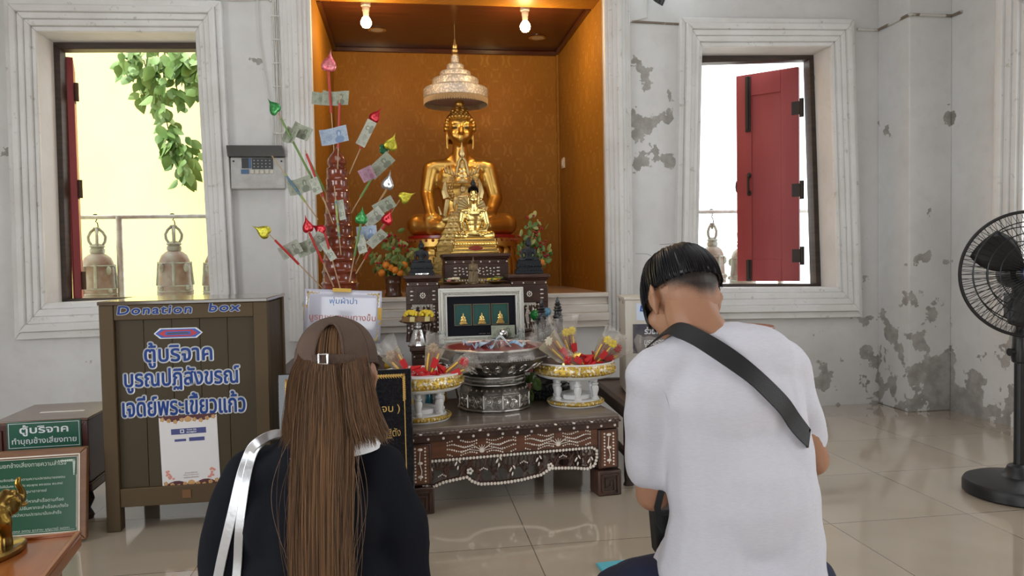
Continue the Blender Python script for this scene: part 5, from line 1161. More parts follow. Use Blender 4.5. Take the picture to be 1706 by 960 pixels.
BN = [('grey-green banknote behind the top red stick, the rear of the pair','green',(543,165),4.33,.155,.07,R_(4),.01),('grey-green banknote across the top red stick, the front of the pair','green',(559,163),4.29,.155,.078,R_(7),.02),
 ('pale blue banknote on the red stick above the tower','blue',(556,226),4.225,.145,.085,R_(-12),.03),('pale banknote on the red-leaf stick at upper right','pale',(610,222),4.285,.155,.055,R_(-62),.004),
 ('long grey banknote by the gold and dark green leaves','green',(634,276),4.27,.165,.072,R_(-42),.006),('pink folded banknote right of the tower','pink',(612,290),4.25,.085,.075,R_(-25),.03),
 ('folded olive banknote on the long green stick','green',(484,225),4.27,.085,.085,R_(28),.03),('olive banknote tucked behind the long green stick','green',(502,219),4.275,.105,.075,R_(28),.025),
 ('grey banknote at the left on the blue-green stick','green',(500,309),4.285,.135,.085,R_(-12),.02),('small pale banknote hanging on the red wrapped stick','pale',(526,310),4.195,.095,.05,R_(68),.012),
 ('banknote with a dark portrait on the lowest left stick','pale',(484,416),4.255,.135,.075,R_(-24),.02),('grey banknote just right of the portrait note','green',(512,412),4.245,.125,.08,R_(-20),.014),
 ('banknote behind the edge-on red leaf','pale',(532,402),4.17,.095,.07,R_(-60),.02),('narrow banknote under the wide red leaf on the tower','pale',(547,418),4.155,.115,.04,R_(60),.012),
 ('white folded slip on the front of the tower','pale',(569,350),4.19,.115,.035,R_(82),.014),('grey banknote under the purple-red leaf','green',(640,343),4.245,.12,.07,R_(-30),.012),
 ('pale banknote below the silver leaf stick','pale',(622,362),4.25,.12,.07,R_(-35),.01),('grey-blue banknote below the dark green leaf','blue',(611,388),4.20,.11,.075,R_(-5),.012),
 ('pale folded banknote hanging against the green stick','pale',(602,407),4.165,.105,.05,R_(75),.018),('pale banknote on the lower right red stick','pale',(628,398),4.165,.12,.055,R_(-42),.01)]
for lab, col, (px, py), Y, L, H_, ang, curl in BN: banknote(lab, col, at(px, py, Y), L, H_, rot(0, ang, 0) @ rot(random.uniform(-.2,.2), 0, random.uniform(-.25,.25)), curl)
# laminated paper sign hung on the tower
sY = 4.185; c = at(571, 527, sY); sgn = thing('paper_sign', 'white laminated paper sign with blue and red lettering below the money tree', 'sign', (c.x, sY, c.z), 0); sgn.rotation_euler = (-.04, R_(3.2), 0)
k = 4.27/1232; SW, SH = 121*k, 84*k
MB().grid(lambda u, v: ((u-.5)*SW, .010*sin(u*5)-.006*sin(v*4), (v-.5)*SH), 16, 8).build('sheet', mat('laminated_paper', (.60,.60,.70), .16, coat=.6, bump=(14,.25)), sgn, solid=.001)
def bow(x, y, z): u = x/SW+.5; v = z/SH+.5; return (x, y+.010*sin(u*5)-.006*sin(v*4), z)
mb = MB(); text(mb, 'พุ่มผ้าป่า', 0, SH*.28, SW*.36, SH*.16, -.002, 0, T=bow); mb.build('blue_lettering', mat('blue_ink', (.10,.26,.62), .5), sgn)
mb = MB(); text(mb, 'บูรณะฯ ถนนทางขึ้น', .0, -SH*.03, SW*.86, SH*.18, -.002, 0, T=bow); mb.build('red_lettering', mat('red_ink', (.62,.16,.14), .5), sgn)
mb = MB()
for sx in (-1, 1):
    for sz in (-1, 1):
        for j in range(7):
            for s, q in ((1,0),(0,1)):
                x = sx*(SW*.46-(.010*j if s else .004*(j % 2))); z = sz*(SH*.44-(.010*j if q else .004*(j % 2))); mb.ell(bow(x,-.0018,z),(.0065-.0005*j,.0008,.0065-.0005*j),8)
mb.build('corner_ornament', mat('pale_gold_ink', (.66,.50,.22), .5), sgn)
mb = MB(); mb.lo(-SW*.14,SW*.10,-.0045,.0045,SH*.46,SH*.53); 
for v in bow, : pass
mb.lo(-SW*.5-.003,-SW*.46,-.002,.010,-SH*.1,SH*.20).lo(SW*.455,SW*.5+.003,-.016,.004,-SH*.14,SH*.18); mb.build('tape', mat('yellow_tape', (.72,.44,.05), .4), sgn)

# black granite plaque with gilt lettering, leaning in front of the low table
pY = 3.16; b1 = atz(684, 815, 0); pR = at(668, 613, 3.28); pL = at(478, 622, 3.20)
PW, PH = .545, .66
pq = thing('stone_plaque', 'black granite plaque with gilt Thai lettering leaning beside the low altar table', 'plaque', (at(684,700,3.12).x-PW/2+.012, 3.09, .012)); pq.rotation_euler = (-.10, 0, .06); 
pz = at(668, 613, 3.20).z; PH = (pz-.012)/cos(.10)
MB().lo(-PW/2,PW/2,0,.025,0,PH).build('slab', mat('black_granite', (.006,.007,.010), .07, spec=.5, vary=(90,(.015,.017,.02))), pq, bevel=.003)
gl = mat('gilt_letter', (.72,.47,.14), .4, .5)
mb = MB(); yl = -.001; rx = PW/2
for i, (s_, w_) in enumerate((('(กล่าว นะโม ตัสสะ ๓ จบ )',.44),('วันทามิ เจติยัง สัพพัฏฐาเน สุปะติฏฐิตัง',.475),('สารีริกะธาตุง มะหาโพธิง คันธะกุฏิง',.42),('พุทธะรูปัง สะกะลัง สะทา',.36))): text(mb, s_, (.22-w_/2) if i < 2 else (.19-w_/2), PH-.165-.105*i, w_, .046, yl)
mb.lo(rx-.034,rx-.030,-.0015,.002,.04,PH-.13).lo(-rx+.030,-rx+.034,-.0015,.002,.04,PH-.13); mb.build('lettering', gl, pq)
mb = MB()
for s in (-1, 1):
    cx = s*(rx-.028); cz = PH-.022; rnd = random.Random(4)
    for j in range(12):
        for a, b in ((j*.0105,0),(0,j*.0092)):
            mb.tube([(cx-s*a,-.001,cz-b),(cx-s*(a+.008),-.001,cz-b-.010),(cx-s*(a+.002),-.001,cz-b-.016)], [.0045,.0035,.001], 5); mb.ell((cx-s*(a+.004),-.001,cz-b-.004),(.006,.0012,.006),7)
mb.build('corner_ornament', gl, pq)

# ---------------------------------------------------------------- the large donation box
bx = thing('donation_box', 'large brown timber donation box with blue and white lettering', 'donation box', (-1.257, 3.245, 0), R_(1.2))
W_, D_, H_ = .665, .52, .958
brn = mat('brown_paint', (.088,.059,.029), .55, spec=.25, vary=(4,(.085,.055,.027),(1,1,.3)), bump=(25,.1,(1,1,.1))); brn2 = mat('brown_paint_panel', (.058,.043,.023), .55, spec=.25, vary=(3,(.058,.042,.022),(1,1,.2)))
for x in (0, W_-.055):
    for y in (0, D_-.055): MB().lo(x,x+.055,y,y+.055,0,H_-.012).build('leg', brn, bx, bevel=.003)
MB().lo(.055,W_-.055,.004,.05,H_-.075,H_-.012).build('top_rail', brn, bx, bevel=.003); MB().lo(.055,W_-.055,.004,.05,.10,.178).build('bottom_rail', brn, bx, bevel=.003)
mb = MB()
for i in range(5): a = .055+(W_-.11)*i/5; mb.lo(a+.0008,a+(W_-.11)/5-.0008,.018,.034,.178,H_-.075)
mb.build('front_panel', brn2, bx, bevel=.0015)
for x in (.010, W_-.034):
    mb = MB()
    for i in range(4): a = .055+(D_-.11)*i/4; mb.lo(x,x+.024,a+.0008,a+(D_-.11)/4-.0008,.13,H_-.02)
    mb.build('side_panel', brn2, bx, bevel=.0015)
MB().lo(.055,W_-.055,D_-.03,D_-.01,.13,H_-.02).build('back_panel', brn2, bx); MB().lo(.03,W_-.03,.03,D_-.03,.12,.135).build('floor_panel', brn2, bx)
MB().lo(-.004,W_+.004,-.006,D_+.004,H_-.012,H_+.004).build('lid', mat('brown_gloss_lid', (.085,.060,.036), .15, coat=.6), bx, bevel=.003)
bl_i = mat('blue_sign_paint', (.015,.085,.42), .4); wh_i = mat('white_outline_paint', (.72,.74,.76), .4)
def outlined(body, cx, cz, w_, h_, shear=0., y=.016, grow=.0075, fat=.0018, space=1.):
    mb = MB(); mc = MB()
    for k in range(6): text(mc, body, cx+fat*cos(k*pi/3), cz+fat*sin(k*pi/3), w_, h_, y-.0012-.00002*k, 0, shear, 0, space=space)
    # white border: the same line grown outwards
    for k in range(16): text(mb, body, cx+grow*cos(k*pi/8), cz+grow*sin(k*pi/8), w_, h_, y-.00002*k, 0, shear, 0, space=space); mb.build('letter_outline', wh_i, bx); mc.build('lettering', bl_i, bx)
outlined('Donation', .0+W_*.325, H_-.034, .29, .034, .12, .0035, .0042, .0016, 1.15); outlined('box', W_*.742, H_-.031, .125, .034, .12, .0035, .0042, .0016, 1.15)
outlined('ตู้บริจาค', W_*.452, H_-.226, .268, .104); outlined('บูรณปฏิสังขรณ์', W_*.470, H_-.330, .455, .100); outlined('เจดีย์พระเขี้ยวแก้ว', W_*.478, H_-.436, .488, .090)
sl = MB(); zs = H_-.136; xs = W_*.455
def hexa(a, b): return [(xs-a,zs),(xs-a+.024,zs+b),(xs+a-.024,zs+b),(xs+a,zs),(xs+a-.024,zs-b),(xs-a+.024,zs-b)]
sl.prism(hexa(.097,.022), .0150, .018); sl.mi = 1; sl.prism(hexa(.091,.018), .0140, .0155); sl.mi = 2; sl.prism(hexa(.078,.0135), .0132, .0145); sl.mi = 1; sl.lo(xs-.05,xs+.05,.0124,.0136,zs-.0075,zs+.0075); sl.mi = 3; sl.lo(xs-.042,xs+.042,.0118,.013,zs-.003,zs+.003)
sl.build('coin_slot', [wh_i, bl_i, mat('slot_red', (.42,.015,.03), .4), M['black']], bx)
MB().lo(.30,.335,.0,.005,.125,.16).build('lock_mark', mat('stain_orange', (.16,.07,.02), .6), bx)
# poster on its front (the code in its middle is left out)
po = thing('payment_poster', 'white payment poster with brown floral borders stuck on the large donation box', 'poster', bx.matrix_basis @ Vector((W_*.500, .0165, .312))); po.rotation_euler = (0, -.022, R_(1.2))
PWd, PHt = .232, .325
MB().lo(-PWd/2,PWd/2,-.0015,0,-PHt/2,PHt/2).build('sheet', mat('poster_paper', (.68,.66,.66), .35), po)
mb = MB(); mr = mat('poster_maroon', (.075,.015,.02), .5); gdf = mat('poster_gold', (.50,.28,.10), .5); nv = mat('poster_navy', (.05,.06,.20), .5)
n = 14; top = [(-PWd/2+PWd*i/n, PHt/2-.004-.030*(abs(cos(pi*i/n))**.8)*(1 if 0 < i < n else 1)) for i in range(n+1)]
top = [(x, PHt/2-.002-.026*sin(pi*abs(2*i/n-1)*.9)**1 if 0 else PHt/2-.004-.022*abs(sin(2*pi*i/n))) for i, (x, z) in enumerate(top)]
mb.prism([(-PWd/2,PHt/2)]+top+[(PWd/2,PHt/2)], -.0022, -.0014); mb.build('border', mr, po); mb = MB(); mb.prism([(-PWd/2,-PHt/2)]+[(x,-PHt/2+.016+.024*abs(cos(pi*(x/PWd))*0+sin(2*pi*(x/PWd+.5)))+.008) for x, z in top]+[(PWd/2,-PHt/2)], -.0022, -.0014); mb.build('border', mr, po)
mb = MB()
for sz in (1,-1):
    for i in range(9):
        x = -PWd*.44+PWd*.88*i/8; z = sz*(PHt/2-.020+.006*cos(i*1.6)) if sz > 0 else -PHt/2+.032+.007*cos(i*1.6)
        for q in range(5): a = q*1.257; mb.ell((x+.0055*cos(a),-.0022,z+.0055*sin(a)),(.0042,.0006,.0042),6)
    mb.ell((0,-.0024,sz*(PHt/2-.018) if sz > 0 else -PHt/2+.036),(.015,.0008,.012),10)
mb.build('floral_ornament', gdf, po)
mb = MB(); mb.lo(-.07,.07,-.0022,-.0014,.082,.106).lo(-.058,-.012,-.0022,-.0014,.052,.062).lo(.0,.062,-.0022,-.0014,.050,.066); mb.mi = 1; text(mb, 'THAI QR', .012, .099, .040, .007, -.0026, 1, 0, .02); text(mb, 'PAYMENT', .012, .089, .040, .007, -.0026, 1, 0, .02); mb.ring([(-.034,.087),(-.018,.087),(-.018,.102),(-.034,.102)], [(-.031,.090),(-.021,.090),(-.021,.099),(-.031,.099)], -.0026, -.002); mb.build('payment_header', [nv, wh_i], po)
mb = MB(); mb.mi = 0
for i, (s_, w_) in enumerate((('ร่วมบริจาค',.05),('เพื่อบูรณปฏิสังขรณ์',.062),('เจดีย์พระเขี้ยวแก้ว',.06))): text(mb, s_, .0, -.083-.010*i, w_, .007, -.002)
mb.build('small_print', mat('poster_ink', (.20,.10,.08), .5), po)
mb = MB(); rnd = random.Random(2)
for s in (-1, 1):
    for i in range(10): mb.ell((s*(PWd*.36+rnd.uniform(-.014,.014)),-.002,-.090+rnd.uniform(-.018,.018)),(.006,.0006,.005),7)
mb.build('pink_blossom_print', mat('poster_pink', (.62,.26,.20), .5), po)

# ---------------------------------------------------------------- small red-brown donation box on a carved stand
hY = 3.42; sbx = thing('donation_box', 'small dark red-brown donation box behind the framed green notice', 'donation box', (at(-10,700,hY).x, hY, 0), R_(3.0)); x1 = at(143, 697, hY).x - at(-10,700,hY).x; zb_ = at(143, 697, hY).z
maho = mat('dark_mahogany', (.075,.018,.014), .3, vary=(4,(.055,.014,.011),(1,1,5)), coat=.3); cabD = .40; zl = .155
MB().lo(0,x1,0,cabD,zl+.006,zb_-.012).build('case', maho, sbx, bevel=.004)
mb = MB(); mb.ring([(.0,zl+.01),(x1,zl+.01),(x1,zb_-.012),(0,zb_-.012)], [(.03,zl+.05),(x1-.03,zl+.05),(x1-.03,zb_-.04),(.03,zb_-.04)], -.008, .001); mb.build('front_frame', maho, sbx, bevel=.002)
lid = MB().lo(-.006,x1+.006,-.010,cabD+.006,zb_-.012,zb_).build('lid', mat('mahogany_gloss', (.16,.075,.045), .25, vary=(6,(.11,.05,.03)), coat=.6), sbx, bevel=.003)
MB().lo(x1*.30,x1*.80,cabD*.42,cabD*.42+.018,zb_-.002,zb_+.0012).build('coin_slot', M['white'], lid)
mb = MB(); mb.lo(-.01,x1+.01,-.01,cabD+.01,zl-.03,zl+.006); mb.build('stand_top', maho, sbx, bevel=.004)
for a in (.03, x1-.03):
    for b in (.03, cabD-.03):
        l_ = MB(); l_.tube([(a,b,zl-.03),(a+(.008 if a > .1 else -.008),b-.006,zl*.55),(a,b,zl*.28),(a+(.012 if a > .1 else -.012),b-.01,.012),(a+(.012 if a > .1 else -.012),b-.01,0)], [.026,.030,.018,.026,.02], 10); l_.build('leg', M['dark_wood'], sbx)
mb = MB(); mb.prism([(x1-.02,zl-.03),(x1-.02,zl-.10),(x1-.05,zl-.05),(x1*.6,zl-.045),(x1*.5,zl-.07),(x1*.4,zl-.045),(.05,zl-.05),(.02,zl-.10),(.02,zl-.03)], .01, .03); mb.prism([(.02,zl-.03),(.02,zl-.10),(.06,zl-.05),(cabD-.06,zl-.05),(cabD-.02,zl-.10),(cabD-.02,zl-.03)], x1-.03, x1-.01, lambda x,y,z:(y,x,z)); mb.build('scalloped_apron', M['dark_wood'], sbx, bevel=.002)
kS = hY*1.013/1232; cxs = at(72, 725, hY-.012).x - sbx.location.x; czs = at(72, 725, hY-.012).z
gs = MB(); wS, hS = 103*kS, 42*kS; gs.lo(cxs-wS/2,cxs+wS/2,-.014,-.006,czs-hS/2,czs+hS/2)
gs.mi = 1; gs.ring([(cxs-wS/2+.006,czs-hS/2+.006),(cxs+wS/2-.006,czs-hS/2+.006),(cxs+wS/2-.006,czs+hS/2-.006),(cxs-wS/2+.006,czs+hS/2-.006)], [(cxs-wS/2+.008,czs-hS/2+.008),(cxs+wS/2-.008,czs-hS/2+.008),(cxs+wS/2-.008,czs+hS/2-.008),(cxs-wS/2+.008,czs+hS/2-.008)], -.0155, -.0135)
text(gs, 'ตู้บริจาค', cxs, czs+.021, wS*.66, .048, -.0148, 1, 0, .02); text(gs, 'ทำบุญช้างเสี่ยงทาย', cxs, czs-.026, wS*.87, .037, -.0148, 1, 0, .01)
gs.build('name_sign', [mat('sign_green', (.012,.095,.055), .35), wh_i], sbx)

# framed green notice leaning against it
gY = 3.17; gb = thing('framed_notice', 'green notice of white Thai text in a brown wooden frame behind the elephant', 'notice board', (at(147,897,gY).x, gY, .0)); gz = at(143,742,gY+.1).z; GH = gz/cos(.12); GW = .50; gb.rotation_euler = (-.12, 0, R_(3.5)); gb.location.z = max(0, at(148,897,gY).z)
GH = (at(143,742,gY+.06).z - gb.location.z)/cos(.12)
fw = mat('varnished_brown_frame', (.20,.085,.03), .35, vary=(8,(.14,.055,.02),(1,1,4)), coat=.3); rc = lambda i: [(-GW+i,i),(-i,i),(-i,GH-i),(-GW+i,GH-i)]
MB().ring(rc(0), rc(.034), -.022, .006).build('frame', fw, gb, bevel=.004); MB().ring(rc(.024), rc(.029), -.0245, -.018).ring(rc(.034), rc(.037), -.016, 0).build('frame_line', mat('ivory_line', (.72,.66,.56), .4), gb)
MB().lo(-GW+.03,-.03,-.006,.002,.03,GH-.03).build('board', mat('notice_green', (.016,.085,.045), .2, coat=.5), gb)
tx = MB(); Wt = GW-.085; x0 = -GW+.046; zt_ = GH-.060
L = [('วิธีอธิษฐานยกช้างเสี่ยงทายความสำเร็จ',.12,.78,.024),('คำกล่าวช้าง',.02,.22,.015),('น้อมจิตอธิษฐานตามความปรารถนาของตน',.29,.60,.014),('ตั้งใจให้มั่นคง รำลึกถึง พระพุทธ พระธรรม พระสงฆ์',.29,.58,.014),('คุณบิดามารดา ครูบาอาจารย์',.29,.44,.014),('การยกครั้งที่ ๑ ขอให้ยกช้างขึ้นได้หากสำเร็จตามที่ขอ',.02,.86,.015),('การยกครั้งที่ ๒ ขอให้ยกช้างไม่ขึ้นหากจะสำเร็จสมดังใจ',.02,.90,.015),('ถ้าเป็นไปตามนั้น แสดงว่าความปรารถนานั้นจะสำเร็จ',.16,.70,.014),('คุณสมบัติ',.02,.19,.018),('ช้างเป็นสัตว์มงคล อดทน อุตสาหะ บุญบารมี เมตตา',.27,.66,.014),('มีความกล้าหาญ',.27,.22,.014),('ผู้ใดได้บูชาช้างย่อมประสบความสุขความเจริญ',.27,.68,.014),('ขอความสำเร็จ ขอโชคลาภ ขอความก้าวหน้า',.27,.66,.014),('ขอให้มีสุขภาพ แข็งแรง ปราศจากโรคภัย',.27,.68,.014),('จงตั้งใจอธิษฐานด้วยความศรัทธา',.27,.60,.014),('ผู้บริจาค โดยคณะศรัทธา',.30,.50,.013),('ขอจงเจริญทุกประการ',.32,.36,.013)]
z = zt_
for i, (s_, a, w_, h_) in enumerate(L):
    z -= h_*.5 if i else 0; text(tx, s_, x0+Wt*(a+w_/2), z, Wt*w_, h_, -.0068, 0, 0, 0, .0004); z -= h_*.5+(.011 if i not in (4,7,14) else .022)
for s, cx in ((1,-.052),(-1,-GW+.052)):
    for j in range(8):
        for a_, b_ in ((j*.008,0),(0,j*.008)): tx.ell((cx-s*a_,-.0066,GH-.052-b_),(.006-.0004*j,.0006,.006-.0004*j),7)
tx.lo(-GW+.042,-GW+.0432,-.0068,-.0058,.05,GH-.11).lo(-.0432,-.042,-.0068,-.0058,.05,GH-.11).lo(-GW+.05,-.05,-.0068,-.0058,.042,.0432); tx.build('lettering', mat('notice_white', (.52,.60,.52), .5), gb)

# orange wooden table with the gold elephant
oz = .45; oc = atz(136, 889, oz); ot = thing('orange_table', 'orange-brown varnished wooden table holding the gold elephant', 'table', (oc.x, oc.y, 0), R_(8.5))
orw = mat('orange_varnish', (.42,.135,.035), .28, vary=(5,(.33,.09,.022),(4,1,1)), coat=.5)
MB().lo(-.75,0,-.62,0,oz-.032,oz).build('table_top', orw, ot, bevel=.005)
MB().lo(-.012,.0,-.62,0.0,oz-.001,oz+.008).lo(-.75,-.012,-.012,0,oz-.001,oz+.008).build('raised_edge', orw, ot, bevel=.002)
for a in (-.06,-.69):
    for b in (-.06,-.56): MB().lo(a-.025,a+.025,b-.025,b+.025,0,oz-.03).build('leg', orw, ot, bevel=.004)
MB().lo(-.69,-.06,-.075,-.055,oz-.10,oz-.03).lo(-.075,-.055,-.56,-.06,oz-.10,oz-.03).build('apron', orw, ot)
eb_ = atz(20, 932, oz); el = thing('elephant_statue', 'gold elephant figurine with raised trunk on an oval base', 'statue', (eb_.x-.062, eb_.y+.02, oz), R_(72), None, .80)
eg = mat('worn_brass', (.50,.31,.055), .3, 1., vary=(9,(.20,.15,.07)), bump=(30,.35))
MB().lathe([(.108,0),(.115,.006),(.115,.016),(.106,.022),(.001,.022)], 40, (0,0,0), 1.0, .66).build('base', eg, el)
mb = MB(); k = .92; O = lambda x, y, z: (x*k, y*k, .020+z*k)           # walking along +x
mb.ell(O(-.02,0,.082),(.072*k,.046*k,.042*k)); mb.ell(O(-.055,0,.082),(.042*k,.045*k,.046*k)); mb.ell(O(.03,0,.088),(.045*k,.045*k,.046*k))
for x, y, dx in ((-.062,-.026,-.006),(-.060,.026,.006),(.036,-.026,.008),(.036,.026,-.004)): mb.chain([O(x,y,.075),O(x+dx,y,.035),O(x+dx,y,.008)], [.026*k,.018*k,.0185*k]); mb.cap(O(x+dx,y,.004),O(x+dx,y,.012),.0205*k)
mb.chain([O(.06,0,.105),O(.082,0,.122)], [.036*k,.036*k]); mb.ell(O(.092,0,.124),(.030*k,.030*k,.034*k)); mb.ell(O(.088,.012,.152),(.015*k,.014*k,.012*k)); mb.ell(O(.088,-.012,.152),(.015*k,.014*k,.012*k))
mb.chain([O(.112,0,.118),O(.130,0,.112),O(.140,0,.130),O(.132,0,.155),O(.122,0,.172),O(.128,0,.185)], [.020*k,.015*k,.0125*k,.010*k,.0085*k,.008*k])
for s in (-1, 1): mb.ell(O(.070,s*.034,.118),(.024*k,.006*k,.032*k),12,rot(0,.3,s*.5)); mb.chain([O(.108,s*.016,.105),O(.128,s*.022,.100),O(.142,s*.022,.108)], [.006*k,.005*k,.0025*k],8)
mb.chain([O(-.095,0,.10),O(-.104,0,.075),O(-.100,0,.045)], [.008*k,.005*k,.006*k],8); mb.cap(O(.105,0,.10),O(.116,0,.092),.011*k,.007*k)
blob('body', mb, .0042, eg, el, 3)
mb = MB(); mb.lathe([(.052,0),(.054,.002),(.046,.030),(.030,.044),(.001,.047)], 24, O(-.018,0,.083), .95, .98, fn=lambda a,z,r: r*(1+.012*cos(24*a))); mb.build('saddle_cloth', eg, el)
# ---------------------------------------------------------------- right side: bench, white cabinet, round table, mat, fan
bn = thing('wooden_bench', 'dark-framed wooden bench to the right of the low altar table, under the white cabinet', 'bench', (1.035, 3.44, 0), R_(-3)); bz = .385
MB().lo(0,.62,0,.88,bz-.035,bz-.01).build('seat', mat('bench_board', (.10,.06,.04), .4, vary=(6,(.06,.035,.025),(5,1,1))), bn); MB().lo(-.01,.63,-.01,.03,bz-.06,bz).lo(-.01,.03,-.01,.89,bz-.06,bz).lo(.59,.63,-.01,.89,bz-.06,bz).lo(-.01,.63,.85,.89,bz-.06,bz).build('frame', M['dark_wood'], bn, bevel=.005)
for a in (.012,.585):
    for b in (.012,.85): MB().tube([(a,b,bz-.05),(a,b,.05),(a,b-.004,.02),(a,b,0)], [.024,.022,.020,.027], 8).build('leg', M['dark_wood'], bn)
MB().lo(.0,.024,.02,.85,.13,.155).lo(.57,.594,.02,.85,.13,.155).lo(.02,.58,.0,.024,.13,.155).build('stretcher', M['dark_wood'], bn)
f0_ = atz(1043, 655, bz); cabi = thing('white_cabinet', 'white painted wooden cabinet half hidden behind the man', 'cabinet', (f0_.x+.0, f0_.y, bz), R_(-9)); ch = at(1047, 495, f0_.y).z - bz
wp_ = mat('worn_white_wood', (.66,.62,.55), .6, vary=(6,(.56,.51,.43),(1,1,.4)), bump=(20,.15))
MB().lo(0,.46,0,.26,0,ch-.016).build('case', wp_, cabi, bevel=.003); MB().lo(-.006,.466,-.006,.266,ch-.016,ch).build('lid', wp_, cabi, bevel=.003)
mb = MB()
for y, z in ((.07,ch-.04),(.20,ch-.20),(.23,ch-.035)): mb.lo(-.0012,.001,y,y+.012,z,z+.016)
mb.build('stain', mat('cabinet_stain', (.12,.07,.04), .7), cabi)
MB().lo(.06,.40,-.0025,0,ch-.125,ch-.035).build('sign_sheet', mat('pale_blue_paper', (.62,.70,.82), .4), cabi); mb = MB(); text(mb, 'Donation box', .228, ch-.062, .30, .032, -.004, 0, .1, .03); mb.build('lettering', bl_i, cabi)
pn = MB(); pn.lo(.04,.42,-.0025,0,ch-.30,ch-.145); pn.mi = 1; text(pn, 'ร่วมทำบุญ', .18, ch-.185, .16, .05, -.004, 1, .1, .03); text(pn, 'บูรณะองค์พระเจดีย์', .22, ch-.245, .24, .05, -.004, 1, .1, .02); pn.build('poster', [mat('dark_navy_poster', (.02,.028,.07), .4, vary=(9,(.16,.14,.13))), wh_i], cabi)
pack('offering pack with orange flower and white ribbon in front of the white cabinet', Vector((f0_.x+.06, f0_.y-.17, bz)), .1, .10, .30, 'flower', 55)
# round wooden table edge behind the man's shoulder
rY = 3.05; rp = at(1284, 541, rY); rt_ = thing('round_table', 'round brown wooden pedestal table behind the man in white', 'table', (rp.x-.155, rY, 0)); rz = rp.z
MB().lathe([(.135,rz-.022),(.150,rz-.018),(.156,rz-.008),(.152,rz),(.001,rz)], 40).build('table_top', mat('light_brown_varnish', (.34,.16,.055), .3, vary=(6,(.26,.11,.035),(4,1,1)), coat=.4), rt_); MB().lathe([(.11,0),(.115,.02),(.04,.05),(.028,.12),(.032,.35),(.022,rz-.08),(.06,rz-.022)], 24).build('pedestal', mat('light_brown_varnish', (.34,.16,.055)), rt_)
# cartoon-blue mat on the floor: plain cloud and blossom shapes only
mt0 = atz(993, 942, 0); mt = thing('floor_mat', 'bright turquoise printed mat on the floor by the man', 'mat', (mt0.x, mt0.y, 0), R_(4)); MB().lo(0,.60,-.55,0,0,.010).build('mat', mat('turquoise_mat', (.09,.43,.52), .5), mt, bevel=.003)
mb = MB(); rnd = random.Random(3)
for cx, cy in ((.07,-.06),(.11,-.045),(.17,-.10),(.30,-.12)):
    for q in range(5): mb.ell((cx+.010*(q-2),cy+rnd.uniform(-.005,.005),.010),(.010,.008,.0008),8)
mb.mi = 1; mb.ell((.045,-.10,.010),(.022,.014,.0008)); mb.ell((.08,-.12,.010),(.016,.012,.0008)); mb.mi = 2; mb.ell((.125,-.075,.010),(.012,.010,.0008)); mb.build('print', [M['white'], mat('cream_print', (.75,.70,.45), .6), mat('brown_print', (.28,.06,.04), .6)], mt)
# black pedestal fan
fn = atz(1697, 824, 0); fan = thing('pedestal_fan', 'black pedestal fan standing by the right wall', 'fan', (fn.x, fn.y, 0)); bk = mat('black_plastic', (.014,.014,.015), .42, bump=(60,.1)); bk2 = mat('black_wire', (.012,.012,.012), .4)
MB().lathe([(.212,0),(.222,.008),(.222,.045),(.214,.060),(.19,.070),(.07,.085),(.055,.10),(.045,.13),(.03,.14)], 64).build('base', bk, fan, smooth=30)
hc = at(1707, 457, fn.y-.03); hz = hc.z; MB().cyl((0,0,.12),(0,0,hz-.25),.021,.021,20).build('pole', bk, fan); MB().cyl((0,0,hz-.36),(0,0,hz-.10),.0165,.0165,16).build('inner_pole', bk, fan)
mb = MB(); mb.lathe([(.024,hz-.40),(.030,hz-.395),(.034,hz-.37),(.030,hz-.33),(.028,hz-.26),(.022,hz-.25)], 20); mb.cyl((-.03,0,hz-.35),(-.052,0,hz-.35),.014,.018,12); mb.build('collar', bk, fan)
fd = Vector((-.42, -1, .03)).normalized(); Rf = fd.to_track_quat('-Y', 'Z').to_matrix(); hb_ = Vector((0, 0, hz)); fo = hb_ + fd*.10        # the fan looks into the room
tf = lambda v: fo + Rf @ Vector(v)
mb = MB(); mb.tube([hb_-fd*.13, hb_-fd*.11, hb_-fd*.02, hb_+fd*.03], [.045,.062,.066,.05], 24); mb.build('motor', bk, fan); mb = MB(); mb.box(hb_+Vector((-.03,-.03,-.14)),(.10,.085,.11),rot(0,0,-.35)); mb.cyl((0,0,hz-.12),(0,0,hz-.03),.03,.035); mb.build('tilt_bracket', bk, fan, bevel=.01)
RG = .272; mb = MB(); ring = lambda r, y: [tf((r*cos(2*pi*k/72),y,r*sin(2*pi*k/72))) for k in range(72)]
mb.tube(ring(RG,.0), .0075, 8, True)
gp = lambda u: (.05+(RG-.05)*u, -.075*(1-u**2.2))                         # bulge of the front guard
for u in (.38,.58,.80): r, y = gp(u); mb.tube(ring(r,y-.0), .0026, 6, True)
for k in range(96):
    a0 = 2*pi*k/96; tw_ = .10; mb.tube([tf((gp(u)[0]*cos(a0+tw_*(1-u)*(1 if k % 2 else -1)),gp(u)[1],gp(u)[0]*sin(a0+tw_*(1-u)*(1 if k % 2 else -1)))) for u in (0,.25,.5,.75,1)], .0013, 4)
mb.build('front_guard', bk2, fan)
mb = MB(); gb_ = lambda u: (.06+(RG-.06)*u, .075*(1-u**2.2))
for u in (.4,.7): r, y = gb_(u); mb.tube(ring(r,y), .0026, 6, True)
for k in range(72): a0 = 2*pi*k/72; mb.tube([tf((gb_(u)[0]*cos(a0),gb_(u)[1],gb_(u)[0]*sin(a0))) for u in (0,.33,.66,1)], .0013, 4)
mb.build('rear_guard', bk2, fan)
mb = MB(); mb.tube([tf((0,-.092,0)),tf((0,-.084,0)),tf((0,-.068,0))], [.046,.056,.058], 24); mb.build('guard_badge', mat('navy_badge', (.015,.025,.07), .3), fan)
mb = MB()
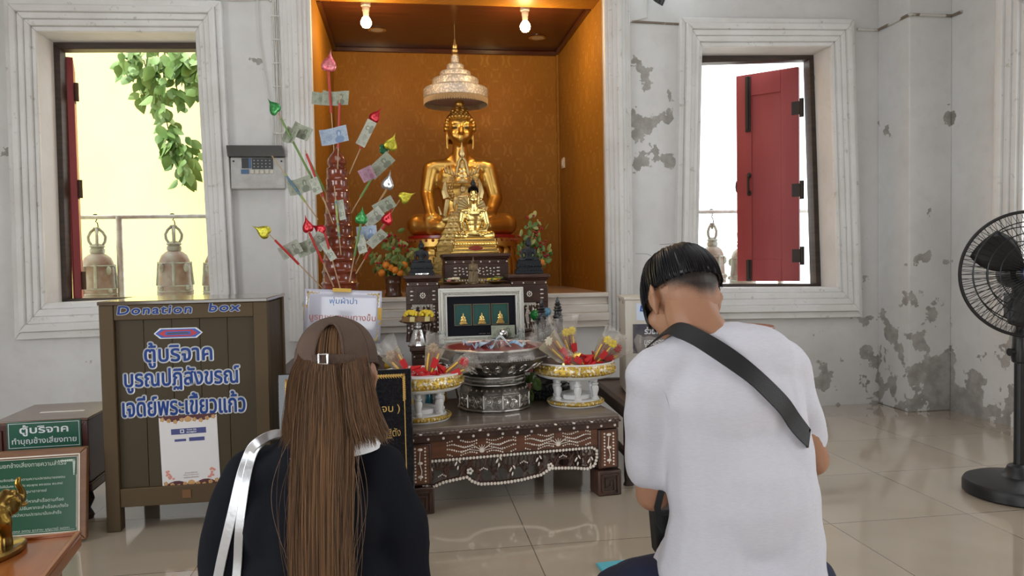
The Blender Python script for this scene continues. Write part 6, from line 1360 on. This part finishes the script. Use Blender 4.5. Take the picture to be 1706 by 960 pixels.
for b_ in range(3):
    vs = []; fs = []; a0 = b_*2*pi/3+.4
    for i in range(9):
        r = .035+.20*i/8
        for j in range(7): t = j/6-.5; wd = 1.5*(.55+.45*sin(pi*(i/8)**.8)); a = a0+t*wd*(.55 if i == 0 else .72); vs.append(tf((r*cos(a),.028*sin(t*2.2)*(.5+i/8),r*sin(a))))
    for i in range(8):
        for j in range(6): fs.append((i*7+j,i*7+j+1,(i+1)*7+j+1,(i+1)*7+j))
    q = MB(); q.add(vs, fs); q.build('blade', bk, fan, solid=.003)
mb.tube([tf((0,-.045,0)),tf((0,-.03,0)),tf((0,.04,0))], [.02,.036,.038], 20); mb.build('hub', bk, fan)
mb = MB(); mb.tube([(.0,.03,.09),(.1,.16,.06),(.2,.28,.006),(.45,.5,.006),(.85,.9,.006)], .004, 6); mb.build('cord', bk, fan)
# ---------------------------------------------------------------- the two kneeling visitors (they face the altar, +Y)
def head_parts(mb, T, ex=0.):                              # head in its own axes: face towards +y, crown up; T places it
    e = lambda c, r, n=14: mb.ell(T @ Vector(c), tuple(r), n, T.to_3x3())
    e((0,-.012,.020),(.076,.093,.088)); e((0,.030,-.045),(.060,.064,.062)); e((0,.058,-.088),(.030,.028,.022))
    c = lambda a, b, r0, r1: mb.cap(T @ Vector(a), T @ Vector(b), r0, r1, 8)
    c((0,.088,.008),(0,.108,-.030),.010,.014)
    for q in (-1, 1): c((q*.012,.086,.030),(q*.052,.072,.026),.010,.008); e((q*.032,.080,.010),(.015,.010,.010),8); e((q*.045,.055,-.030),(.025,.025,.025),8)
    for q in (-1, 1):
        e((q*(.084-ex),-.010,-.008),(.010,.022,.034),10); c((q*(.092-ex),-.024,.018),(q*(.098-ex),-.030,-.008),.007,.0065); c((q*(.098-ex),-.030,-.008),(q*(.084-ex),-.008,-.044),.0065,.009)
    e((0,.092,-.058),(.024,.009,.006),8); e((0,.090,-.067),(.020,.009,.006),8)
def praying_hands(mb, c, up=Vector((0,.35,1)).normalized(), ln=.175):          # palms together, fingers up
    side = Vector((1,0,0)); fw = up.cross(side).normalized(); c = Vector(c)
    for q in (-1, 1):
        o = c + side*q*.013
        mb.cap(o, o+up*ln*.42, .020, .019, 10); mb.cap(o+fw*.020, o+fw*.024+up*ln*.40, .015, .014, 8); mb.cap(o-fw*.020, o-fw*.024+up*ln*.40, .015, .014, 8)
        for i, (f, l) in enumerate(((-.030,.42),(-.011,.54),(.009,.57),(.029,.51))):
            p = o+fw*f+up*ln*.44; mb.chain([p, p+up*ln*l*.5+side*q*.002, p+up*ln*l-side*q*.004], [.0095,.0088,.0074], 8)
        p = o-fw*.034+up*ln*.12; mb.chain([p, p-fw*.012+up*ln*.2, p-fw*.004+up*ln*.40], [.0125,.0105,.0085], 8)
black_k = mat('black_knit', (.008,.009,.013), .9, spec=.15, bump=(300,.4,(1,1,1),.002)); white_c = mat('white_cotton', (.74,.74,.75), .8)
# ---- young woman
gx = thing('person', 'woman with long brown hair in brown cap and black cardigan kneeling at the altar', 'person', (-.170, 1.58, 0))
headM = Matrix.Translation((.018,.03,.862)) @ rot(-.16,0,-.06).to_4x4()
sk = MB(); head_parts(sk, headM, .012); sk.chain([(.016,.01,.80),(.0,-.01,.70),(-.02,-.01,.60)], [.052,.056,.09]); sk.ell((-.03,0,.48),(.135,.085,.17)); sk.ell((-.03,0,.24),(.145,.11,.13))
for q in (-1, 1):
    sx = -.03+q*.135; sk.chain([(sx,0,.635),(-.03+q*.185,.02,.42),(-.01+q*.055,.235,.475),(-.005+q*.016,.27,.52)], [.045,.036,.030,.022]); sk.chain([(-.03+q*.08,.02,.20),(-.03+q*.12,.40,.09),(-.03+q*.08,.0,.05),(-.03+q*.07,-.16,.035)], [.075,.05,.042,.03])
praying_hands(sk, (-.005,.285,.535)); body = blob('body', sk, .0075, M['skin'], gx, 3)
cg = MB(); cx = -.03
cg.chain([(cx-.115,-.005,.672),(cx,-.012,.688),(cx+.115,-.005,.672)], [.052,.062,.052]); cg.chain([(cx,-.01,.70),(.0,-.005,.735)], [.085,.062])
cg.ell((cx,0,.575),(.178,.108,.125)); cg.ell((cx,-.002,.44),(.172,.108,.16)); cg.ell((cx,.0,.27),(.180,.135,.17)); cg.ell((cx,-.01,.19),(.19,.16,.12))
for q in (-1, 1): cg.chain([(cx+q*.128,-.005,.655),(cx+q*.172,.0,.545),(cx+q*.188,.02,.415)], [.064,.062,.055]); cg.chain([(cx+q*.188,.02,.415),(cx+q*.14,.14,.43),(cx+.02+q*.065,.235,.475)], [.055,.050,.040])
def knit_fold(co, n): 
    w_ = sin(co.z*42+co.x*25)*.0022 + sin(co.z*23-co.x*60+co.y*30)*.0025; return co + n*w_
blob('cardigan', cg, .009, black_k, gx, 6, knit_fold)
co_ = MB(); co_.tube([( .0+.070*cos(2*pi*k/32), -.004+.066*sin(2*pi*k/32), .752+.012*cos(2*pi*k/32+pi/2)*-1) for k in range(32)], [.021]*32, 10, True, .45); co_.lathe([(.100,.716),(.080,.748),(.070,.774)], 32, (0,-.004,0), 1.08, .95); co_.build('shirt_collar', white_c, gx, solid=.003)
lg2 = MB()
for q in (-1, 1): lg2.chain([(cx+q*.09,.0,.19),(cx+q*.13,.42,.105)], [.115,.075]); lg2.chain([(cx+q*.13,.42,.09),(cx+q*.085,.0,.065),(cx+q*.08,-.16,.045)], [.07,.062,.045])
lg2.ell((cx,-.01,.20),(.185,.15,.11)); blob('trousers', lg2, .012, mat('black_trousers', (.012,.012,.015), .8), gx, 4)
for q in (-1, 1): f_ = MB(); f_.chain([(cx+q*.08,-.12,.045),(cx+q*.07,-.26,.035)], [.04,.03]); blob('sock', f_, .008, mat('white_sock', (.6,.6,.6), .8), gx, 3)
# cap with an open back and buckled strap
cc = headM @ Vector((0,-.005,.041)); capM = Matrix.Translation(cc) @ rot(-.10,0,-.06).to_4x4()
capm = mat('brown_twill', (.105,.064,.043), .85, vary=(14,(.075,.045,.031)), bump=(420,.5,(1,1,1),.002))
R3 = (.0855,.108,.083); mb = MB(); nu, nv = 96, 26; vs = []; keep = set()
def capP(u, v, k=1.): a = 2*pi*u - pi/2; t = v*pi/2; sq = cos(t)**.82; return Vector((R3[0]*k*sq*cos(a), R3[1]*k*sq*sin(a), R3[2]*k*(sin(t)**.95)-.006*(1-v)*(1+sin(a))*.5-.010*(1-v)))
idx = {}
for i in range(nu):
    for j in range(nv): idx[i,j] = len(vs); vs.append(capM @ capP(i/nu, j/(nv-1)*.995))
fs = []
for i in range(nu):
    for j in range(nv-1):
        p = capP((i+.5)/nu, (j+.5)/(nv-1)*.995)
        if p.y < 0 and abs(p.x) < .0275*sqrt(max(0,1-((p.z-.0)/.068)**2)) and p.z < .068: continue
        fs.append((idx[i,j], idx[(i+1)%nu,j], idx[(i+1)%nu,j+1], idx[i,j+1]))
mb.add(vs, fs); cap_o = thing('cap', 'brown baseball cap with an open buckled back on the woman', 'cap', (0,0,0)); cap_o.location = gx.location
mb.build('crown', capm, cap_o, solid=.0025)
mb = MB(); mb.tube([capM @ (Vector((.0285*cos(t), 0, .069*sin(t))) + Vector((0, -sqrt(max(0,1-(.0285*cos(t)/R3[0])**2-(min(.069*sin(t),.088)/R3[2])**2))*R3[1]-.001, 0))) for t in [pi*i/24 for i in range(25)]], .0026, 6)
for uu in (1/6, 1/3, 2/3, 5/6, .5): mb.tube([capM @ capP(uu+0.0, j/16*.99, 1.012) for j in range(17)], .0013, 5)
mb.tube([capM @ capP(i/64, 0, 1.006) for i in range(64) if not (abs(capP(i/64,0).x) < .028 and capP(i/64,0).y < 0)], .0022, 5); mb.build('seam', capm, cap_o)
def strapP(x, z, k): return capM @ Vector((x, -sqrt(max(0,1-(x/R3[0])**2))*R3[1]*k, z-.012))
mb = MB(); 
for i in range(22):
    x0 = -.034+.112*i/22*.75; x1 = -.034+.112*(i+1)/22*.75; mb.add([strapP(x0,.000,1.045),strapP(x1,.000-.0,1.045),strapP(x1,.018,1.03),strapP(x0,.018,1.03)], [(0,1,2,3)])
mb.build('strap', capm, cap_o, solid=.003)
mb = MB(); mb.ring([(-.020,-.0135),(.002,-.0135),(.002,.0085),(-.020,.0085)], [(-.016,-.0105),(-.002,-.0105),(-.002,.0055),(-.016,.0055)], -.003, 0, lambda x, y, z: capM @ Vector((x, -R3[1]*1.07+y+.006*abs(x)/.02, z))); mb.build('buckle', M['silver'], cap_o, bevel=.001)
MB().ell(capM @ Vector((0,0,R3[2]*.985)),(.008,.008,.005),12).build('button', capm, cap_o)
mb = MB(); mb.grid(lambda u, v: capM @ Vector((.088*cos(pi*u)*(1-.12*v), .06+R3[1]*.55*sin(pi*u)*1.0+.075*v*sin(pi*u), -.010-.012*v+.010*(cos(pi*u)**2)*-1.4)), 24, 6); mb.build('brim', capm, cap_o, solid=.003)
# hair: a scalp, a mass of long strands and some flyaways
hair_m = mat('brown_hair', (.165,.098,.060), .42, vary=(210,(.23,.145,.092),(1,1,.05)), spec=.3); hair_d = mat('dark_hair_roots', (.022,.013,.010), .5)
sc = MB(); sc.ell(headM @ Vector((0,-.013,.024)),(.079,.096,.086),24,headM.to_3x3()); sc.ell(headM @ Vector((0,-.05,-.03)),(.072,.062,.08),20,headM.to_3x3()); blob('scalp_hair', sc, .008, hair_d, gx, 2)
def hairline(z):                                        # left edge, right edge and back depth of the hair, against height
    K = [(.905,-.056,.088,-.085),(.86,-.070,.096,-.098),(.80,-.076,.106,-.104),(.75,-.078,.124,-.106),(.70,-.096,.142,-.112),(.62,-.066,.052,-.134),(.52,-.068,.050,-.140),(.40,-.066,.050,-.146),(.22,-.060,.04,-.158)]
    if z >= K[0][0]: return K[0][1:]
    for a, b in zip(K, K[1:]):
        if a[0] >= z >= b[0]: t = (a[0]-z)/(a[0]-b[0]); return tuple(a[i]+(b[i]-a[i])*t for i in (1,2,3))
    return K[-1][1:]
K2 = [(.905,-.040,.042,-.085),(.86,-.050,.052,-.098),(.80,-.056,.058,-.107),(.74,-.060,.058,-.118),(.66,-.064,.055,-.130),(.56,-.067,.052,-.138),(.40,-.067,.052,-.146),(.18,-.060,.042,-.160)]
def hp2(s, z, off=0.):                                   # the long tail down the middle of her back
    if z >= K2[0][0]: l, r, d = K2[0][1:]
    else:
        l, r, d = K2[-1][1:]
        for a, b in zip(K2, K2[1:]):
            if a[0] >= z >= b[0]: t = (a[0]-z)/(a[0]-b[0]); t = t; l, r, d = (a[i]+(b[i]-a[i])*t for i in (1,2,3)); break
    c = (l+r)/2; hw = (r-l)/2; k = max(0,min(1,(z-.68)/.12)); e = .82-.10*k
    return Vector((c+hw*s, d*(e+(1-e)*(1-abs(s)**2.2)) - off, z))
rnd = random.Random(17); hm = MB(); hm.mi = 0
def hp(s, z, off=0.):
    l, r, d = hairline(z); c = (l+r)/2; hw = (r-l)/2; bow_ = (1-abs(s)**2.2); return Vector((c+hw*s, d*(.55 if z > .72 else .82)+ (d*(.45 if z > .72 else .18))*bow_ - off, z))
hm.grid(lambda u, v: hp2(-.92+1.84*u, .88-.64*v, -.015), 24, 30); hm.build('hair_mass', hair_d, gx, solid=.012)
st = MB()
for i in range(4200):
    long_ = i % 10 < 7; s = rnd.uniform(-1,1) if long_ else (rnd.uniform(.36,1) if i % 10 < 9 else rnd.uniform(-1,-.72)); F_ = hp2 if long_ else hp; off = rnd.uniform(-.004,.012); ph = rnd.uniform(0,6.3); amp = rnd.uniform(.001,.004); fr_ = rnd.uniform(9,20)
    side = abs(s) > .60
    end = rnd.uniform(.20,.40) if long_ else rnd.uniform(.732,.766); z0 = .893-rnd.uniform(0,.006); n = 11; pts = [F_(s*.93, .905, -.030)+Vector((0,0,.022)), F_(s*.97, .900, -.014)+Vector((0,0,.008))]
    drift = rnd.gauss(0,.07)
    for j in range(n): t = j/(n-1); z = z0+(end-z0)*t; p = F_(max(-1.06,min(1.06,s+drift*t*t)), z, off); p.x += amp*sin(ph+z*fr_); p.y += amp*.6*cos(ph*2+z*fr_); pts.append(p)
    st.mi = 0 if rnd.random() < .62 else (1 if rnd.random() < .6 else 2); w_ = rnd.uniform(.0004,.00095); st.tube(pts, [w_]*n+[w_*.6,w_*.2], 3)
for i in range(170):                                      # pulled back through the cap's opening
    x = rnd.uniform(-.024,.024); q_ = rnd.uniform(.94,1.0); a = capM @ Vector((x*.9, -R3[1]*.45*q_, .070*q_)); pts = [a, capM @ Vector((x*.95,-R3[1]*.72*q_,.052)), capM @ Vector((x*1.0,-R3[1]*.90*q_,.024)), capM @ Vector((x*1.05,-R3[1]*.97*q_,-.004)), capM @ Vector((x*1.1,-R3[1]*.99*q_,-.022))]
    s_ = x*11-.05+rnd.gauss(0,.07)
    for z, o_ in ((.865,.004),(.83,.008),(.78,.011),(.72,.013),(.62,.014),(.5,.014),(.4,.014)): s_ *= .985; pts.append(hp2(s_*1.3, z, o_+rnd.uniform(-.002,.002)))
    st.mi = 1 if i % 3 else 2; st.tube(pts, .0009, 3)
for i in range(16):                                      # loose hairs
    s = rnd.choice((-1,-1,1)); z0 = rnd.uniform(.72,.80); e_ = rnd.uniform(.38,.58); dx = rnd.uniform(.0,.030)*s; n = 22; pts = []; ph = rnd.uniform(0,6)
    for j in range(n): t = j/(n-1); z = z0+(e_-z0)*t; p = hp2(s*1.0, z, .004); p.x += dx*sin(pi*min(1,t*1.1))+.008*sin(ph+t*5); p.y -= .012*t; pts.append(p)
    p = 0; st.mi = 0; st.tube(pts, .0004, 3)
st.build('hair_strands', [hair_m, mat('brown_hair_light', (.27,.155,.082), .42, spec=.35), mat('brown_hair_dark', (.085,.050,.032), .45)], gx)
# silver shoulder bag: two straps over her left shoulder and the bag at her side
bg_ = thing('shoulder_bag', "silver shoulder bag with two straps on the woman's left side", 'bag', gx.location); slv = mat('silver_leather', (.62,.63,.65), .35, .55, bump=(90,.2)); stm = mat('silver_stitch', (.75,.76,.78), .5)
dgc = bpy.context.evaluated_depsgraph_get()
def tree_of(o): me = o.data; return BVHTree.FromPolygons([v.co for v in me.vertices], [tuple(p.vertices) for p in me.polygons])
cardT = tree_of([c for c in kids(gx) if c.name.startswith('cardigan')][0])
def behind(T, x, z, off=.004, y=-1.2):
    h = T.ray_cast(Vector((x, y, z)), Vector((0,1,0))); return (h[0] + Vector((0,-off,0))) if h[0] else None
def strap_path(pts, T, off): 
    out = []
    for x, z in pts:
        h = behind(T, x, z, off)
        out.append(h if h is not None else Vector((x, (out[-1].y if out else -.05), z)))
    return out
def fine(path, k=6):                                       # Catmull-Rom through 2-D points
    out = []; n = len(path)
    for i in range(n-1):
        p0, p1, p2, p3 = path[max(0,i-1)], path[i], path[i+1], path[min(n-1,i+2)]
        for j in range(k):
            t = j/k; out.append(tuple(.5*(2*b+(c-a)*t+(2*a-5*b+4*c-d)*t*t+(3*b-a-3*c+d)*t**3) for a, b, c, d in zip(p0, p1, p2, p3)))
    return out+[path[-1]]
def band(mb, pts, w_, th=.002, nrm=None):
    L = len(pts); vs = []; fs = []
    for i, p in enumerate(pts):
        t = (pts[min(L-1,i+1)]-pts[max(0,i-1)]).normalized(); n = nrm[i] if nrm else Vector((0,-1,.25)); sd = t.cross(n).normalized()*(w_/2); nn = sd.cross(t).normalized()*th
        vs += [p-sd-nn, p+sd-nn, p+sd+nn, p-sd+nn]
    for i in range(L-1):
        for j in range(4): fs.append((i*4+j, i*4+(j+1)%4, (i+1)*4+(j+1)%4, (i+1)*4+j))
    fs += [(3,2,1,0), tuple((L-1)*4+j for j in range(4))]; mb.add(vs, fs)
kG = 1.49/1232; gpx = lambda px, py: ((at(px,py,1.47).x-gx.location.x), at(px,py,1.47).z)
for path in (((438,742),(420,748),(404,765),(393,800),(383,850),(371,900),(358,950),(345,1010)), ((432,744),(414,760),(404,790),(398,840),(393,880),(388,930),(384,975),(380,1020))):
    pts = strap_path([gpx(*q) for q in fine(path, 4)], cardT, .006); pts = [pts[0]+Vector((.012,.085,-.012)), pts[0]+Vector((.010,.05,.006)), pts[0]+Vector((.004,.018,.007))]+pts[2:]
    for _ in range(5): pts = [pts[0]]+[(a+b*2+c)/4 for a, b, c in zip(pts, pts[1:], pts[2:])]+[pts[-1]]
    mb = MB(); band(mb, pts, .019 if path[0][0] == 438 else .017, .0022); s_ = mb.build('strap', slv, bg_, bevel=.001)
mb = MB(); mb.prism([(-.16,0),(.16,0),(.17,.22),(-.17,.22)], -.05, .05, lambda x, y, z: (-.265+y, -.02+x, .12+z)); mb.build('pouch', slv, bg_, bevel=.015)

# ---- young man
bx_ = 1215; mB = thing('person', 'man in white t-shirt with bowl haircut and black strap kneeling with bowed head', 'person', (at(1215,480,1.70).x, 1.70, 0)); mx0 = mB.location.x
def mp(px, py, Y): p = at(px, py, 1.70+Y); return Vector((p.x-mx0, Y, p.z))
hcen = mp(1134, 497, .13); hM = Matrix.Translation(hcen) @ rot(-.52,.05,.22).to_4x4() @ Matrix.Scale(1.06,4)
sk = MB(); head_parts(sk, hM)
nk = mp(1152, 535, .06); sk.chain([hM @ Vector((0,-.030,-.012)), nk+Vector((.0,-.008,.002)), mp(1186,585,.0), mp(1200,640,-.02)], [.066,.064,.068,.085]); sk.ell(hM @ Vector((0,-.040,-.055)),(.060,.050,.055),16,hM.to_3x3()); sk.ell(mp(1222,720,-.01),(.12,.07,.15)); sk.ell(mp(1235,850,-.04),(.12,.07,.16)); sk.ell((.03,-.03,.30),(.13,.11,.12))
shL, shR = mp(1096,632,.02), mp(1296,612,.02); elL, elR = mp(1088,822,.07), mp(1352,765,.09)
hand = mp(1165,700,.36)
for sh_, e_, q in ((shL, elL, -1), (shR, elR, 1)):
    sk.chain([sh_, e_, hand+Vector((q*.03,-.05,-.05)), hand+Vector((q*.013,0,0))], [.052,.045,.034,.026]); sk.chain([(.03+q*.09,-.02,.26),(.02+q*.13,.40,.10),(.02+q*.09,-.02,.06),(.02+q*.08,-.20,.04)], [.085,.06,.048,.034])
praying_hands(sk, hand, Vector((0,.3,1)).normalized(), .19); mbody = blob('body', sk, .0075, M['skin'], mB, 3)
tsh = MB(); ms_ = mat('white_tshirt', (.65,.65,.71), .85, bump=(500,.25,(1,1,.3),.001), vary=(70,(.60,.60,.66),(1,1,8)))
tsh.chain([mp(1162,560,.05), mp(1200,612,.0)], [.066,.10]); tsh.chain([shL, mp(1140,610,.02), mp(1215,606,-.01), mp(1262,604,-.01), shR], [.078,.082,.105,.092,.072])
tsh.ell(mp(1212,668,-.02),(.168,.125,.14)); tsh.chain([mp(1175,650,-.0),mp(1182,760,-.03),mp(1190,860,-.05),mp(1185,960,-.06)],[.10,.105,.11,.125]); tsh.chain([mp(1268,650,-.0),mp(1285,760,-.03),mp(1292,860,-.05),mp(1290,980,-.06)],[.098,.100,.108,.125]); tsh.ell(mp(1235,830,-.05),(.16,.135,.20)); tsh.ell(mp(1230,1000,-.06),(.205,.17,.15)); tsh.chain([mp(1165,900,.0),mp(1130,960,.03)],[.08,.07])
tsh.chain([shL, mp(1086,700,.045), mp(1086,775,.06)], [.080,.070,.066]); tsh.chain([shR, mp(1322,675,.05), mp(1348,728,.08)], [.076,.064,.048])
def tee_fold(co, n):
    low_ = max(0, min(1, (.80-co.z)/.25)); back = 1 if co.y < .05 else .4
    f = .0075*max(0,sin((co.x*.9-co.z*.16)*40+1.0))**2*low_*(.35+.65*sin(co.z*7+co.x*9)**2) + .0045*sin((co.x*.6+co.z)*30)*max(0,min(1,(.14-abs(co.x+.12))/.1))*max(0,min(1,(.62-co.z)/.1)) + .0035*sin((co.x+co.z)*33)*max(0,min(1,(co.z-.55)/.2))*.5 + .003*sin(co.z*60+co.x*40)*max(0,min(1,(abs(co.x)-.15)/.05))
    return co + n*f*back
shirt = blob('t_shirt', tsh, .0085, ms_, mB, 8, tee_fold)
shT = tree_of(shirt)
# ribbed neckline, sleeve hems and shoulder seams
mb = MB(); pts = []
for px, py in ((1128,556),(1142,549),(1158,543),(1175,538),(1192,535),(1208,534),(1222,534)):
    x, z = (at(px,py,1.70).x-mx0), at(px,py,1.70).z; h = behind(shT, x, z-.012, .002); pts.append(h+Vector((0,0,.008)) if h is not None else Vector((x,.0,z)))
def seam(mb, ps, r=.0022):
    P_ = strap_path([(at(a,b,1.66).x-mx0, at(a,b,1.66).z) for a, b in ps], shT, .0003); mb.tube(P_, r, 5)
seam(mb, ((1072,612),(1090,632),(1104,655),(1112,680)), .0012); mb.build('seam', ms_, mB)
tro = MB()
for q in (-1, 1): tro.chain([(.03+q*.095,-.03,.27),(.02+q*.14,.40,.115)], [.135,.09]); tro.chain([(.02+q*.14,.40,.10),(.02+q*.09,-.02,.075),(.02+q*.08,-.18,.05)], [.085,.075,.05])
tro.ell((.03,-.06,.27),(.20,.17,.14)); lk = mp(1088,962,.02); tro.chain([lk+Vector((.08,-.05,-.06)), lk+Vector((-.02,.0,-.035)), lk+Vector((-.05,.12,-.10))], [.10,.085,.08]); blob('trousers', tro, .012, mat('navy_trousers', (.010,.014,.045), .8), mB, 4)
for q in (-1, 1): f_ = MB(); f_.chain([(.02+q*.08,-.17,.045),(.02+q*.07,-.30,.04)], [.042,.032]); blob('sock', f_, .008, mat('black_sock', (.015,.015,.018), .9), mB, 3)
# hair: faded undercut and the bowl above it
hs = hM.to_3x3()
fade = mat('short_cropped_hair', (.035,.022,.017), .6, sub=.08, vary=None); g = NG(fade); tcn = g.node('ShaderNodeTexCoord'); sx_ = g.node('ShaderNodeSeparateXYZ'); iv = g.node('ShaderNodeMapping'); fade.node_tree.links.new(tcn.outputs['Object'], iv.inputs['Vector']); iv.vector_type = 'TEXTURE'; iv.inputs['Location'].default_value = hM.to_translation(); iv.inputs['Rotation'].default_value = hM.to_euler(); fade.node_tree.links.new(iv.outputs[0], sx_.inputs[0])
hz_ = g.math('SUBTRACT', sx_.outputs[2], g.math('MULTIPLY', g.math('MAXIMUM', g.math('SUBTRACT', g.math('ABSOLUTE', sx_.outputs[0]), .018), 0.), .75)); stub = g.math('MULTIPLY', g.noise(iv.outputs[0], 420, 3), .018)
fade.node_tree.links.new(g.mix(g.rng(g.math('ADD', hz_, stub), -.050, -.012, smooth=True), (.40,.205,.122), (.026,.016,.012)), g.b.inputs['Base Color']); ub = MB(); ub.ell(hM @ Vector((0,-.016,.018)),(.0795,.0965,.087),32,hs); ub.ell(hM @ Vector((0,-.050,-.018)),(.066,.056,.058),24,hs)
o = blob('cropped_hair', ub, .0030, fade, mB, 2); bmh = bmesh.new(); bmh.from_mesh(o.data); inv = hM.inverted()
def crop(v): p = inv @ v.co; return p.y > .030 or p.z < -.068 or (abs(p.x) > .070 and p.z < .005)
bmesh.ops.delete(bmh, geom=[v for v in bmh.verts if crop(v)], context='VERTS'); bmh.to_mesh(o.data); bmh.free()
hbk = mat('black_hair', (.006,.006,.008), .32, spec=.5); bw_ = MB()
bowl_low = .012
bw_.grid(lambda u, v: hM @ Vector((.088*cos(2*pi*u)*cos(min(1,v*1.02)*pi/2)**.55, -.010+.108*sin(2*pi*u)*cos(min(1,v*1.02)*pi/2)**.55, bowl_low+(-.012 if sin(2*pi*u) > 0 else .0)+.100*sin(v*pi/2))), 48, 14, True); bw_.build('hair_bowl', hbk, mB, solid=.008)
hs_ = MB(); rnd = random.Random(5)
for i in range(620):
    a = rnd.uniform(0,2*pi); n = 10; pts = []; e_ = rnd.uniform(-.012,.010) + (-.055*max(0,sin(a)) if sin(a) > 0.2 else 0); w_ = rnd.uniform(.0014,.0026); k = rnd.uniform(1.0,1.045); r_ = rnd.uniform(0,.3)
    for j in range(n):
        t = (r_+(1-r_)*j/(n-1)); z = bowl_low+.103*cos(t*pi/2)*k if t < 1 else bowl_low
        z = bowl_low+e_+(.104*k-e_)*cos(t*pi/2)**1.0; c_ = sin(t*pi/2)**.62; a2 = a+.10*sin(i)*t
        pts.append(hM @ Vector((.0905*k*c_*cos(a2), -.010+.1105*k*c_*sin(a2), z)))
    hs_.tube(pts, [w_]*(n-2)+[w_*.7,w_*.25], 4)
for i in range(26):
    a = rnd.uniform(0,6.28); b = hM @ Vector((.05*cos(a),-.01+.06*sin(a),.105)); q = hM.to_3x3() @ Vector((rnd.uniform(-.03,.05),rnd.uniform(-.03,.03),rnd.uniform(.012,.032))); hs_.tube([b, b+q*.6, b+q+Vector((rnd.uniform(-.02,.02),0,-.006))], .0005, 3)
hs_.build('hair_strands', hbk, mB)
# black sling bag strap across his back, the bag in front
sbg = thing('sling_bag', 'black sling bag strap running diagonally across the back of the white t-shirt', 'bag', mB.location); web = mat('black_webbing', (.007,.007,.008), .6, bump=(350,.4,(1,1,1),.002))
pp_ = ((1143,558),(1153,557),(1165,562),(1185,575),(1215,598),(1245,625),(1275,655),(1300,680),(1322,708),(1338,728))
pts = []; nrm = []
for x, z in [(at(a,b,1.60).x-mx0, at(a,b,1.60).z) for a, b in fine(pp_)]:
    n_ = Vector((0,0,0)); far = None
    for ox, oz in ((0,0),(.016,.012),(-.016,-.012),(.010,-.014),(-.010,.014)):
        h = shT.ray_cast(Vector((x+ox,-1.2,z+oz)), Vector((0,1,0)))
        if h[0] is not None: n_ += h[1]; far = h[0].y if far is None else min(far, h[0].y - (0 if ox == 0 else -.004))
    if far is None: continue
    n_.normalize(); pts.append(Vector((x, far, z)) + n_*.006); nrm.append(n_)
pts = [pts[0]+Vector((-.022,.070,-.045)), pts[0]+Vector((-.014,.036,-.014))]+pts; nrm = [Vector((-.6,.4,.6)).normalized(), Vector((-.55,.0,.8)).normalized()]+nrm
for _ in range(6):
    pts = [pts[0]]+[(a+b*2+c)/4 for a, b, c in zip(pts, pts[1:], pts[2:])]+[pts[-1]]; nrm = [nrm[0]]+[(a+b*2+c).normalized() for a, b, c in zip(nrm, nrm[1:], nrm[2:])]+[nrm[-1]]
for i in range(2, len(pts)):
    q = shT.find_nearest(pts[i]); d_ = (pts[i]-q[0]).dot(q[1])
    if d_ < .005: pts[i] = pts[i] + q[1]*(.005-d_)
pts.append(pts[-1]+Vector((.006,.03,-.010))); nrm.append(nrm[-1]+Vector((.3,0,0)))
mb = MB(); band(mb, pts, .044, .0018, nrm); mb.build('strap', web, sbg)
mb = MB(); lp = [(1118,800),(1104,820),(1098,845),(1100,870),(1110,885)]; mb_ = [mp(a,b,.02) for a, b in lp]; band(mb, [v+Vector((-.004,0,0)) for v in mb_], .016, .002); mb.build('lower_strap', web, sbg)
mb = MB(); c_ = mp(1120,880,.22); mb.prism([(-.11,-.07),(.11,-.07),(.12,.06),(-.12,.06)], -.035, .035, lambda x, y, z: (c_.x+.06+x, c_.y+y, c_.z+z)); mb.build('pouch', web, sbg, bevel=.012)
